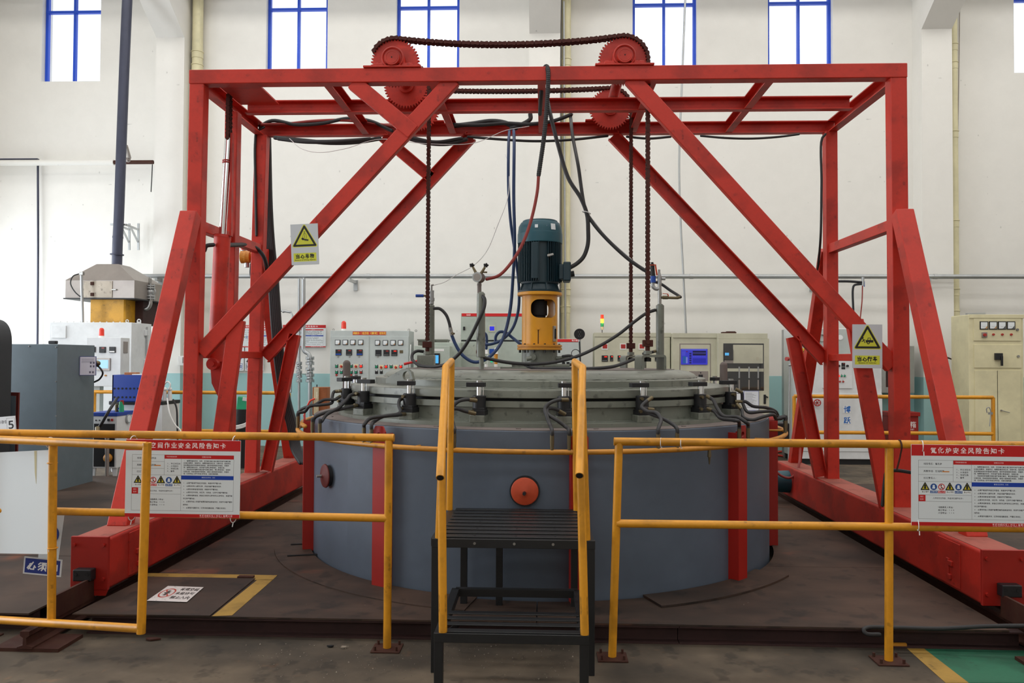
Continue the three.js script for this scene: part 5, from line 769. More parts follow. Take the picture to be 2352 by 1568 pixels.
  panel('document_holder', 'blue-framed paper sheet hung under the glass door window', 'document', c.f(1725, 920, 0.016), 34 * c.k, 45 * c.k, canvas(272, 360, '#e6e9ef', (q) => { q.strokeStyle = '#2a3c9c'; q.lineWidth = 12; q.strokeRect(0, 0, 272, 360); q.fillStyle = '#777'; for (let i = 0; i < 14; i++) q.fillRect(30, 40 + i * 20, 120 + (i * 37) % 90, 5); }), { t: 0.005, back: M.blueBox });
  panel('document_sheet', 'white paper sheet behind the clamp on the glass door cabinet', 'document', c.f(1699, 912, 0.014), 18 * c.k, 30 * c.k, canvas(64, 64, '#eceef2', (q) => { q.fillStyle = '#555'; q.fillRect(8, 10, 30, 4); }), { t: 0.003 });
  const br = thing('brown_block', 'small brown block lying on the glass door cabinet', 'block', c.f(1677, 765, -0.1)); { const p = c.f(1677, 763.5, -0.1); mb().box(p.x, p.y, p.z, 0.21, 0.022, 0.1, 0.005).box(p.x + 0.03, p.y + 0.014, p.z, 0.13, 0.014, 0.08, 0.006).build('block', M.rust, br); }
  // cream power cabinet
  c = cabinet('cream_cabinet', 'tall cream switch cabinet with four white meters and black lever handle', 2225, 2351, 723, 12.0, 0.5, M.cabCream);
  { const a = c.f(2226, 722), b = c.f(2351, 731); mb().slab(a.x, b.x, b.y, a.y, -12.5, -11.985, 0.004).build('top_band', M.cabCream, c.t); }
  for (const [x0, y0, x1, y1] of [[2238, 732, 2342, 782], [2239, 792, 2343, 844], [2240, 853, 2290.5, 1040], [2291, 853, 2343, 1040]]) c.box('door', M.cabCream, x0, y0, x1, y1, 0.012);
  for (const [x, m] of [[2249.5, M.orange], [2270.5, M.orange], [2291, M.black], [2311.5, M.black]]) { const F = c.meter(x, 738, 18.5, 18.5, m); }
  { const b = c.box('rotary_switch', M.hood, 2253.5, 763, 2265, 774.5, 0.02, c.t, 0.012); c.disc('knob', M.redDull, 2259, 769, 3.6, 0.02, b, 0.032); } for (const x of [2280, 2300.5, 2321]) c.disc('lamp', M.redDull, x, 768, 2.6, 0.022, c.t, 0.01);
  { const b = c.box('lever_base', M.black, 2283, 811, 2299, 826, 0.04, c.t, 0.01); c.box('lever', M.black, 2294, 818, 2298.5, 839.5, 0.02, b, 0.045); } { const p = c.f(2298, 942, 0.03), q2 = c.f(2315, 947, 0.05), b = mb().cyl(c.f(2298, 942, 0.01), p, 0.012).bar(p, q2, 0.014, 0.012, 0.004).build('door_handle', M.steel, c.t); } for (const [x, y] of [[2335, 757], [2337, 818]]) c.disc('cam_lock', M.steel, x, y, 3, 0.02, c.t, 0.01);
  const mt2 = thing('steel_strip', 'short grey steel channel lying on the cream cabinet', 'strip', c.f(2249, 722, -0.1)); { const p = c.f(2249, 719.5, -0.1); mb().box(p.x, p.y, p.z, 0.26, 0.03, 0.06, 0.003, [0, 0, 0.02]).build('strip', M.zinc, mt2); }
  const hk = thing('wall_hook', 'rusty wall hook with bent rod beside the cream cabinet', 'hook', at(2180, 822, 13.0)); mb().tube([at(2172, 819, 12.95), at(2179, 822, 12.98), at(2190, 826, 13.2)], 0.012, 8).tube([at(2177, 822, 12.95), at(2174, 830, 12.95), at(2177, 838, 12.95)], 0.009, 8).build('rod', M.rust, hk);
  // white boxed machine with blue characters
  c = cabinet('boxed_machine', 'large pale machine housing with two blue characters behind the gantry post', 1836, 2025, 754, 11.8, 0.8, M.cabWhite, 'machine');
  c.box('lower_panel', M.cabWhite, 1838, 905, 2023, 1035, 0.008); c.box('upper_panel', M.cabGrey, 1838, 756, 2023, 826, 0.006); const pn = c.box('control_panel', M.cabWhite, 1890, 830, 1955.5, 891, 0.014);
  c.display(1932, 833, 8, 9, M.redDull, null); c.box('counter', M.black, 1932, 843, 1940, 847.5, 0.02); for (const x of [1925.5, 1945]) c.disc('knob', M.black, x, 840, 2.6, 0.03, c.t, 0.012); c.lamp(1925.5, 863, M.redLamp, 2.6); c.lamp(1932, 863, M.greenLamp, 2.6); c.lamp(1939, 863, M.greenLamp, 2.6); for (const x of [1928, 1935.5]) c.lamp(x, 876, M.redDull, 2.4);
  c.disc('round_port', M.white, 1930, 775, 6, 0.012); { const p = c.f(1886, 776, 0.02); mb().ring(p, V(0.3, 0, 1), 0.05, 0.007, 24).build('pull_ring', M.steel, c.t); }
  { const p = c.f(1874, 924, 0.06), hw = mb().ring(p, V(-0.3, 0, 1), 0.044, 0.008, 28).build('hand_wheel', M.redDull, c.t); for (let k = 0; k < 3; k++) mb().bar(p.clone().add(V(Math.cos(k * 1.047) * 0.042, Math.sin(k * 1.047) * 0.042, 0)), p.clone().add(V(-Math.cos(k * 1.047) * 0.042, -Math.sin(k * 1.047) * 0.042, 0)), 0.01, 0.008).build('spoke', M.redDull, hw); mb().cyl(c.f(1874, 924, 0), p, 0.012).build('spindle', M.steel, hw); }
  for (const [ch, y] of [['博', 940], ['跃', 965]]) panel('blue_character', ch === '博' ? 'upper blue character on the pale machine housing' : 'lower blue character on the pale machine housing', 'lettering', c.f(1945, y, 0.0095), 16 * c.k, 16 * c.k, canvas(128, 128, '#e4e7e8', (q) => glyph(q, ch, 10, 8, 108, 14, '#1a62b4')), { parent: c.t, t: 0.001, back: M.cabWhite });
  panel('warning_sign', 'small yellow triangle sign seen in the gap between back braces', 'sign', at(1849, 812, 11.79), 0.12, 0.16, canvas(120, 160, '#d9dcd8', (q) => { q.fillStyle = '#d8c530'; q.fillRect(0, 0, 120, 70); tri(q, 60, 50, 70, 8, '#222', '#d8c530'); }), { t: 0.003 });
  // aluminium door frame and thin valve pole
  const af = thing('metal_frame', 'tall grey metal frame upright beside the glass door cabinet', 'frame', [at(1806, 900, 12.6).x, 0, -12.6]); { const x = at(1805, 850, 12.6).x, y = at(1805, 757, 12.6).y, x2 = at(1842, 850, 12.6).x; mb().slab(x - 0.045, x + 0.045, 0, y, -12.66, -12.55, 0.004).build('upright', M.zinc, af); mb().slab(x + 0.045, x2, y - 0.05, y, -12.66, -12.55, 0.004).build('head_bar', M.zinc, af); }
  const vp = thing('valve_pole', 'thin upright pipe with small red valve wheel before the metal frame', 'valve', at(1812, 1010, 11.2).setY(0)), vt = at(1814, 838, 11.2); mb().cyl(V(vt.x - 0.02, 0, vt.z), vt, 0.012, 0.012, 10).build('pipe', M.zinc, vp); mb().ball(vt, 0.022).build('elbow', M.zinc, vp); mb().cyl(at(1814, 832, 11.2), at(1814, 822, 11.2), 0.014).bar(at(1810, 824, 11.2), at(1818, 823, 11.2), 0.014, 0.014).build('valve_body', M.zinc, vp); mb().cyl(at(1806, 824, 11.18), at(1810, 824, 11.2), 0.028, 0.028, 12).build('hand_wheel', M.redDull, vp);
  // display case, red fire box
  const dc = thing('display_case', 'wall case with silver frame and dark maroon inside, half behind the post', 'case', at(2062, 848, 13.2)); { const a = at(2022, 902, 13.2), b = at(2100, 794, 13.2), t = 0.09; mb().slab(a.x + t, b.x - t, a.y + t, b.y - t, -13.5, -13.27).build('back_panel', M.maroon, dc); for (const [x0, x1, y0, y1] of [[a.x + t, b.x - t, b.y - t, b.y], [a.x + t, b.x - t, a.y, a.y + t], [a.x, a.x + t, a.y, b.y], [b.x - t, b.x, a.y, b.y]]) mb().slab(x0, x1, y0, y1, -13.6, -13.2, 0.004).build('frame_bar', M.zinc, dc); }
  const fb = thing('fire_box', 'red fire equipment box with white lettering on the floor by the post', 'box', [at(2070, 980, 12.5).x, 0, -12.5]); { const a = at(2036, 950, 12.5), b = at(2106, 955, 12.5); mb().slab(a.x, b.x, 0.02, b.y, -12.75, -12.45, 0.004).build('body', M.redDeep, fb); mb().slab(a.x - 0.015, b.x + 0.015, b.y, a.y + 0.03, -12.78, -12.42, 0.004).build('lid', M.redDeep, fb); const ft = canvas(360, 400, '#9d1d18', (q) => { text(q, '灭火器箱', 20, 30, 66, 82, 9, '#e8dede'); q.fillStyle = '#e8dede'; q.font = 'bold 26px sans-serif'; q.fillText('FIRE EQUIPMENT', 100, 130); q.font = 'bold 70px sans-serif'; q.fillText('119', 220, 330); }); const f = new THREE.Mesh(new THREE.PlaneGeometry(0.44, 0.5), printMat(ft)); f.name = 'lettering'; f.position.set((a.x + b.x) / 2 - fb.position.x, b.y - 0.3, 0.052); fb.add(f); }
  // far railings
  const rail = (label, xs, d, yt, ym) => { const t = thing('back_railing', label, 'railing', [at(xs[0], 900, d).x, 0, -d]), A = at(xs[0], yt, d), B2 = at(xs[xs.length - 1], yt, d), yy = (A.y + B2.y) / 2, my = at((xs[0] + xs[xs.length - 1]) / 2, ym, d).y, r = 0.024; mb().cyl(V(A.x, yy, -d), V(B2.x, yy, -d), r, r, 16).build('top_rail', M.yellow, t); mb().cyl(V(A.x, my, -d), V(B2.x, my, -d), r, r, 16).build('middle_rail', M.yellow, t); for (const x of xs) { const X = at(x, yt, d).x; mb().cyl(V(X, 0, -d), V(X, yy, -d), r, r, 16).build('post', M.yellow, t); } };
  rail('yellow railing far behind the gantry before the cream cabinet', [1824, 2052, 2281], 10.6, 911, 994); rail('yellow railing far behind the steam generator and gantry posts', [217, 440, 664], 10.9, 901, 989);
  const h2 = thing('rod_hook', 'thin bent wire rod hooked on the far railing end post', 'hook', at(2270, 950, 10.55)); mb().tube([at(2267, 947, 10.56), at(2266, 938, 10.56), at(2271, 935, 10.55), at(2275, 942, 10.55), at(2273, 978, 10.55)], 0.006, 6).bar(at(2270, 949, 10.58), at(2283, 949, 10.59), 0.012, 0.03).build('rod', M.zinc, h2);
  // notices on the wall, left of the meter cabinet
  const small = riskCard('受限空间安全风险告知卡', 93, true);
  panel('wall_notice', 'red-bordered wall notice partly behind the back gantry post', 'notice', at(598, 772, 13.55), 0.74, 0.38, small, { t: 0.004 }); panel('wall_notice', 'red-bordered wall notice nearest the meter cabinet', 'notice', at(699, 771.5, 13.55), 0.74, 0.38, small, { t: 0.004 });
  panel('wall_sign', 'blue mandatory round sign on the wall under the notices', 'sign', at(543, 824, 13.55), 0.26, 0.4, canvas(130, 200, '#e7eaee', (q) => { dot(q, 65, 65, 56, '#1e62b8'); q.strokeStyle = '#2a4a9c'; q.lineWidth = 3; q.strokeRect(12, 140, 106, 48); text(q, '必须加', 20, 150, 28, 32, 4, '#2a4a9c'); }), { t: 0.003 });
  panel('wall_sign', 'yellow heat warning sign on the wall under the notices', 'sign', at(584, 824, 13.55), 0.32, 0.4, canvas(160, 200, '#e7eaee', (q) => { tri(q, 80, 78, 110, 12, '#222', '#d8b82c'); q.strokeStyle = '#2a3c6c'; q.lineWidth = 3; q.strokeRect(10, 140, 140, 48); text(q, '注意高温', 14, 150, 28, 34, 4, '#222a4a'); }), { t: 0.003 });
  const sb = thing('switch_box', 'small white open switch box on the column behind the raking leg', 'box', at(419, 828, 13.2)); { const p = at(418, 828, 13.2); mb().box(p.x, p.y, p.z, 0.12, 0.16, 0.06, 0.006).build('case', M.plastic, sb); mb().box(p.x + 0.05, p.y + 0.01, p.z + 0.03, 0.06, 0.1, 0.02, 0.004, [0, 0.5, 0]).build('cover', M.steel, sb); }
}

// ---------- machines at the left ----------
{
  // furnace with fume hood and flue
  const d = 11.6, k = d / FOCAL, P = (x, y, dd = d) => at(x, y, dd);
  const t = thing('muffle_furnace', 'big white cabinet furnace under the smoke-stained steel hood', 'furnace', [P(208, 900).x, 0, -d]);
  const xa = P(112, 850).x, xb = P(301, 850).x, yt = P(208, 740).y, zb = -d - 0.6;
  mb().slab(xa, xb, 0, yt, zb, -d, 0.008).build('body', M.cabWhite, t);
  { const a = P(120, 776), b = P(153, 748); mb().slab(a.x, b.x, a.y, b.y, -d, -d + 0.02, 0.004).build('blank_plate', M.cabWhite, t); }
  for (let i = 0; i < 12; i++) mb().cyl(V(xa + 0.05 + i * 0.1, yt, -d - 0.02), V(xa + 0.05 + i * 0.1, yt + 0.012, -d - 0.02), 0.01, 0.01, 8).build('bolt_head', M.cabWhite, t);
  mb().ring(V(P(289, 737).x, yt + 0.02, -d - 0.04), Z1, 0.02, 0.006, 20).build('lifting_eye', M.cabWhite, t); mb().plate([[-0.03, 0], [0.03, 0], [0.03, 0.05], [0.012, 0.075], [-0.012, 0.075], [-0.03, 0.05]], 0.016, mat4(V(xb - 0.02, yt - 0.01, -d - 0.25), 0, 0.5), [[0, 0.045, 0.013]]).build('lifting_lug', M.cabWhite, t);
  for (const y of [762, 832]) { const q = P(301, y); mb().box(xb + 0.015, q.y, -d - 0.42, 0.03, 0.09, 0.1, 0.006).build('side_hinge', M.cabWhite, t); } mb().cyl(V(xb + 0.02, 0.3, -d - 0.42), V(xb + 0.02, yt - 0.05, -d - 0.42), 0.012).build('hinge_rod', M.zinc, t);
  const zy = -12.02, xs0 = P(193, 700, 12).x, xs1 = P(291, 700, 12).x, y0 = yt - 0.01, y1 = P(240, 684, 12).y;
  mb().plate([[xs0, 0.3], [xs0 + 0.12, 0.02], [xs1 - 0.02, 0], [xs1, 0.02], [xs1, 0.7], [xs0, 0.7]].map(([x, z]) => [x, -(-11.95 - z)]), y1 - y0, new THREE.Matrix4().makeBasis(V(1, 0, 0), V(0, 0, -1), Y1).setPosition(0, y0, 0)).build('yellow_throat', M.yellowHood, t);
  mb().slab(xs1 + 0.004, P(347, 700, 12.5).x, y0, y1, -12.8, -12.25).build('rear_throat', M.maroon, t);
  // hood: open skirt and pyramid
  const h = thing('fume_hood', 'heat-stained steel fume hood with sloping top above the yellow furnace throat', 'hood', [P(230, 660).x, P(230, 684).y, -12]);
  const hx0 = P(150, 660, 11.85).x, hx1 = P(309, 660, 11.85).x, hy0 = P(230, 685, 11.85).y, hy1 = P(230, 643, 11.85).y, hz0 = -11.85, hz1 = -12.75;
  mb().slab(hx0, hx1, hy0, hy1, hz1, hz0, 0.004).build('skirt', M.hood, h); mb().slab(hx0 - 0.02, hx1 + 0.02, hy0 - 0.012, hy0 + 0.006, hz1 - 0.02, hz0 + 0.02, 0.002).build('skirt_lip', M.black, h);
  { const a = P(191, 683, 11.84), b = P(258, 645, 11.84); mb().slab(a.x, b.x, a.y, b.y, hz0, hz0 + 0.012, 0.003).build('inspection_door', mt('#cbbfae', 0.5, 0.25, { tex: 'lid' }), h); for (const y of [651, 676]) mb().box(P(199, y).x - 0.05, at(199, y, 11.84).y, hz0 + 0.018, 0.05, 0.05, 0.02, 0.004).build('door_hinge', M.rust, h); mb().box(at(262, 665, 11.83).x, at(262, 665, 11.83).y, hz0 + 0.02, 0.07, 0.02, 0.02, 0.004).build('door_latch', M.steel, h); }
  { const top = P(268, 608, 12.2).y, cx = P(269, 608, 12.25).x, q = (x, y, z) => [x, y, z], A = [q(hx0, hy1, hz0), q(hx1, hy1, hz0), q(hx1, hy1, hz1), q(hx0, hy1, hz1)], B = [q(cx - 0.24, top, -12.1), q(cx + 0.1, top, -12.1), q(cx + 0.1, top, -12.45), q(cx - 0.24, top, -12.45)], pos = []; for (let i = 0; i < 4; i++) { const j = (i + 1) % 4; pos.push(...A[i], ...A[j], ...B[j], ...A[i], ...B[j], ...B[i]); } pos.push(...B[0], ...B[1], ...B[2], ...B[0], ...B[2], ...B[3]); const g = new THREE.BufferGeometry(); g.setAttribute('position', new THREE.Float32BufferAttribute(pos, 3)); g.computeVertexNormals(); mb().add(g).build('sloping_top', M.hood, h); }
  const cp = thing('control_pole', 'slim upright white control pole with black cable loop before the hood', 'pole', P(190, 738, 11.7)); mb().cyl(P(190, 741, 11.66).setY(yt), P(187, 632, 11.66), 0.02, 0.02, 14).build('pole', M.zinc, cp); mb().box(P(188, 628, 11.66).x, P(188, 628, 11.66).y, -11.66, 0.06, 0.05, 0.05, 0.006).build('head', M.steel, cp); mb().tube([P(184, 628, 11.66), P(168, 634, 11.64), P(162, 650, 11.62), P(172, 670, 11.63), P(184, 681, 11.65)], 0.009, 8).build('cable', M.hose, cp);
  const fl = thing('flue_pipe', 'dark blue-grey steel flue pipe leaning up from the hood past the first window', 'flue', P(269, 606, 12.25)); const F = [[268.5, 612], [270, 560], [273, 500], [279, 330], [287, 120], [295, -60]].map((a) => P(...a, 12.25)); mb().tube(F, 0.075, 24, 60).build('pipe', M.flue, fl); for (const [x, y] of [[268.5, 586], [270.5, 547]]) { const p = P(x, y, 12.25); mb().cyl(p, p.clone().add(V(0.001, y > 570 ? 0.02 : 0.03, 0)), y > 570 ? 0.1 : 0.079, y > 570 ? 0.1 : 0.079, 28).build('collar', M.flue, fl); } mb().cyl(P(291, 335, 12.3), P(297, 362, 12.6), 0.02, 0.03, 14).ball(P(294, 367, 12.6), 0.04).build('side_stub', M.hood, fl);
  const wb = thing('flue_bracket', 'pair of grey steel wall brackets steadying the flue pipe', 'bracket', at(300, 545, 13.2)); for (const x of [297, 318]) { const a = at(x, 513, 13.4), b = at(x, 574, 13.4); mb().bar(a, b, 0.03, 0.03).build('wall_bar', M.zinc, wb); const o = at(x - 29, 516, 12.4), o2 = at(x - 1, 527, 13.4); mb().bar(o, o2, 0.03, 0.03).build('arm', M.zinc, wb); mb().bar(o.clone().lerp(o2, 0.35), at(x - 1, 556, 13.4), 0.024, 0.024).build('stay', M.zinc, wb); } mb().bar(at(254, 515, 12.3), at(288, 516, 12.3), 0.03, 0.03).build('cross_bar', M.zinc, wb);
  const gp = thing('gas_valve', 'rusty pipe elbow with flanged valve at the hood corner', 'valve', P(345, 712, 12.3)); const G = (x, y) => P(x, y, 12.3); mb().tube([G(345, 640), G(345, 652)], 0.024, 12).tube([G(345, 684), G(345, 698), G(340, 707), G(330, 710), G(293, 711)], 0.03, 12).build('pipe', M.steel, gp); for (const y of [655, 660, 679, 684]) { const f = mb().cyl(G(345, y), G(345, y + 2.5), 0.075, 0.075, 18).build('flange', M.zinc, gp); for (let i = 0; i < 6; i++) { const a = i * 1.047, c = G(345, y); mb().cyl(c.clone().add(V(Math.cos(a) * 0.064, 0.02, Math.sin(a) * 0.064)), c.clone().add(V(Math.cos(a) * 0.064, -0.035, Math.sin(a) * 0.064)), 0.009, 0.009, 6).build('flange_bolt', M.zinc, f); } } mb().ball(G(345, 670), 0.06).cyl(G(345, 662), G(345, 680), 0.04).build('valve_body', M.zinc, gp); mb().tube([G(352, 660), G(357, 668), G(356, 674), G(350, 682)], 0.008, 8).build('lever', M.zinc, gp);
  // control box beside it
  const c = cabinet('control_box', 'light grey control box with red beacon and small touch screen before the white furnace', 198, 277, 775, 10.9, 0.24, M.cabWhite);
  c.t.children.slice().forEach((q) => c.t.remove(q)); { const yb = c.f(240, 887).y; mb().slab(c.a, c.b, yb, c.y, -11.14, -10.9, 0.006).build('body', M.cabWhite, c.t); mb().slab(c.a + 0.06, c.a + 0.14, 0, yb, -11.1, -11.0).build('stand', M.cabGrey, c.t); mb().slab(c.b - 0.16, c.b - 0.08, 0, yb, -11.1, -11.0).build('stand', M.cabGrey, c.t); }
  c.display(229, 796, 14.5, 14, M.redDull, M.black); c.display(252, 796, 14, 14, null, M.plastic); c.display(211, 796, 9, 13, null); const bz = c.box('screen_bezel', M.hood, 222, 822, 254.5, 851, 0.02); c.box('touch_screen', mt('#9fd4ea', 0.3, 0, { emissive: col('#8fd0f0'), emissiveIntensity: 0.5 }), 226, 826, 251, 846, 0.003, bz, 0.02); c.disc('orange_button', M.orange, 243, 862, 2, 0.02);
  { const q = c.f(290, 797); mb().box(c.b + 0.004, q.y, -11.02, 0.01, 0.16, 0.11, 0.003).build('side_vent', M.hood, c.t); }
  beacon('red beacon standing on the light grey control box at the left', 224, 754, 775, 10.95, 0.1);
  // grey machine
  const m = thing('grey_machine', 'tall blue-grey sheet metal machine cover at the far left', 'machine', [-5.2, 0, -8.3]);
  { const a = at(132, 800, 8.2), y = at(80, 790, 8.2).y; mb().slab(-6.4, a.x, 0, y, -8.9, -8.2, 0.006).build('cover', M.machine, m); mb().slab(a.x - 0.012, a.x + 0.003, 0.02, y - 0.005, -8.215, -8.197, 0.002).build('corner_angle', M.machine, m); for (const [x, yy] of [[129, 797], [129, 876], [129, 955], [67, 795]]) mb().cyl(at(x, yy, 8.199), at(x, yy, 8.199).add(V(0, 0, 0.008)), 0.007).build('screw', M.steel, m); mb().box(at(122, 788, 8.3).x, y + 0.02, -8.3, 0.08, 0.035, 0.05, 0.008).build('cable_clip', M.black, m); const kn = at(228, 834, 8.9); mb().cyl(V(a.x, kn.y, -8.75), V(a.x + 0.1, kn.y, -8.75), 0.008).build('handle_stem', M.black, m); mb().ball(V(a.x + 0.12, kn.y, -8.75), 0.03, 16).build('handle_knob', M.brass, m); mb().tube([at(217, 838, 8.8), at(228, 843, 8.75), at(236, 856, 8.75), at(229, 870, 8.78), at(217, 877, 8.82)], 0.01, 8).build('cable', M.hose, m); }
  panel('document_holder', 'blue-framed paper sheet on the dark side of the grey machine', 'document', at(202, 840, 8.62), 0.168, 0.208, canvas(256, 320, '#dfe0ee', (q) => { q.strokeStyle = '#23307c'; q.lineWidth = 14; q.strokeRect(0, 0, 256, 320); q.fillStyle = '#6a6a80'; for (let i = 0; i < 5; i++) { q.fillRect(30, 40 + i * 16, 190, 4); } for (const [x, y] of [[160, 90], [205, 90], [160, 150], [205, 150], [150, 250], [195, 250]]) q.fillRect(x, y, 26, 34); }), { yaw: 0.25, t: 0.006, back: M.blueBox });
  const dm = thing('dark_machine', 'dark round-shouldered machine housing cut by the picture edge at the left', 'machine', [-4.9, 0, -7]); { const x1 = at(25, 850, 7.4).x, y1 = at(0, 735, 7.4).y, s = new THREE.Shape(); s.moveTo(x1 - 1.2, 0); s.lineTo(x1 - 0.005, 0); s.lineTo(x1, y1 - 0.22); s.quadraticCurveTo(x1, y1 - 0.02, x1 - 0.12, y1); s.lineTo(x1 - 1.2, y1 + 0.02); s.closePath(); mb().add(new THREE.ExtrudeGeometry(s, { depth: 0.5, bevelEnabled: true, bevelSize: 0.006, bevelThickness: 0.006, bevelSegments: 1, curveSegments: 16 }), mat4(V(0, 0, -7.4))).build('housing', mt('#2c3036', 0.5, 0, { tex: 'soft' }), dm); mb().cyl(V(x1 + 0.001, at(2, 796, 7.2).y, -7.2), V(x1 + 0.006, at(2, 796, 7.2).y, -7.2), 0.02).build('red_mark', M.redDull, dm); }
  const lf = thing('leaning_frame', 'brown-edged board leaning between the dark housing and the grey machine', 'board', at(36, 1060, 7.6).setY(0.11)); mb().plate([[at(10, 1070, 7.6).x, 0.11], [at(40, 1060, 7.6).x, 0.11], [at(46, 901, 7.6).x, at(46, 901, 7.6).y], [at(10, 900, 7.6).x, at(10, 900, 7.6).y]], 0.02, mat4(V(0, 0, -7.6))).build('edge', M.flange, lf); mb().plate([[at(10, 1060, 7.58).x, at(10, 1060, 7.58).y], [at(34, 1050, 7.58).x, at(34, 1050, 7.58).y], [at(37, 909, 7.58).x, at(37, 909, 7.58).y], [at(10, 908, 7.58).x, at(10, 908, 7.58).y]], 0.01, mat4(V(0, 0, -7.585))).build('sheet', M.machine, lf);
  panel('number_plate', 'white plate with big black numeral 5 leaning before the dark housing', 'sign', at(2, 978, 6.6), 0.26, 0.15, canvas(520, 300, '#e4e6e8', (q) => { q.fillStyle = '#222'; q.font = 'bold 190px sans-serif'; q.fillText('5', 390, 210); q.strokeStyle = '#444'; q.lineWidth = 4; q.strokeRect(370, 30, 140, 240); text(q, '设备编号', 150, 60, 50, 54, 6, '#444'); }), { roll: 0.09, t: 0.006 });
  // steam generators, crate and pipework
  const sg = (name, label, X0, X1, yTop, yLeg, dd, dep, open) => { const a = at(X0, 1000, dd).x, b = at(X1, 1000, dd).x, y = at(X0, yTop, dd).y, g = thing(name, label, 'machine', [(a + b) / 2, 0, -dd]); mb().slab(a, b, 0.14, y - 0.045, -dd - dep, -dd, 0.006).build('case', M.cabWhite, g); mb().slab(a - 0.006, b + 0.006, y - 0.045, y, -dd - dep - 0.006, -dd + 0.006, 0.006).build('blue_top', open ? M.blueBox : M.black, g); for (const x of [a + 0.035, b - 0.035]) for (const z of [-dd - 0.04, -dd - dep + 0.04]) mb().plate([[-0.035, 0.15], [0.035, 0.15], [0.02, 0], [-0.01, 0]], 0.02, mat4(V(x, 0, z))).build('leg', M.cabWhite, g); return { g, a, b, y }; };
  const s1 = sg('steam_generator', 'small white steam generator with blue top, open dark front and round gauge', 206, 268, 947, 1110, 9.7, 0.42, true), q1 = (x, y) => at(x, y, 9.7);
  { const a = q1(215, 1071), b = q1(264, 973); mb().slab(a.x, b.x, a.y, b.y, -9.7, -9.695).build('front_opening', M.dark, s1.g); for (const [x, mm] of [[250, M.black], [258, M.redDull]]) mb().box(q1(x, 964).x, q1(x, 964).y, -9.692, 0.026, 0.03, 0.016, 0.003).build('rocker_switch', mm, s1.g); for (const x of [221, 229]) mb().cyl(q1(x, 965), q1(x, 965).add(V(0, 0, 0.01)), 0.008).build('pilot_light', M.black, s1.g); mb().ball(q1(249, 1051).add(V(0, 0, 0.01)), 0.055, 20).build('yellow_float', M.orange, s1.g); const gx = s1.b + 0.003, gy = q1(300, 965).y; mb().cyl(V(gx, gy, -9.95), V(gx + 0.02, gy, -9.95), 0.055, 0.055, 26).build('gauge', M.zinc, s1.g); mb().cyl(V(gx + 0.019, gy, -9.95), V(gx + 0.023, gy, -9.95), 0.044, 0.044, 26).build('gauge_face', M.meterFace, s1.g); const v = (x, y) => at(x, y, 9.85); mb().cyl(v(279, 946), v(279, 922), 0.03, 0.026, 16).build('safety_valve', M.green, s1.g); mb().cyl(v(280, 930), v(280, 919), 0.022, 0.022, 16).build('red_cap', M.redDull, s1.g); mb().tube([v(268, 947), v(268, 930)], 0.02, 10).build('pipe', M.brass, s1.g); mb().bar(v(264, 944), v(278, 934), 0.02, 0.012).build('valve_lever', M.handleBlue, s1.g); }
  const hs = thing('steam_hose', 'grey hose looping down over the front of the steam generator', 'hose', q1(225, 985)); mb().tube([at(268, 915, 9.9), at(262, 925, 9.7), at(248, 947, 9.6), at(236, 968, 9.58), at(226, 984, 9.6)], 0.018, 10).build('tube', M.hose, hs);
  const bt = thing('pipe_stand', 'black pipe tee standing on thin legs before the steam generator', 'stand', at(222, 1160, 9.3).setY(0)); mb().cyl(at(196, 994, 9.3), at(244, 994, 9.3), 0.03, 0.03, 16).build('cross_pipe', M.black, bt); for (const x of [194, 246]) { const p = at(x, 994, 9.3); mb().cyl(p, V(p.x + 0.01, 0, p.z), 0.022, 0.022, 12).build('leg', M.hood, bt); } mb().cyl(at(224, 992, 9.3), at(224, 982, 9.35), 0.026).build('union', M.brass, bt);
  const s2 = sg('water_heater', 'larger white machine case behind the blue crate and steam generator', 250, 372, 921, 1100, 10.35, 0.5, false); { const p = at(352, 972, 10.34); mb().cyl(p, p.clone().add(V(0, 0, 0.01)), 0.02).build('black_knob', M.black, s2.g); }
  const cr = thing('crate', 'blue perforated plastic crate with papers standing on the white machine case', 'crate', [at(297, 920, 10.2).x, s2.y, -10.4]); { const a = at(257, 920, 10.2), b = at(337, 861, 10.2), t2 = 0.012; for (const [x0, x1, z0, z1] of [[a.x, b.x, -10.22, -10.2], [a.x, b.x, -10.56, -10.54], [a.x, a.x + 0.02, -10.56, -10.2], [b.x - 0.02, b.x, -10.56, -10.2]]) mb().slab(x0, x1, s2.y, b.y, z0, z1, 0.004).build('wall', M.blueBox, cr); mb().slab(a.x, b.x, s2.y, s2.y + 0.012, -10.56, -10.2).build('bottom', M.blueBox, cr); for (const y of [892, 912]) for (let i = 0; i < 8; i++) { const p = at(263 + i * 9, y, 10.199); mb().cyl(p, p.clone().add(V(0, 0, 0.003)), 0.013, 0.013, 12).build('hole', M.dark, cr); } mb().box((a.x + b.x) / 2 - 0.06, b.y + 0.005, -10.38, 0.16, 0.05, 0.1, 0.006).build('clipboard', M.wood, cr); mb().box((a.x + b.x) / 2 + 0.09, b.y, -10.35, 0.2, 0.02, 0.14, 0.004).build('paper', M.plastic, cr); }
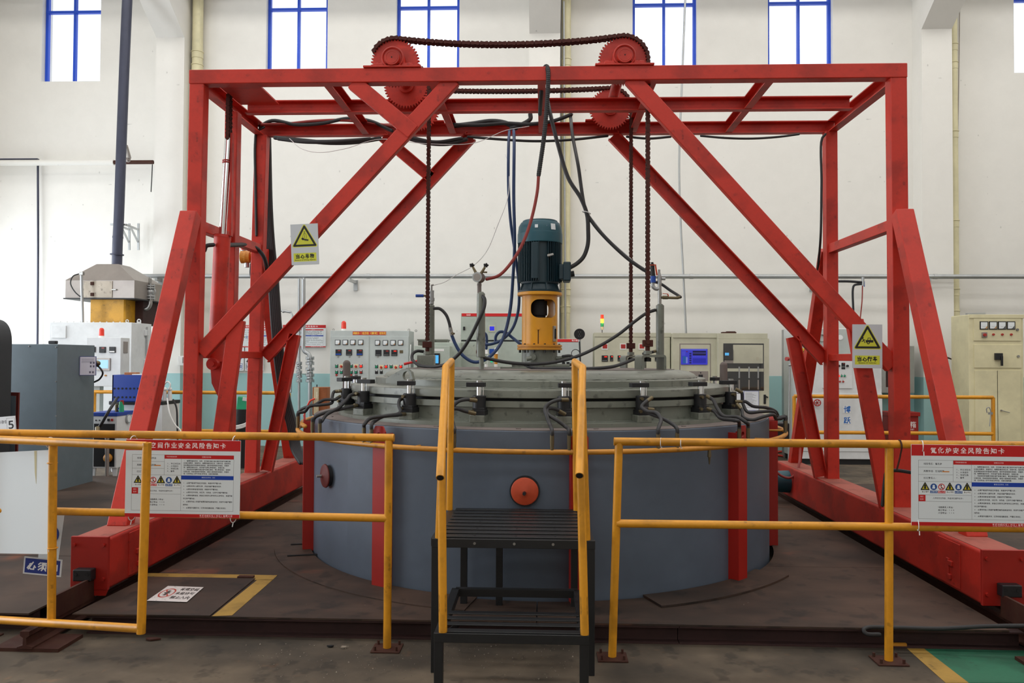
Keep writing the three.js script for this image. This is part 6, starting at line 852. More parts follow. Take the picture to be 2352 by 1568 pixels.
  const ps = thing('power_strip', 'white plugs and looping white leads on the water heater top by the gantry post', 'plug', at(385, 918, 10.3)); for (const x of [378, 390]) mb().cyl(at(x, 918, 10.6).setY(s2.y), at(x, 898, 10.6), 0.03, 0.026, 14).ball(at(x, 894, 10.6), 0.03).build('plug', M.plastic, ps); mb().tube([at(389, 893, 10.3), at(391, 882, 10.3), at(385, 876, 10.3), at(378, 882, 10.3), at(373, 905, 10.3)], 0.01, 8).tube([at(384, 915, 10.25), at(390, 950, 10.2), at(402, 975, 10.2), at(415, 990, 10.2), at(408, 1003, 10.15), at(380, 1010, 10.1)], 0.01, 8).build('lead', M.plastic, ps); mb().tube([at(398, 918, 10.3), at(405, 935, 10.3), at(407, 970, 10.3), at(408, 1010, 10.3)], 0.012, 8).build('dark_lead', M.hose, ps);
  const gb = thing('reel_box', 'tilted green plastic box with black lid fitting behind the back gantry post', 'box', at(562, 928, 11)); mb().box(at(563, 928, 11).x, at(563, 928, 11).y, -11, 0.2, 0.2, 0.12, 0.02, [0, 0, -0.12]).build('case', M.green, gb); mb().box(at(566, 917, 10.93).x, at(566, 917, 10.93).y, -10.935, 0.11, 0.05, 0.01, 0.004, [0, 0, -0.12]).build('lid_window', M.plastic, gb); const pk = thing('pump', 'black can-shaped pump with white hose coils behind the back gantry post', 'pump', at(550, 1010, 10.9).setY(0)); { const x = at(556, 960, 10.9).x; mb().cyl(V(x, 0, -10.9), V(x, at(556, 940, 10.9).y, -10.9), 0.085, 0.085, 28).build('can', M.black, pk); for (let i = 0; i < 3; i++) mb().tube([at(575 + i * 2, 905, 10.8), at(579 + i * 2, 940, 10.75), at(570, 968 + i * 3, 10.7), at(545, 978 + i * 3, 10.7), at(530, 978 + i * 2, 10.75)], 0.012, 8).build('white_hose', M.plastic, pk); }
  const gd = thing('gas_detector', 'yellow gas detector with red alarm cap on a bracket at the back gantry post', 'detector', at(566, 590, 7.75)), q = (x, y) => at(x, y, 7.36); mb().cyl(q(555, 590), q(576, 590), 0.06, 0.055, 20).ball(q(566, 590), 0.06).build('body', M.orange, gd); mb().cyl(q(560, 582), q(559, 574), 0.024, 0.024, 16).build('lamp_base', M.zinc, gd); mb().ball(q(559, 571), 0.022).build('alarm_cap', M.redHot, gd); mb().cyl(q(567, 604), q(567, 614), 0.022, 0.022, 16).build('sensor', M.zinc, gd); mb().bar(q(570, 598), q(601, 603), 0.03, 0.03).build('bracket', M.steel, gd); mb().tube([q(576, 606), q(575, 630), q(580, 648), q(586, 656)], 0.008, 8).build('cable', M.hose, gd); mb().cyl(q(574, 584), q(574, 572), 0.01).build('side_plug', M.orange, gd);
  const wd = thing('wooden_case', 'brown wooden case with glass tube front beside the wide drop pipe', 'case', at(735, 960, 9.0)); { const a = at(717, 953, 9.0), b = at(752, 889, 9.0); mb().slab(a.x, b.x, a.y, b.y, -9.12, -9.0, 0.003).build('case', M.wood, wd); mb().slab(a.x + 0.02, a.x + 0.075, a.y + 0.01, b.y - 0.005, -9.0, -8.985, 0.003).build('pale_panel', M.cabCream, wd); mb().cyl(at(729, 944, 8.97), at(729, 898, 8.97), 0.012, 0.012, 12).build('glass_tube', M.glass, wd); mb().cyl(at(728, 889, 9.03), at(728, 883, 9.03), 0.006).build('pin', M.black, wd); mb().tube([at(722, 916, 8.97), at(713, 920, 8.95), at(705, 935, 8.95), at(698, 955, 8.95)], 0.01, 8).build('red_lead', M.redHot, wd); mb().slab(a.x, b.x, DECK, a.y, -9.1, -9.05).build('back_leg', M.wood, wd); }
}

// ---------- cables and hoses ----------
{
  const path = (pts) => pts.map(([x, y, d]) => at(x, y, d));
  const hose = (name, label, cat, pts, r, m, o = {}) => { const P = path(pts), t = thing(name, label, cat, P[P.length - 1], o.group); mb().tube(P, r, 12, o.seg ?? pts.length * 10).build(o.part ?? 'tube', m, t); return { t, P }; };
  const D = 6.3;
  // conduit looped over the front beam, with its red-brown hose
  { const h = hose('cable_conduit', 'black corrugated conduit looped over the front beam with red-brown hose below', 'hose', [[1240, 262, 6.5], [1243, 215, 6.15], [1247, 165, 5.98], [1254, 153, 5.93], [1259, 165, 5.85], [1257, 230, 5.83], [1250, 310, 5.83], [1237, 403, 5.83]], 0.0155, M.hose, { seg: 90, part: 'conduit' });
    const c = new THREE.CatmullRomCurve3(h.P, false, 'centripetal'), m = mb(); for (let i = 0; i < 70; i++) m.ring(c.getPointAt(0.3 + i / 100), c.getTangentAt(0.3 + i / 100), 0.0155, 0.0022, 14); m.build('ribs', M.hose, h.t);
    mb().tube(path([[1237, 403, 5.83], [1234, 440, 5.82], [1220, 505, 5.8], [1200, 560, 5.76], [1172, 606, 5.72], [1145, 633, 5.7], [1118, 641, 5.7]]), 0.0115, 12, 60).build('red_hose', M.redHose, h.t); }
  hose('power_cable', 'thick black cable sweeping from the middle beam into the motor terminal box', 'cable', [[1258, 232, 6.58], [1264, 262, 6.5], [1281, 330, 6.46], [1306, 410, 6.42], [1334, 455, 6.4], [1348, 492, 6.4], [1351, 530, 6.4], [1350, 562, 6.4], [1340, 590, 6.4], [1325, 605, 6.4], [1308, 615, 6.4]], 0.0165, M.hose);
  const bc = hose('power_cable', 'black cable dropping from the back beam and crossing to the burner fitting', 'cable', [[1310, 262, 7.2], [1315, 310, 6.9], [1328, 380, 6.6], [1346, 485, 6.42], [1362, 512, 6.4], [1390, 545, 6.38], [1440, 592, 6.35], [1472, 615, 6.33], [1498, 630, 6.3]], 0.0145, M.hose);
  { const p = at(1347, 488, 6.4), t = thing('cable_tie', 'white tie where the two black cables cross beside the motor', 'cable tie', p); mb().ring(p, V(0.3, 1, 0), 0.034, 0.003, 20).build('loop', M.tie, t); }
  hose('thin_cable', 'thin white wire beside the black cable to the burner fitting', 'cable', [[1352, 492, 6.42], [1395, 545, 6.42], [1452, 597, 6.4], [1475, 622, 6.4], [1492, 622, 6.32]], 0.0032, M.tie);
  hose('thin_cable', 'thin white wire curving from the blue hoses down to the pipe valve', 'cable', [[1160, 355, 7.1], [1168, 380, 6.8], [1167, 450, 6.6], [1142, 520, 6.5], [1117, 578, 6.5], [1087, 610, 6.5], [1050, 630, 6.5], [1020, 648, 6.5], [996, 655, 6.5]], 0.003, M.tie);
  hose('thin_cable', 'thin white wire hanging in loops along the back beam', 'cable', [[665, 318, 7.1], [690, 340, 7.1], [730, 350, 7.1], [790, 342, 7.1], [870, 320, 7.1], [980, 330, 7.1], [1090, 328, 7.1], [1160, 300, 7.1], [1215, 290, 7.1]], 0.003, M.tie);
  // blue water hoses
  hose('water_hose', 'blue hose hanging straight down and looping under to the grey pipe fitting', 'hose', [[1180, 300, 7.1], [1181, 330, 6.75], [1180, 450, 6.65], [1182, 560, 6.65], [1178, 640, 6.65], [1172, 710, 6.65], [1158, 770, 6.6], [1138, 806, 6.5], [1112, 827, 6.45], [1088, 831, 6.45], [1062, 815, 6.45], [1046, 790, 6.45], [1037, 768, 6.45]], 0.0135, M.blueHose, { seg: 130 });
  hose('water_hose', 'blue hose nearest the motor curling back behind the instrument pipe', 'hose', [[1170, 300, 7.12], [1168, 340, 6.8], [1168, 430, 6.7], [1173, 510, 6.7], [1183, 580, 6.75], [1192, 660, 6.8], [1190, 715, 6.8], [1176, 756, 6.75], [1150, 782, 6.7], [1122, 791, 6.7], [1112, 790, 6.72]], 0.0125, M.blueHose, { seg: 120 });
  hose('water_hose', 'short blue hose arching behind the lantern flange', 'hose', [[1138, 786, 7.0], [1139, 772, 7.0], [1148, 762, 7.0], [1162, 764, 7.0], [1178, 776, 7.0], [1198, 792, 6.95]], 0.013, M.blueHose);
  hose('water_hose', 'short blue hose stub bending down behind the instrument pipe', 'hose', [[1109, 762, 6.9], [1116, 768, 6.9], [1118, 780, 6.9], [1117, 800, 6.9]], 0.012, M.blueHose);
  hose('black_hose', 'black hose from the tall grey pipe, curving down to its blue hose coupling', 'hose', [[997, 708, 6.45], [1010, 709, 6.45], [1024, 722, 6.45], [1032, 742, 6.45], [1035, 758, 6.45], [1038, 770, 6.45]], 0.0125, M.hose);
  { const t = thing('hose_coupling', 'brass hose coupling between the black and blue hoses', 'coupling', at(1036, 760, 6.45)); mb().cyl(at(1034, 752, 6.45), at(1038, 770, 6.45), 0.0155, 0.0155, 14).build('sleeve', M.steel, t); mb().cyl(at(1037, 765, 6.44), at(1043, 766, 6.42), 0.008).build('screw', M.brass, t); }
  hose('black_hose', 'black hose running down from the instrument pipe top behind the handrail', 'hose', [[1108, 680, 5.66], [1113, 686, 5.64], [1112, 705, 5.62], [1098, 738, 5.62], [1078, 778, 5.65], [1058, 808, 5.72], [1038, 827, 5.8], [1015, 839, 6.0], [985, 842, 6.2], [958, 836, 6.35], [946, 822, 6.45], [949, 811, 6.5], [958, 806, 6.52], [972, 807, 6.55]], 0.0125, M.hose, { seg: 150 });
  hose('black_hose', 'long black hose sagging before the motor stub and rising to the burner pipe', 'hose', [[1112, 821, 5.68], [1128, 825, 5.7], [1165, 832, 5.75], [1215, 836, 5.85], [1270, 832, 5.95], [1320, 820, 6.02], [1370, 798, 6.1], [1420, 768, 6.16], [1458, 738, 6.2], [1485, 719, 6.22], [1504, 712, 6.24]], 0.0125, M.hose, { seg: 130 });
  hose('black_hose', 'lower black hose lying on the lid from the motor stub to the chain bracket', 'hose', [[1204, 836, 5.9], [1216, 842, 5.85], [1235, 846, 5.8], [1290, 846, 5.75], [1360, 846, 5.72], [1405, 842, 5.75], [1430, 835, 5.82], [1455, 825, 5.9]], 0.012, M.hose);
  hose('black_hose', 'small dark hose curling off the right spigot of the motor stub', 'hose', [[1293, 818, 6.35], [1310, 817, 6.35], [1319, 823, 6.35], [1316, 834, 6.35], [1300, 840, 6.35]], 0.011, M.hose);
  { const t = thing('red_torch', 'two red rubber handles poking out behind the chain block', 'handle', at(945, 833, 6.7)); mb().cyl(at(928, 836, 6.7), at(966, 827, 6.7), 0.011, 0.009, 12).build('handle', M.tapeRed, t); mb().cyl(at(950, 832, 6.75), at(966, 832, 6.75), 0.01, 0.01, 12).build('handle', M.tapeRed, t); }
  // bundles on the gantry
  const bundle = (label, list, name = 'cable_bundle') => { const t = thing(name, label, 'cables', at(...list[0][0][0])); for (const [pts, r, m] of list) mb().tube(path(pts), r, 8, pts.length * 7).build('cable', m ?? M.hose, t); };
  bundle('wavy black cables lying along the back top beam', [
    [[[597, 290, 7.22], [625, 277, 7.2], [680, 286, 7.2], [740, 283, 7.2], [800, 272, 7.2], [850, 278, 7.2], [900, 300, 7.2]], 0.017], [[[600, 286, 7.2], [660, 284, 7.2], [720, 278, 7.2], [790, 276, 7.2], [860, 284, 7.2], [930, 294, 7.2]], 0.014, M.redHose],
    [[[1035, 290, 7.2], [1085, 284, 7.2], [1130, 278, 7.2], [1160, 282, 7.2], [1185, 294, 7.2]], 0.022], [[[1035, 286, 7.2], [1100, 287, 7.18], [1160, 283, 7.18], [1215, 285, 7.15], [1270, 278, 7.15], [1312, 263, 7.15]], 0.017], [[[1175, 294, 7.18], [1200, 285, 7.18], [1218, 273, 7.18], [1218, 262, 7.18]], 0.02]]);
  bundle('heavy black cables sagging below the back top beam', [
    [[[632, 316, 7.25], [690, 322, 7.22], [760, 328, 7.2], [820, 326, 7.2], [872, 318, 7.22]], 0.02], [[[640, 318, 7.24], [700, 325, 7.2], [770, 325, 7.18], [850, 320, 7.2]], 0.02], [[[940, 318, 7.22], [980, 328, 7.2], [1030, 330, 7.2], [1070, 320, 7.22]], 0.02], [[[945, 316, 7.2], [1000, 326, 7.18], [1060, 318, 7.2]], 0.016],
    [[[1075, 314, 7.25], [1150, 320, 7.22], [1230, 324, 7.22], [1310, 321, 7.22], [1395, 312, 7.25]], 0.012], [[[1440, 314, 7.25], [1490, 318, 7.22], [1540, 314, 7.25]], 0.011], [[[1610, 312, 7.25], [1670, 317, 7.22], [1730, 318, 7.22], [1790, 314, 7.22], [1835, 308, 7.25]], 0.01]]);
  bundle('thick black cable bundle strapped down the back post to the deck', [0, 1, 2, 3, 4].map((i) => [[[606 + i * 3, 318, 7.42], [610 + i * 3, 480, 7.42], [613 + i * 3.5, 560, 7.45], [620 + i * 4, 650, 7.45], [626 + i * 4, 740, 7.45], [634 + i * 4, 830, 7.45], [648 + i * 4, 920, 7.45], [664 + i * 4, 980, 7.4], [672 + i * 4, 1030, 7.35], [690 + i * 6, 1062, 7.25]], 0.021]));
  bundle('black cable looping down the left edge of the back post', [[[[606, 292, 7.28], [590, 302, 7.25], [586, 330, 7.24], [587, 430, 7.24], [589, 540, 7.24]], 0.012]]);
  bundle('black hoses bending from the cylinder to the cable bundle', [[[[470, 575, 6.1], [474, 565, 6.1], [490, 562, 6.13]], 0.016], [[[516, 563, 6.2], [545, 562, 6.6], [572, 563, 7.0], [592, 572, 7.15], [606, 590, 7.2], [614, 620, 7.3], [620, 660, 7.4]], 0.018]]);
  bundle('dark cable with red tag clipped down the far right back leg', [[[[1896, 308, 7.22], [1888, 318, 7.22], [1887, 420, 7.22], [1885, 540, 7.24], [1880, 600, 7.4], [1868, 700, 7.7], [1860, 780, 7.95]], 0.011]]);
  { const p = at(1866, 747, 7.75), t = thing('red_tag', 'small red round tag numbered 3 on the back leg', 'tag', p); mb().cyl(p.clone().add(V(0, 0, 0.045)), p.clone().add(V(0, 0, 0.052)), 0.022, 0.022, 20).build('disc', M.tapeRed, t); const n = new THREE.Mesh(new THREE.PlaneGeometry(0.03, 0.03), printMat(canvas(64, 64, '#d01f22', (q) => { q.fillStyle = '#f4e8e8'; q.font = 'bold 50px sans-serif'; q.fillText('3', 18, 50); }))); n.name = 'numeral'; n.position.z = 0.053; t.add(n); }
  hose('drive_cable', 'black cable looping from the raking leg to the travel drive motor', 'cable', [[1838, 1030, 8.2], [1836, 1062, 8.0], [1830, 1085, 7.95], [1815, 1097, 7.95], [1796, 1093, 7.98], [1778, 1080, 8.0], [1768, 1076, 8.02]], 0.012, M.redHose);
  { const t = thing('air_hose', 'red air hose coiled on the floor behind the far raking leg', 'hose', on(1810, 1045, 0.02)); mb().tube([[1720, 1036], [1770, 1044], [1830, 1048], [1850, 1043], [1835, 1037], [1790, 1037], [1782, 1043], [1815, 1049], [1845, 1046]].map(([x, y]) => on(x, y, 0.02)), 0.016, 8, 90).build('tube', M.redHot, t); }
  { const t = thing('deck_cable', 'black cable lying along the deck edge near the green floor', 'cable', at(2352, 1440, 4.27)); mb().tube([at(2020, 1457, 4.24), at(1990, 1455, 4.24), at(1983, 1447, 4.25), at(1992, 1441, 4.27), at(2060, 1441, 4.28), at(2160, 1443, 4.27), at(2260, 1438, 4.25), at(2352, 1437, 4.22), at(2440, 1440, 4.2)], 0.011, 10, 80).build('tube', M.hose, t); }

  // ---------- instruments standing on the lid ----------
  let t = thing('cooled_pipe', 'tall thin grey water-jacket pipe with nickel valve rising behind the single chain', 'pipe', at(988, 815, 6.5)); { const p = (x, y) => at(x, y, 6.62);
    mb().cyl(p(990, 828), p(990.5, 702), 0.028, 0.028, 20).cyl(p(990.5, 702), p(990.5, 698), 0.028, 0.016, 20).build('jacket', M.lid, t); mb().cyl(p(991, 698), p(991, 668), 0.021, 0.021, 18).cyl(p(991, 691), p(991, 684), 0.026, 0.026, 8).cyl(p(991, 672), p(991, 667), 0.022, 0.022, 8).build('valve_body', M.zinc, t); mb().cyl(p(991, 667), p(991, 655), 0.009).cyl(p(990, 655), p(996, 654), 0.007).build('outlet', M.steel, t); mb().cyl(p(985, 679), p(972, 679), 0.008).build('lever_rod', M.brass, t); mb().cyl(p(973, 679), p(955, 679), 0.0125, 0.0125, 14).build('lever_grip', M.handleBlue, t); mb().cyl(p(993, 708), p(1000, 708), 0.012).build('side_port', M.brass, t); }
  t = thing('gas_pipe', 'grey jacketed pipe with round sight glass head and two black knobs', 'pipe', at(1105, 846, 5.68)); { const p = (x, y) => at(x, y, 5.68);
    mb().cyl(p(1106, 848), p(1105.5, 818), 0.0165, 0.0165, 18).cyl(p(1106, 838), p(1106, 836), 0.019, 0.019, 18).build('lower_pipe', M.lid, t); mb().lathe([[0, 0], [0.031, 0.004], [0.032, 0.02], [0.029, 0.43], [0.028, 0.452], [0.016, 0.465], [0, 0.466]], p(1104, 821).x, p(1104, 821).y, -5.68, 24).build('jacket', M.lid, t); mb().cyl(p(1101, 674), p(1101, 650), 0.0145, 0.0145, 16).cyl(p(1101, 656), p(1101, 652), 0.0175, 0.0175, 6).build('neck', M.lidDusty, t);
    const c = p(1099, 637), ax = V(-0.3, 0, 1).normalize(); mb().cyl(c.clone().addScaledVector(ax, -0.04), c.clone().addScaledVector(ax, 0.02), 0.036, 0.036, 28).build('head', M.lidDusty, t); mb().cyl(c.clone().addScaledVector(ax, 0.02), c.clone().addScaledVector(ax, 0.03), 0.036, 0.036, 28).build('bezel', M.zinc, t); mb().cyl(c.clone().addScaledVector(ax, 0.0295), c.clone().addScaledVector(ax, 0.0315), 0.026, 0.026, 28).build('sight_glass', M.hood, t);
    for (const [x0, y0, x1, y1] of [[1094, 628, 1086, 613], [1105, 628, 1114, 613]]) { mb().cyl(p(x0, y0), p(x1, y1), 0.011, 0.008, 14).build('valve_stem', M.brass, t); const k = p(x1 + (x1 > x0 ? 2.2 : -2), y1 - 4), kb = mb().ball(k, 0.012); for (let i = 0; i < 5; i++) { const a = i * 1.2566; kb.ball(k.clone().add(V(Math.cos(a) * 0.012, Math.sin(a) * 0.008, Math.sin(a) * 0.01)), 0.0075, 10); } kb.build('star_knob', M.black, t); }
    mb().cyl(p(1110, 625), p(1119, 625), 0.006).build('side_tap', M.brass, t); mb().cyl(p(1094, 808), p(1098, 808), 0.018, 0.018, 14).build('side_plug', M.flange, t); mb().cyl(p(1108, 678), p(1108, 682), 0.014).build('hose_clip', M.steel, t); }
  t = thing('burner_pipe', 'grey jacketed pipe with nickel tee, orange lever ball valve and blue igniter', 'pipe', at(1516, 845, 6.25)); { const p = (x, y, o = 0) => at(x, y, 6.25 - o);
    mb().cyl(p(1517, 848), p(1516.5, 815), 0.019, 0.019, 18).build('lower_pipe', M.lid, t); mb().cyl(p(1516, 818), p(1516, 701), 0.031, 0.031, 24).cyl(p(1516, 702), p(1516, 698), 0.031, 0.018, 24).build('jacket', M.lid, t); mb().cyl(p(1515, 700), p(1515, 652), 0.0145, 0.0145, 16).cyl(p(1515, 676), p(1515, 670), 0.0165, 0.0165, 8).build('riser', M.steel, t); mb().cyl(p(1515, 652), p(1515, 634), 0.016, 0.016, 8).cyl(p(1515, 634), p(1514, 626), 0.013, 0.01, 12).cyl(p(1514, 626), p(1514, 619), 0.009, 0.009, 10).build('top_fitting', M.zinc, t);
    mb().tube([p(1514, 663), p(1506, 663), p(1500, 658), p(1499, 650)], 0.0145, 14).build('elbow', M.zinc, t); mb().cyl(p(1500, 649), p(1500, 634), 0.021, 0.021, 20).build('blue_collar', M.handleBlue, t); mb().cyl(p(1500, 634), p(1498, 606), 0.018, 0.016, 20).cyl(p(1498, 607), p(1498, 602), 0.01, 0.01, 12).build('igniter_body', M.black, t); mb().bar(p(1491, 609, 0.02), p(1505, 608, 0.02), 0.012, 0.006).bar(p(1505, 607, 0.02), p(1509, 632, 0.02), 0.012, 0.006).build('trigger_lever', M.orangeRed, t); mb().cyl(p(1520, 640), p(1528, 640), 0.011, 0.011, 8).build('side_cap', M.zinc, t);
    mb().cyl(p(1519, 683), p(1554, 684), 0.0105, 0.0105, 14).cyl(p(1522, 683), p(1534, 683), 0.0145, 0.0145, 10).cyl(p(1554, 684), p(1562, 682), 0.012, 0.012, 8).build('side_branch', M.brass, t); mb().bar(p(1522, 674, 0.01), p(1535, 675, 0.01), 0.012, 0.004).bar(p(1533, 675, 0.01), p(1536, 680, 0.01), 0.012, 0.006).build('ball_valve_lever', M.orangeRed, t); mb().cyl(p(1507, 712), p(1498, 713), 0.011).cyl(p(1507, 806), p(1494, 809), 0.011).build('hose_port', M.brass, t); mb().cyl(p(1522, 826), p(1526, 826), 0.01).build('side_plug', M.black, t); }
  hose('gas_hose', 'black hose running from behind the igniter to the brass side branch', 'hose', [[1494, 648, 6.3], [1508, 648, 6.36], [1520, 653, 6.36], [1540, 667, 6.34], [1556, 677, 6.3], [1563, 682, 6.26]], 0.0115, M.hose);
  hose('gas_hose', 'short black hose from the lower port of the burner pipe to the chain bracket', 'hose', [[1500, 808, 6.25], [1490, 810, 6.2], [1478, 812, 6.1]], 0.011, M.hose);

  // ---------- ring header and clamp hoses ----------
  const ring = thing('ring_pipe', 'orange-yellow hydraulic ring pipe bowed round the furnace shell', 'pipe', [FC.x, 0.975, FC.z + 1.86]);
  const RR = 1.865, RY = 0.972, q = []; for (let a = -97; a <= 97; a += 2) q.push(pol(a, RR, RY)); mb().tube(q, 0.0155, 12, 240).build('ring', M.orange, ring);
  const q2 = []; for (let a = -97; a <= -62; a += 3) q2.push(pol(a, RR - 0.03, RY + 0.045)); mb().tube(q2, 0.0145, 10, 60).build('second_ring', M.orange, ring);
  for (const a of [-80, -50, -24, 16, 30, 56, 80]) mb().cyl(pol(a, FR - 0.01, RY), pol(a, RR, RY), 0.008, 0.008, 8).build('stand_off', M.orange, ring);
  { const p = pol(33.5, RR, RY); mb().cyl(p.clone().add(V(0, -0.012, 0)), p.clone().add(V(0, -0.055, 0)), 0.01, 0.012, 10).cyl(p.clone().add(V(0, -0.055, 0)), p.clone().add(V(0, -0.1, 0)), 0.008, 0.003, 10).build('bleed_nipple', M.brass, ring); }
  // each hose: from a clamp port, over the rim, down to a fitting on the ring
  const fit = (t, end) => { mb().cyl(end.clone().add(V(0, 0.012, 0)), end.clone().add(V(0, 0.045, 0)), 0.011, 0.011, 8).build('hex_fitting', M.brass, t); mb().cyl(end.clone().add(V(0, 0.042, 0)), end.clone().add(V(0, 0.1, 0)), 0.0125, 0.0125, 14).build('crimp_sleeve', M.brass, t); };
  const chose = (label, startPx, mids, endDeg) => { const end = pol(endDeg, RR, RY), P = [...path(startPx), ...path(mids), end.clone().add(V(0, 0.12, 0)), end.clone().add(V(0, 0.085, 0))], t = thing('clamp_hose', label, 'hose', end); const d = P[0].clone().sub(P[1]).normalize(); mb().tube(P, 0.0115, 12, P.length * 9).build('tube', M.hose, t); mb().cyl(P[0].clone().addScaledVector(d, 0.02), P[0].clone().addScaledVector(d, -0.03), 0.0125, 0.0125, 12).build('end_sleeve', M.brass, t); fit(t, end); return t; };
  const deg = (px) => { let b = 0, e = 1e9; for (let a = -100; a <= 100; a += 0.5) { const p = pol(a, RR, RY), v = p.clone().sub(camera.position).applyQuaternion(camQ.clone().invert()), X = PX / 2 + FOCAL * v.x / -v.z; if (Math.abs(a) < 75 && Math.abs(X - px) < e) { e = Math.abs(X - px); b = a; } } return b; };
  chose('inner of two hoses arching from the bollard clamp at the meter cabinet end', [[780, 898, 6.0], [768, 899, 6.0]], [[763, 912, 5.95], [762, 925, 5.9], [735, 930, 5.85], [712, 932, 5.85], [700, 945, 5.9]], -72);
  chose('outer of two hoses arching from the bollard clamp at the meter cabinet end', [[778, 912, 5.95], [770, 917, 5.9]], [[745, 918, 5.9], [722, 930, 5.9], [700, 936, 5.95], [688, 944, 6.0], [684, 958, 6.05]], -76);
  chose('inner of two hoses falling from the second clamp at the meter cabinet end', [[818, 905, 5.55], [804, 908, 5.5]], [[796, 918, 5.45], [778, 936, 5.4], [750, 952, 5.35], [738, 968, 5.3]], deg(734));
  chose('outer of two hoses falling from the second clamp at the meter cabinet end', [[815, 932, 5.5], [800, 935, 5.45]], [[780, 940, 5.42], [745, 948, 5.4], [722, 960, 5.4], [719, 972, 5.4]], deg(717));
  chose('upper of two hoses draped from the clamp below the lifting lug', [[924, 915, 5.2], [918, 918, 5.17]], [[916, 930, 5.15], [920, 944, 5.12], [915, 950, 5.1], [880, 956, 5.0], [862, 966, 4.95]], deg(854));
  chose('lower of two hoses draped from the clamp below the lifting lug', [[926, 951, 5.12], [912, 953, 5.05]], [[885, 955, 4.95], [848, 962, 4.92], [836, 976, 4.9]], deg(836));
  chose('hose passing behind the handrail to the clamp next to it', [[1088, 919, 4.88], [1072, 917, 4.86]], [[1052, 922, 4.82], [1040, 935, 4.8], [1038, 960, 4.75], [1044, 985, 4.7]], deg(1045));
  chose('lower hose behind the handrail to the clamp next to it', [[1085, 948, 4.86], [1068, 944, 4.84]], [[1045, 938, 4.8], [1030, 945, 4.78], [1022, 965, 4.72], [1022, 985, 4.7]], deg(1023));
  chose('upper hose from the clamp between the handrails', [[1298, 918, 4.86], [1284, 918, 4.84]], [[1262, 926, 4.8], [1252, 938, 4.78], [1256, 955, 4.74], [1263, 975, 4.7]], deg(1266));
  chose('lower hose from the clamp between the handrails', [[1292, 948, 4.86], [1276, 939, 4.84]], [[1258, 938, 4.8], [1258, 950, 4.76], [1280, 965, 4.72], [1300, 980, 4.7]], deg(1304));
  chose('nearer hose drooping from the clamp below the twin chain brackets', [[1493, 916, 4.98], [1482, 924, 4.95]], [[1474, 934, 4.93], [1486, 944, 4.9], [1508, 948, 4.86], [1518, 962, 4.82]], deg(1514));
  chose('farther hose drooping from the clamp below the twin chain brackets', [[1495, 940, 4.98], [1478, 938, 4.95]], [[1490, 948, 4.9], [1520, 960, 4.86], [1545, 974, 4.82]], deg(1557));
  chose('inner hose from the clamp second from the glass-door cabinet end', [[1628, 912, 5.25], [1638, 918, 5.2]], [[1648, 938, 5.15], [1662, 955, 5.1], [1695, 958, 5.05], [1714, 970, 5.02]], deg(1718));
  chose('outer hose from the clamp second from the glass-door cabinet end', [[1630, 940, 5.22], [1640, 944, 5.18]], [[1655, 960, 5.1], [1680, 964, 5.0], [1694, 966, 4.95]], deg(1697));
  chose('uppermost hose looping from the clamp at the glass-door cabinet end', [[1695, 896, 5.75], [1703, 900, 5.75]], [[1706, 925, 5.75], [1718, 946, 5.7], [1748, 945, 5.7], [1775, 945, 5.75], [1787, 958, 5.85]], 72);
  chose('middle hose looping from the clamp at the glass-door cabinet end', [[1695, 922, 5.75], [1712, 922, 5.75]], [[1728, 932, 5.75], [1760, 936, 5.8], [1782, 945, 5.9], [1792, 962, 6.0]], 76);
  chose('lowest hose looping from the clamp at the glass-door cabinet end', [[1696, 932, 5.7], [1703, 940, 5.68]], [[1708, 958, 5.6], [1728, 964, 5.55], [1752, 957, 5.55], [1775, 952, 5.6], [1785, 962, 5.75]], 69);
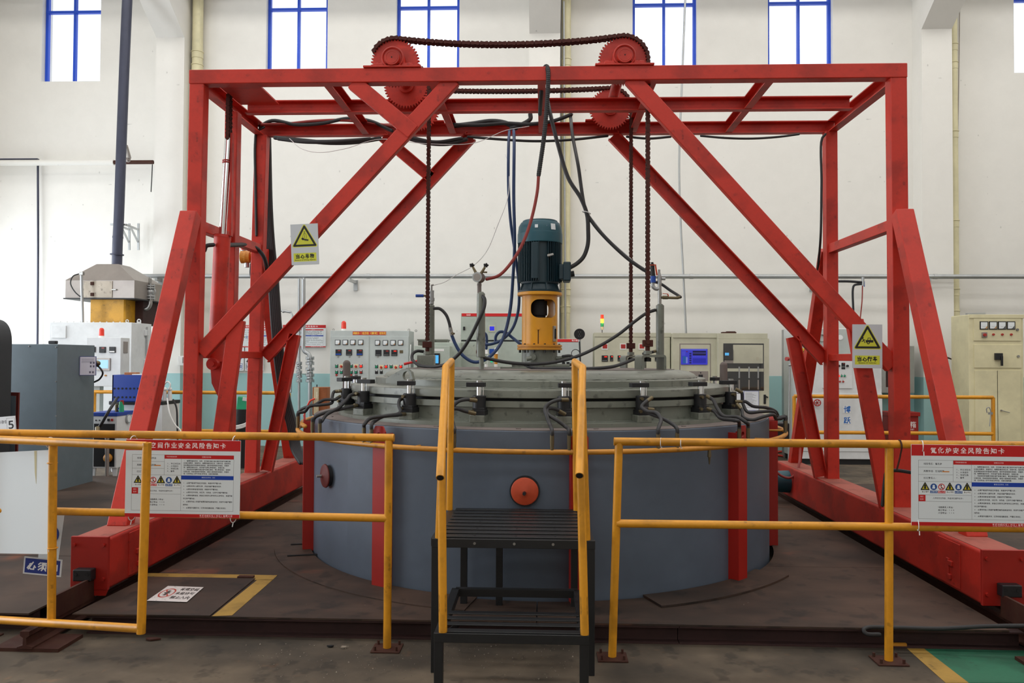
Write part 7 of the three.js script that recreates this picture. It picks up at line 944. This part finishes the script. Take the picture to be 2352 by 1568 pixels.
  // motor unit seen behind the shell at the glass-door end
  { const c = at(1775, 985, 7.2), pm = mb().box(c.x + 0.02, c.y - 0.02, -7.22, 0.2, 0.16, 0.22, 0.012).bar(V(c.x - 0.05, c.y - 0.06, -7.22), pol(100, FR - 0.02, c.y - 0.06), 0.06, 0.06).build('pump_block', M.black, furnace); mb().ball(at(1766, 966, 7.12), 0.05, 18).build('red_cap', M.redDull, pm); mb().cyl(at(1758, 973, 7.08), at(1758, 973, 7.06), 0.016).build('pale_plug', M.plastic, pm); }
  // litter on the floor
  const bits = [[790, 1484, 'small pale chip of litter on the floor beside the first railing foot'], [760, 1482, 'dark crumpled scrap on the floor before the deck edge beam'], [350, 1465, 'rusty flake lying at the foot of the deck edge beam under the gate']];
  bits.forEach(([x, y, label], i) => { const p = on(x, y, 0.01), o = thing('scrap_piece', label, 'scrap', p), pts = []; for (let k = 0; k < 8; k++) { const a = k / 8 * 6.283, r = (i === 2 ? 0.04 : 0.018) * (0.6 + rnd() * 0.7); pts.push([Math.cos(a) * r, Math.sin(a) * r * 0.5]); } mb().plate(pts, 0.008, new THREE.Matrix4().makeBasis(V(1, 0, 0), V(0, 0, -1), Y1).setPosition(p.x, 0.003, p.z)).build('scrap', i === 2 ? M.rust : i ? M.dark : M.rubbish, o); });
  const grit = mb(); for (let i = 0; i < 260; i++) { const x = 560 + rnd() * 760, y = 1478 + rnd() * 85, p = on(x, y, 0.002), s = 0.0015 + rnd() * rnd() * 0.006; grit.add(new THREE.TetrahedronGeometry(s), new THREE.Matrix4().makeRotationFromEuler(new THREE.Euler(rnd() * 6, rnd() * 6, 0)).setPosition(p)); } for (let i = 0; i < 120; i++) { const p = on(600 + rnd() * 1300, 1180 + rnd() * 210, DECK + 0.003), s = 0.0012 + rnd() * rnd() * 0.004; if (Math.hypot(p.x - FC.x, p.z - FC.z) > FR + 0.05) grit.add(new THREE.TetrahedronGeometry(s), new THREE.Matrix4().makeRotationFromEuler(new THREE.Euler(rnd() * 6, rnd() * 6, 0)).setPosition(p)); }
  const gr = grit.build('floor_grit', M.rubbish); gr.userData = { kind: 'stuff', label: 'loose grit and chips scattered on the shop floor and deck', category: 'grit' };
}

renderer.render(scene, camera);
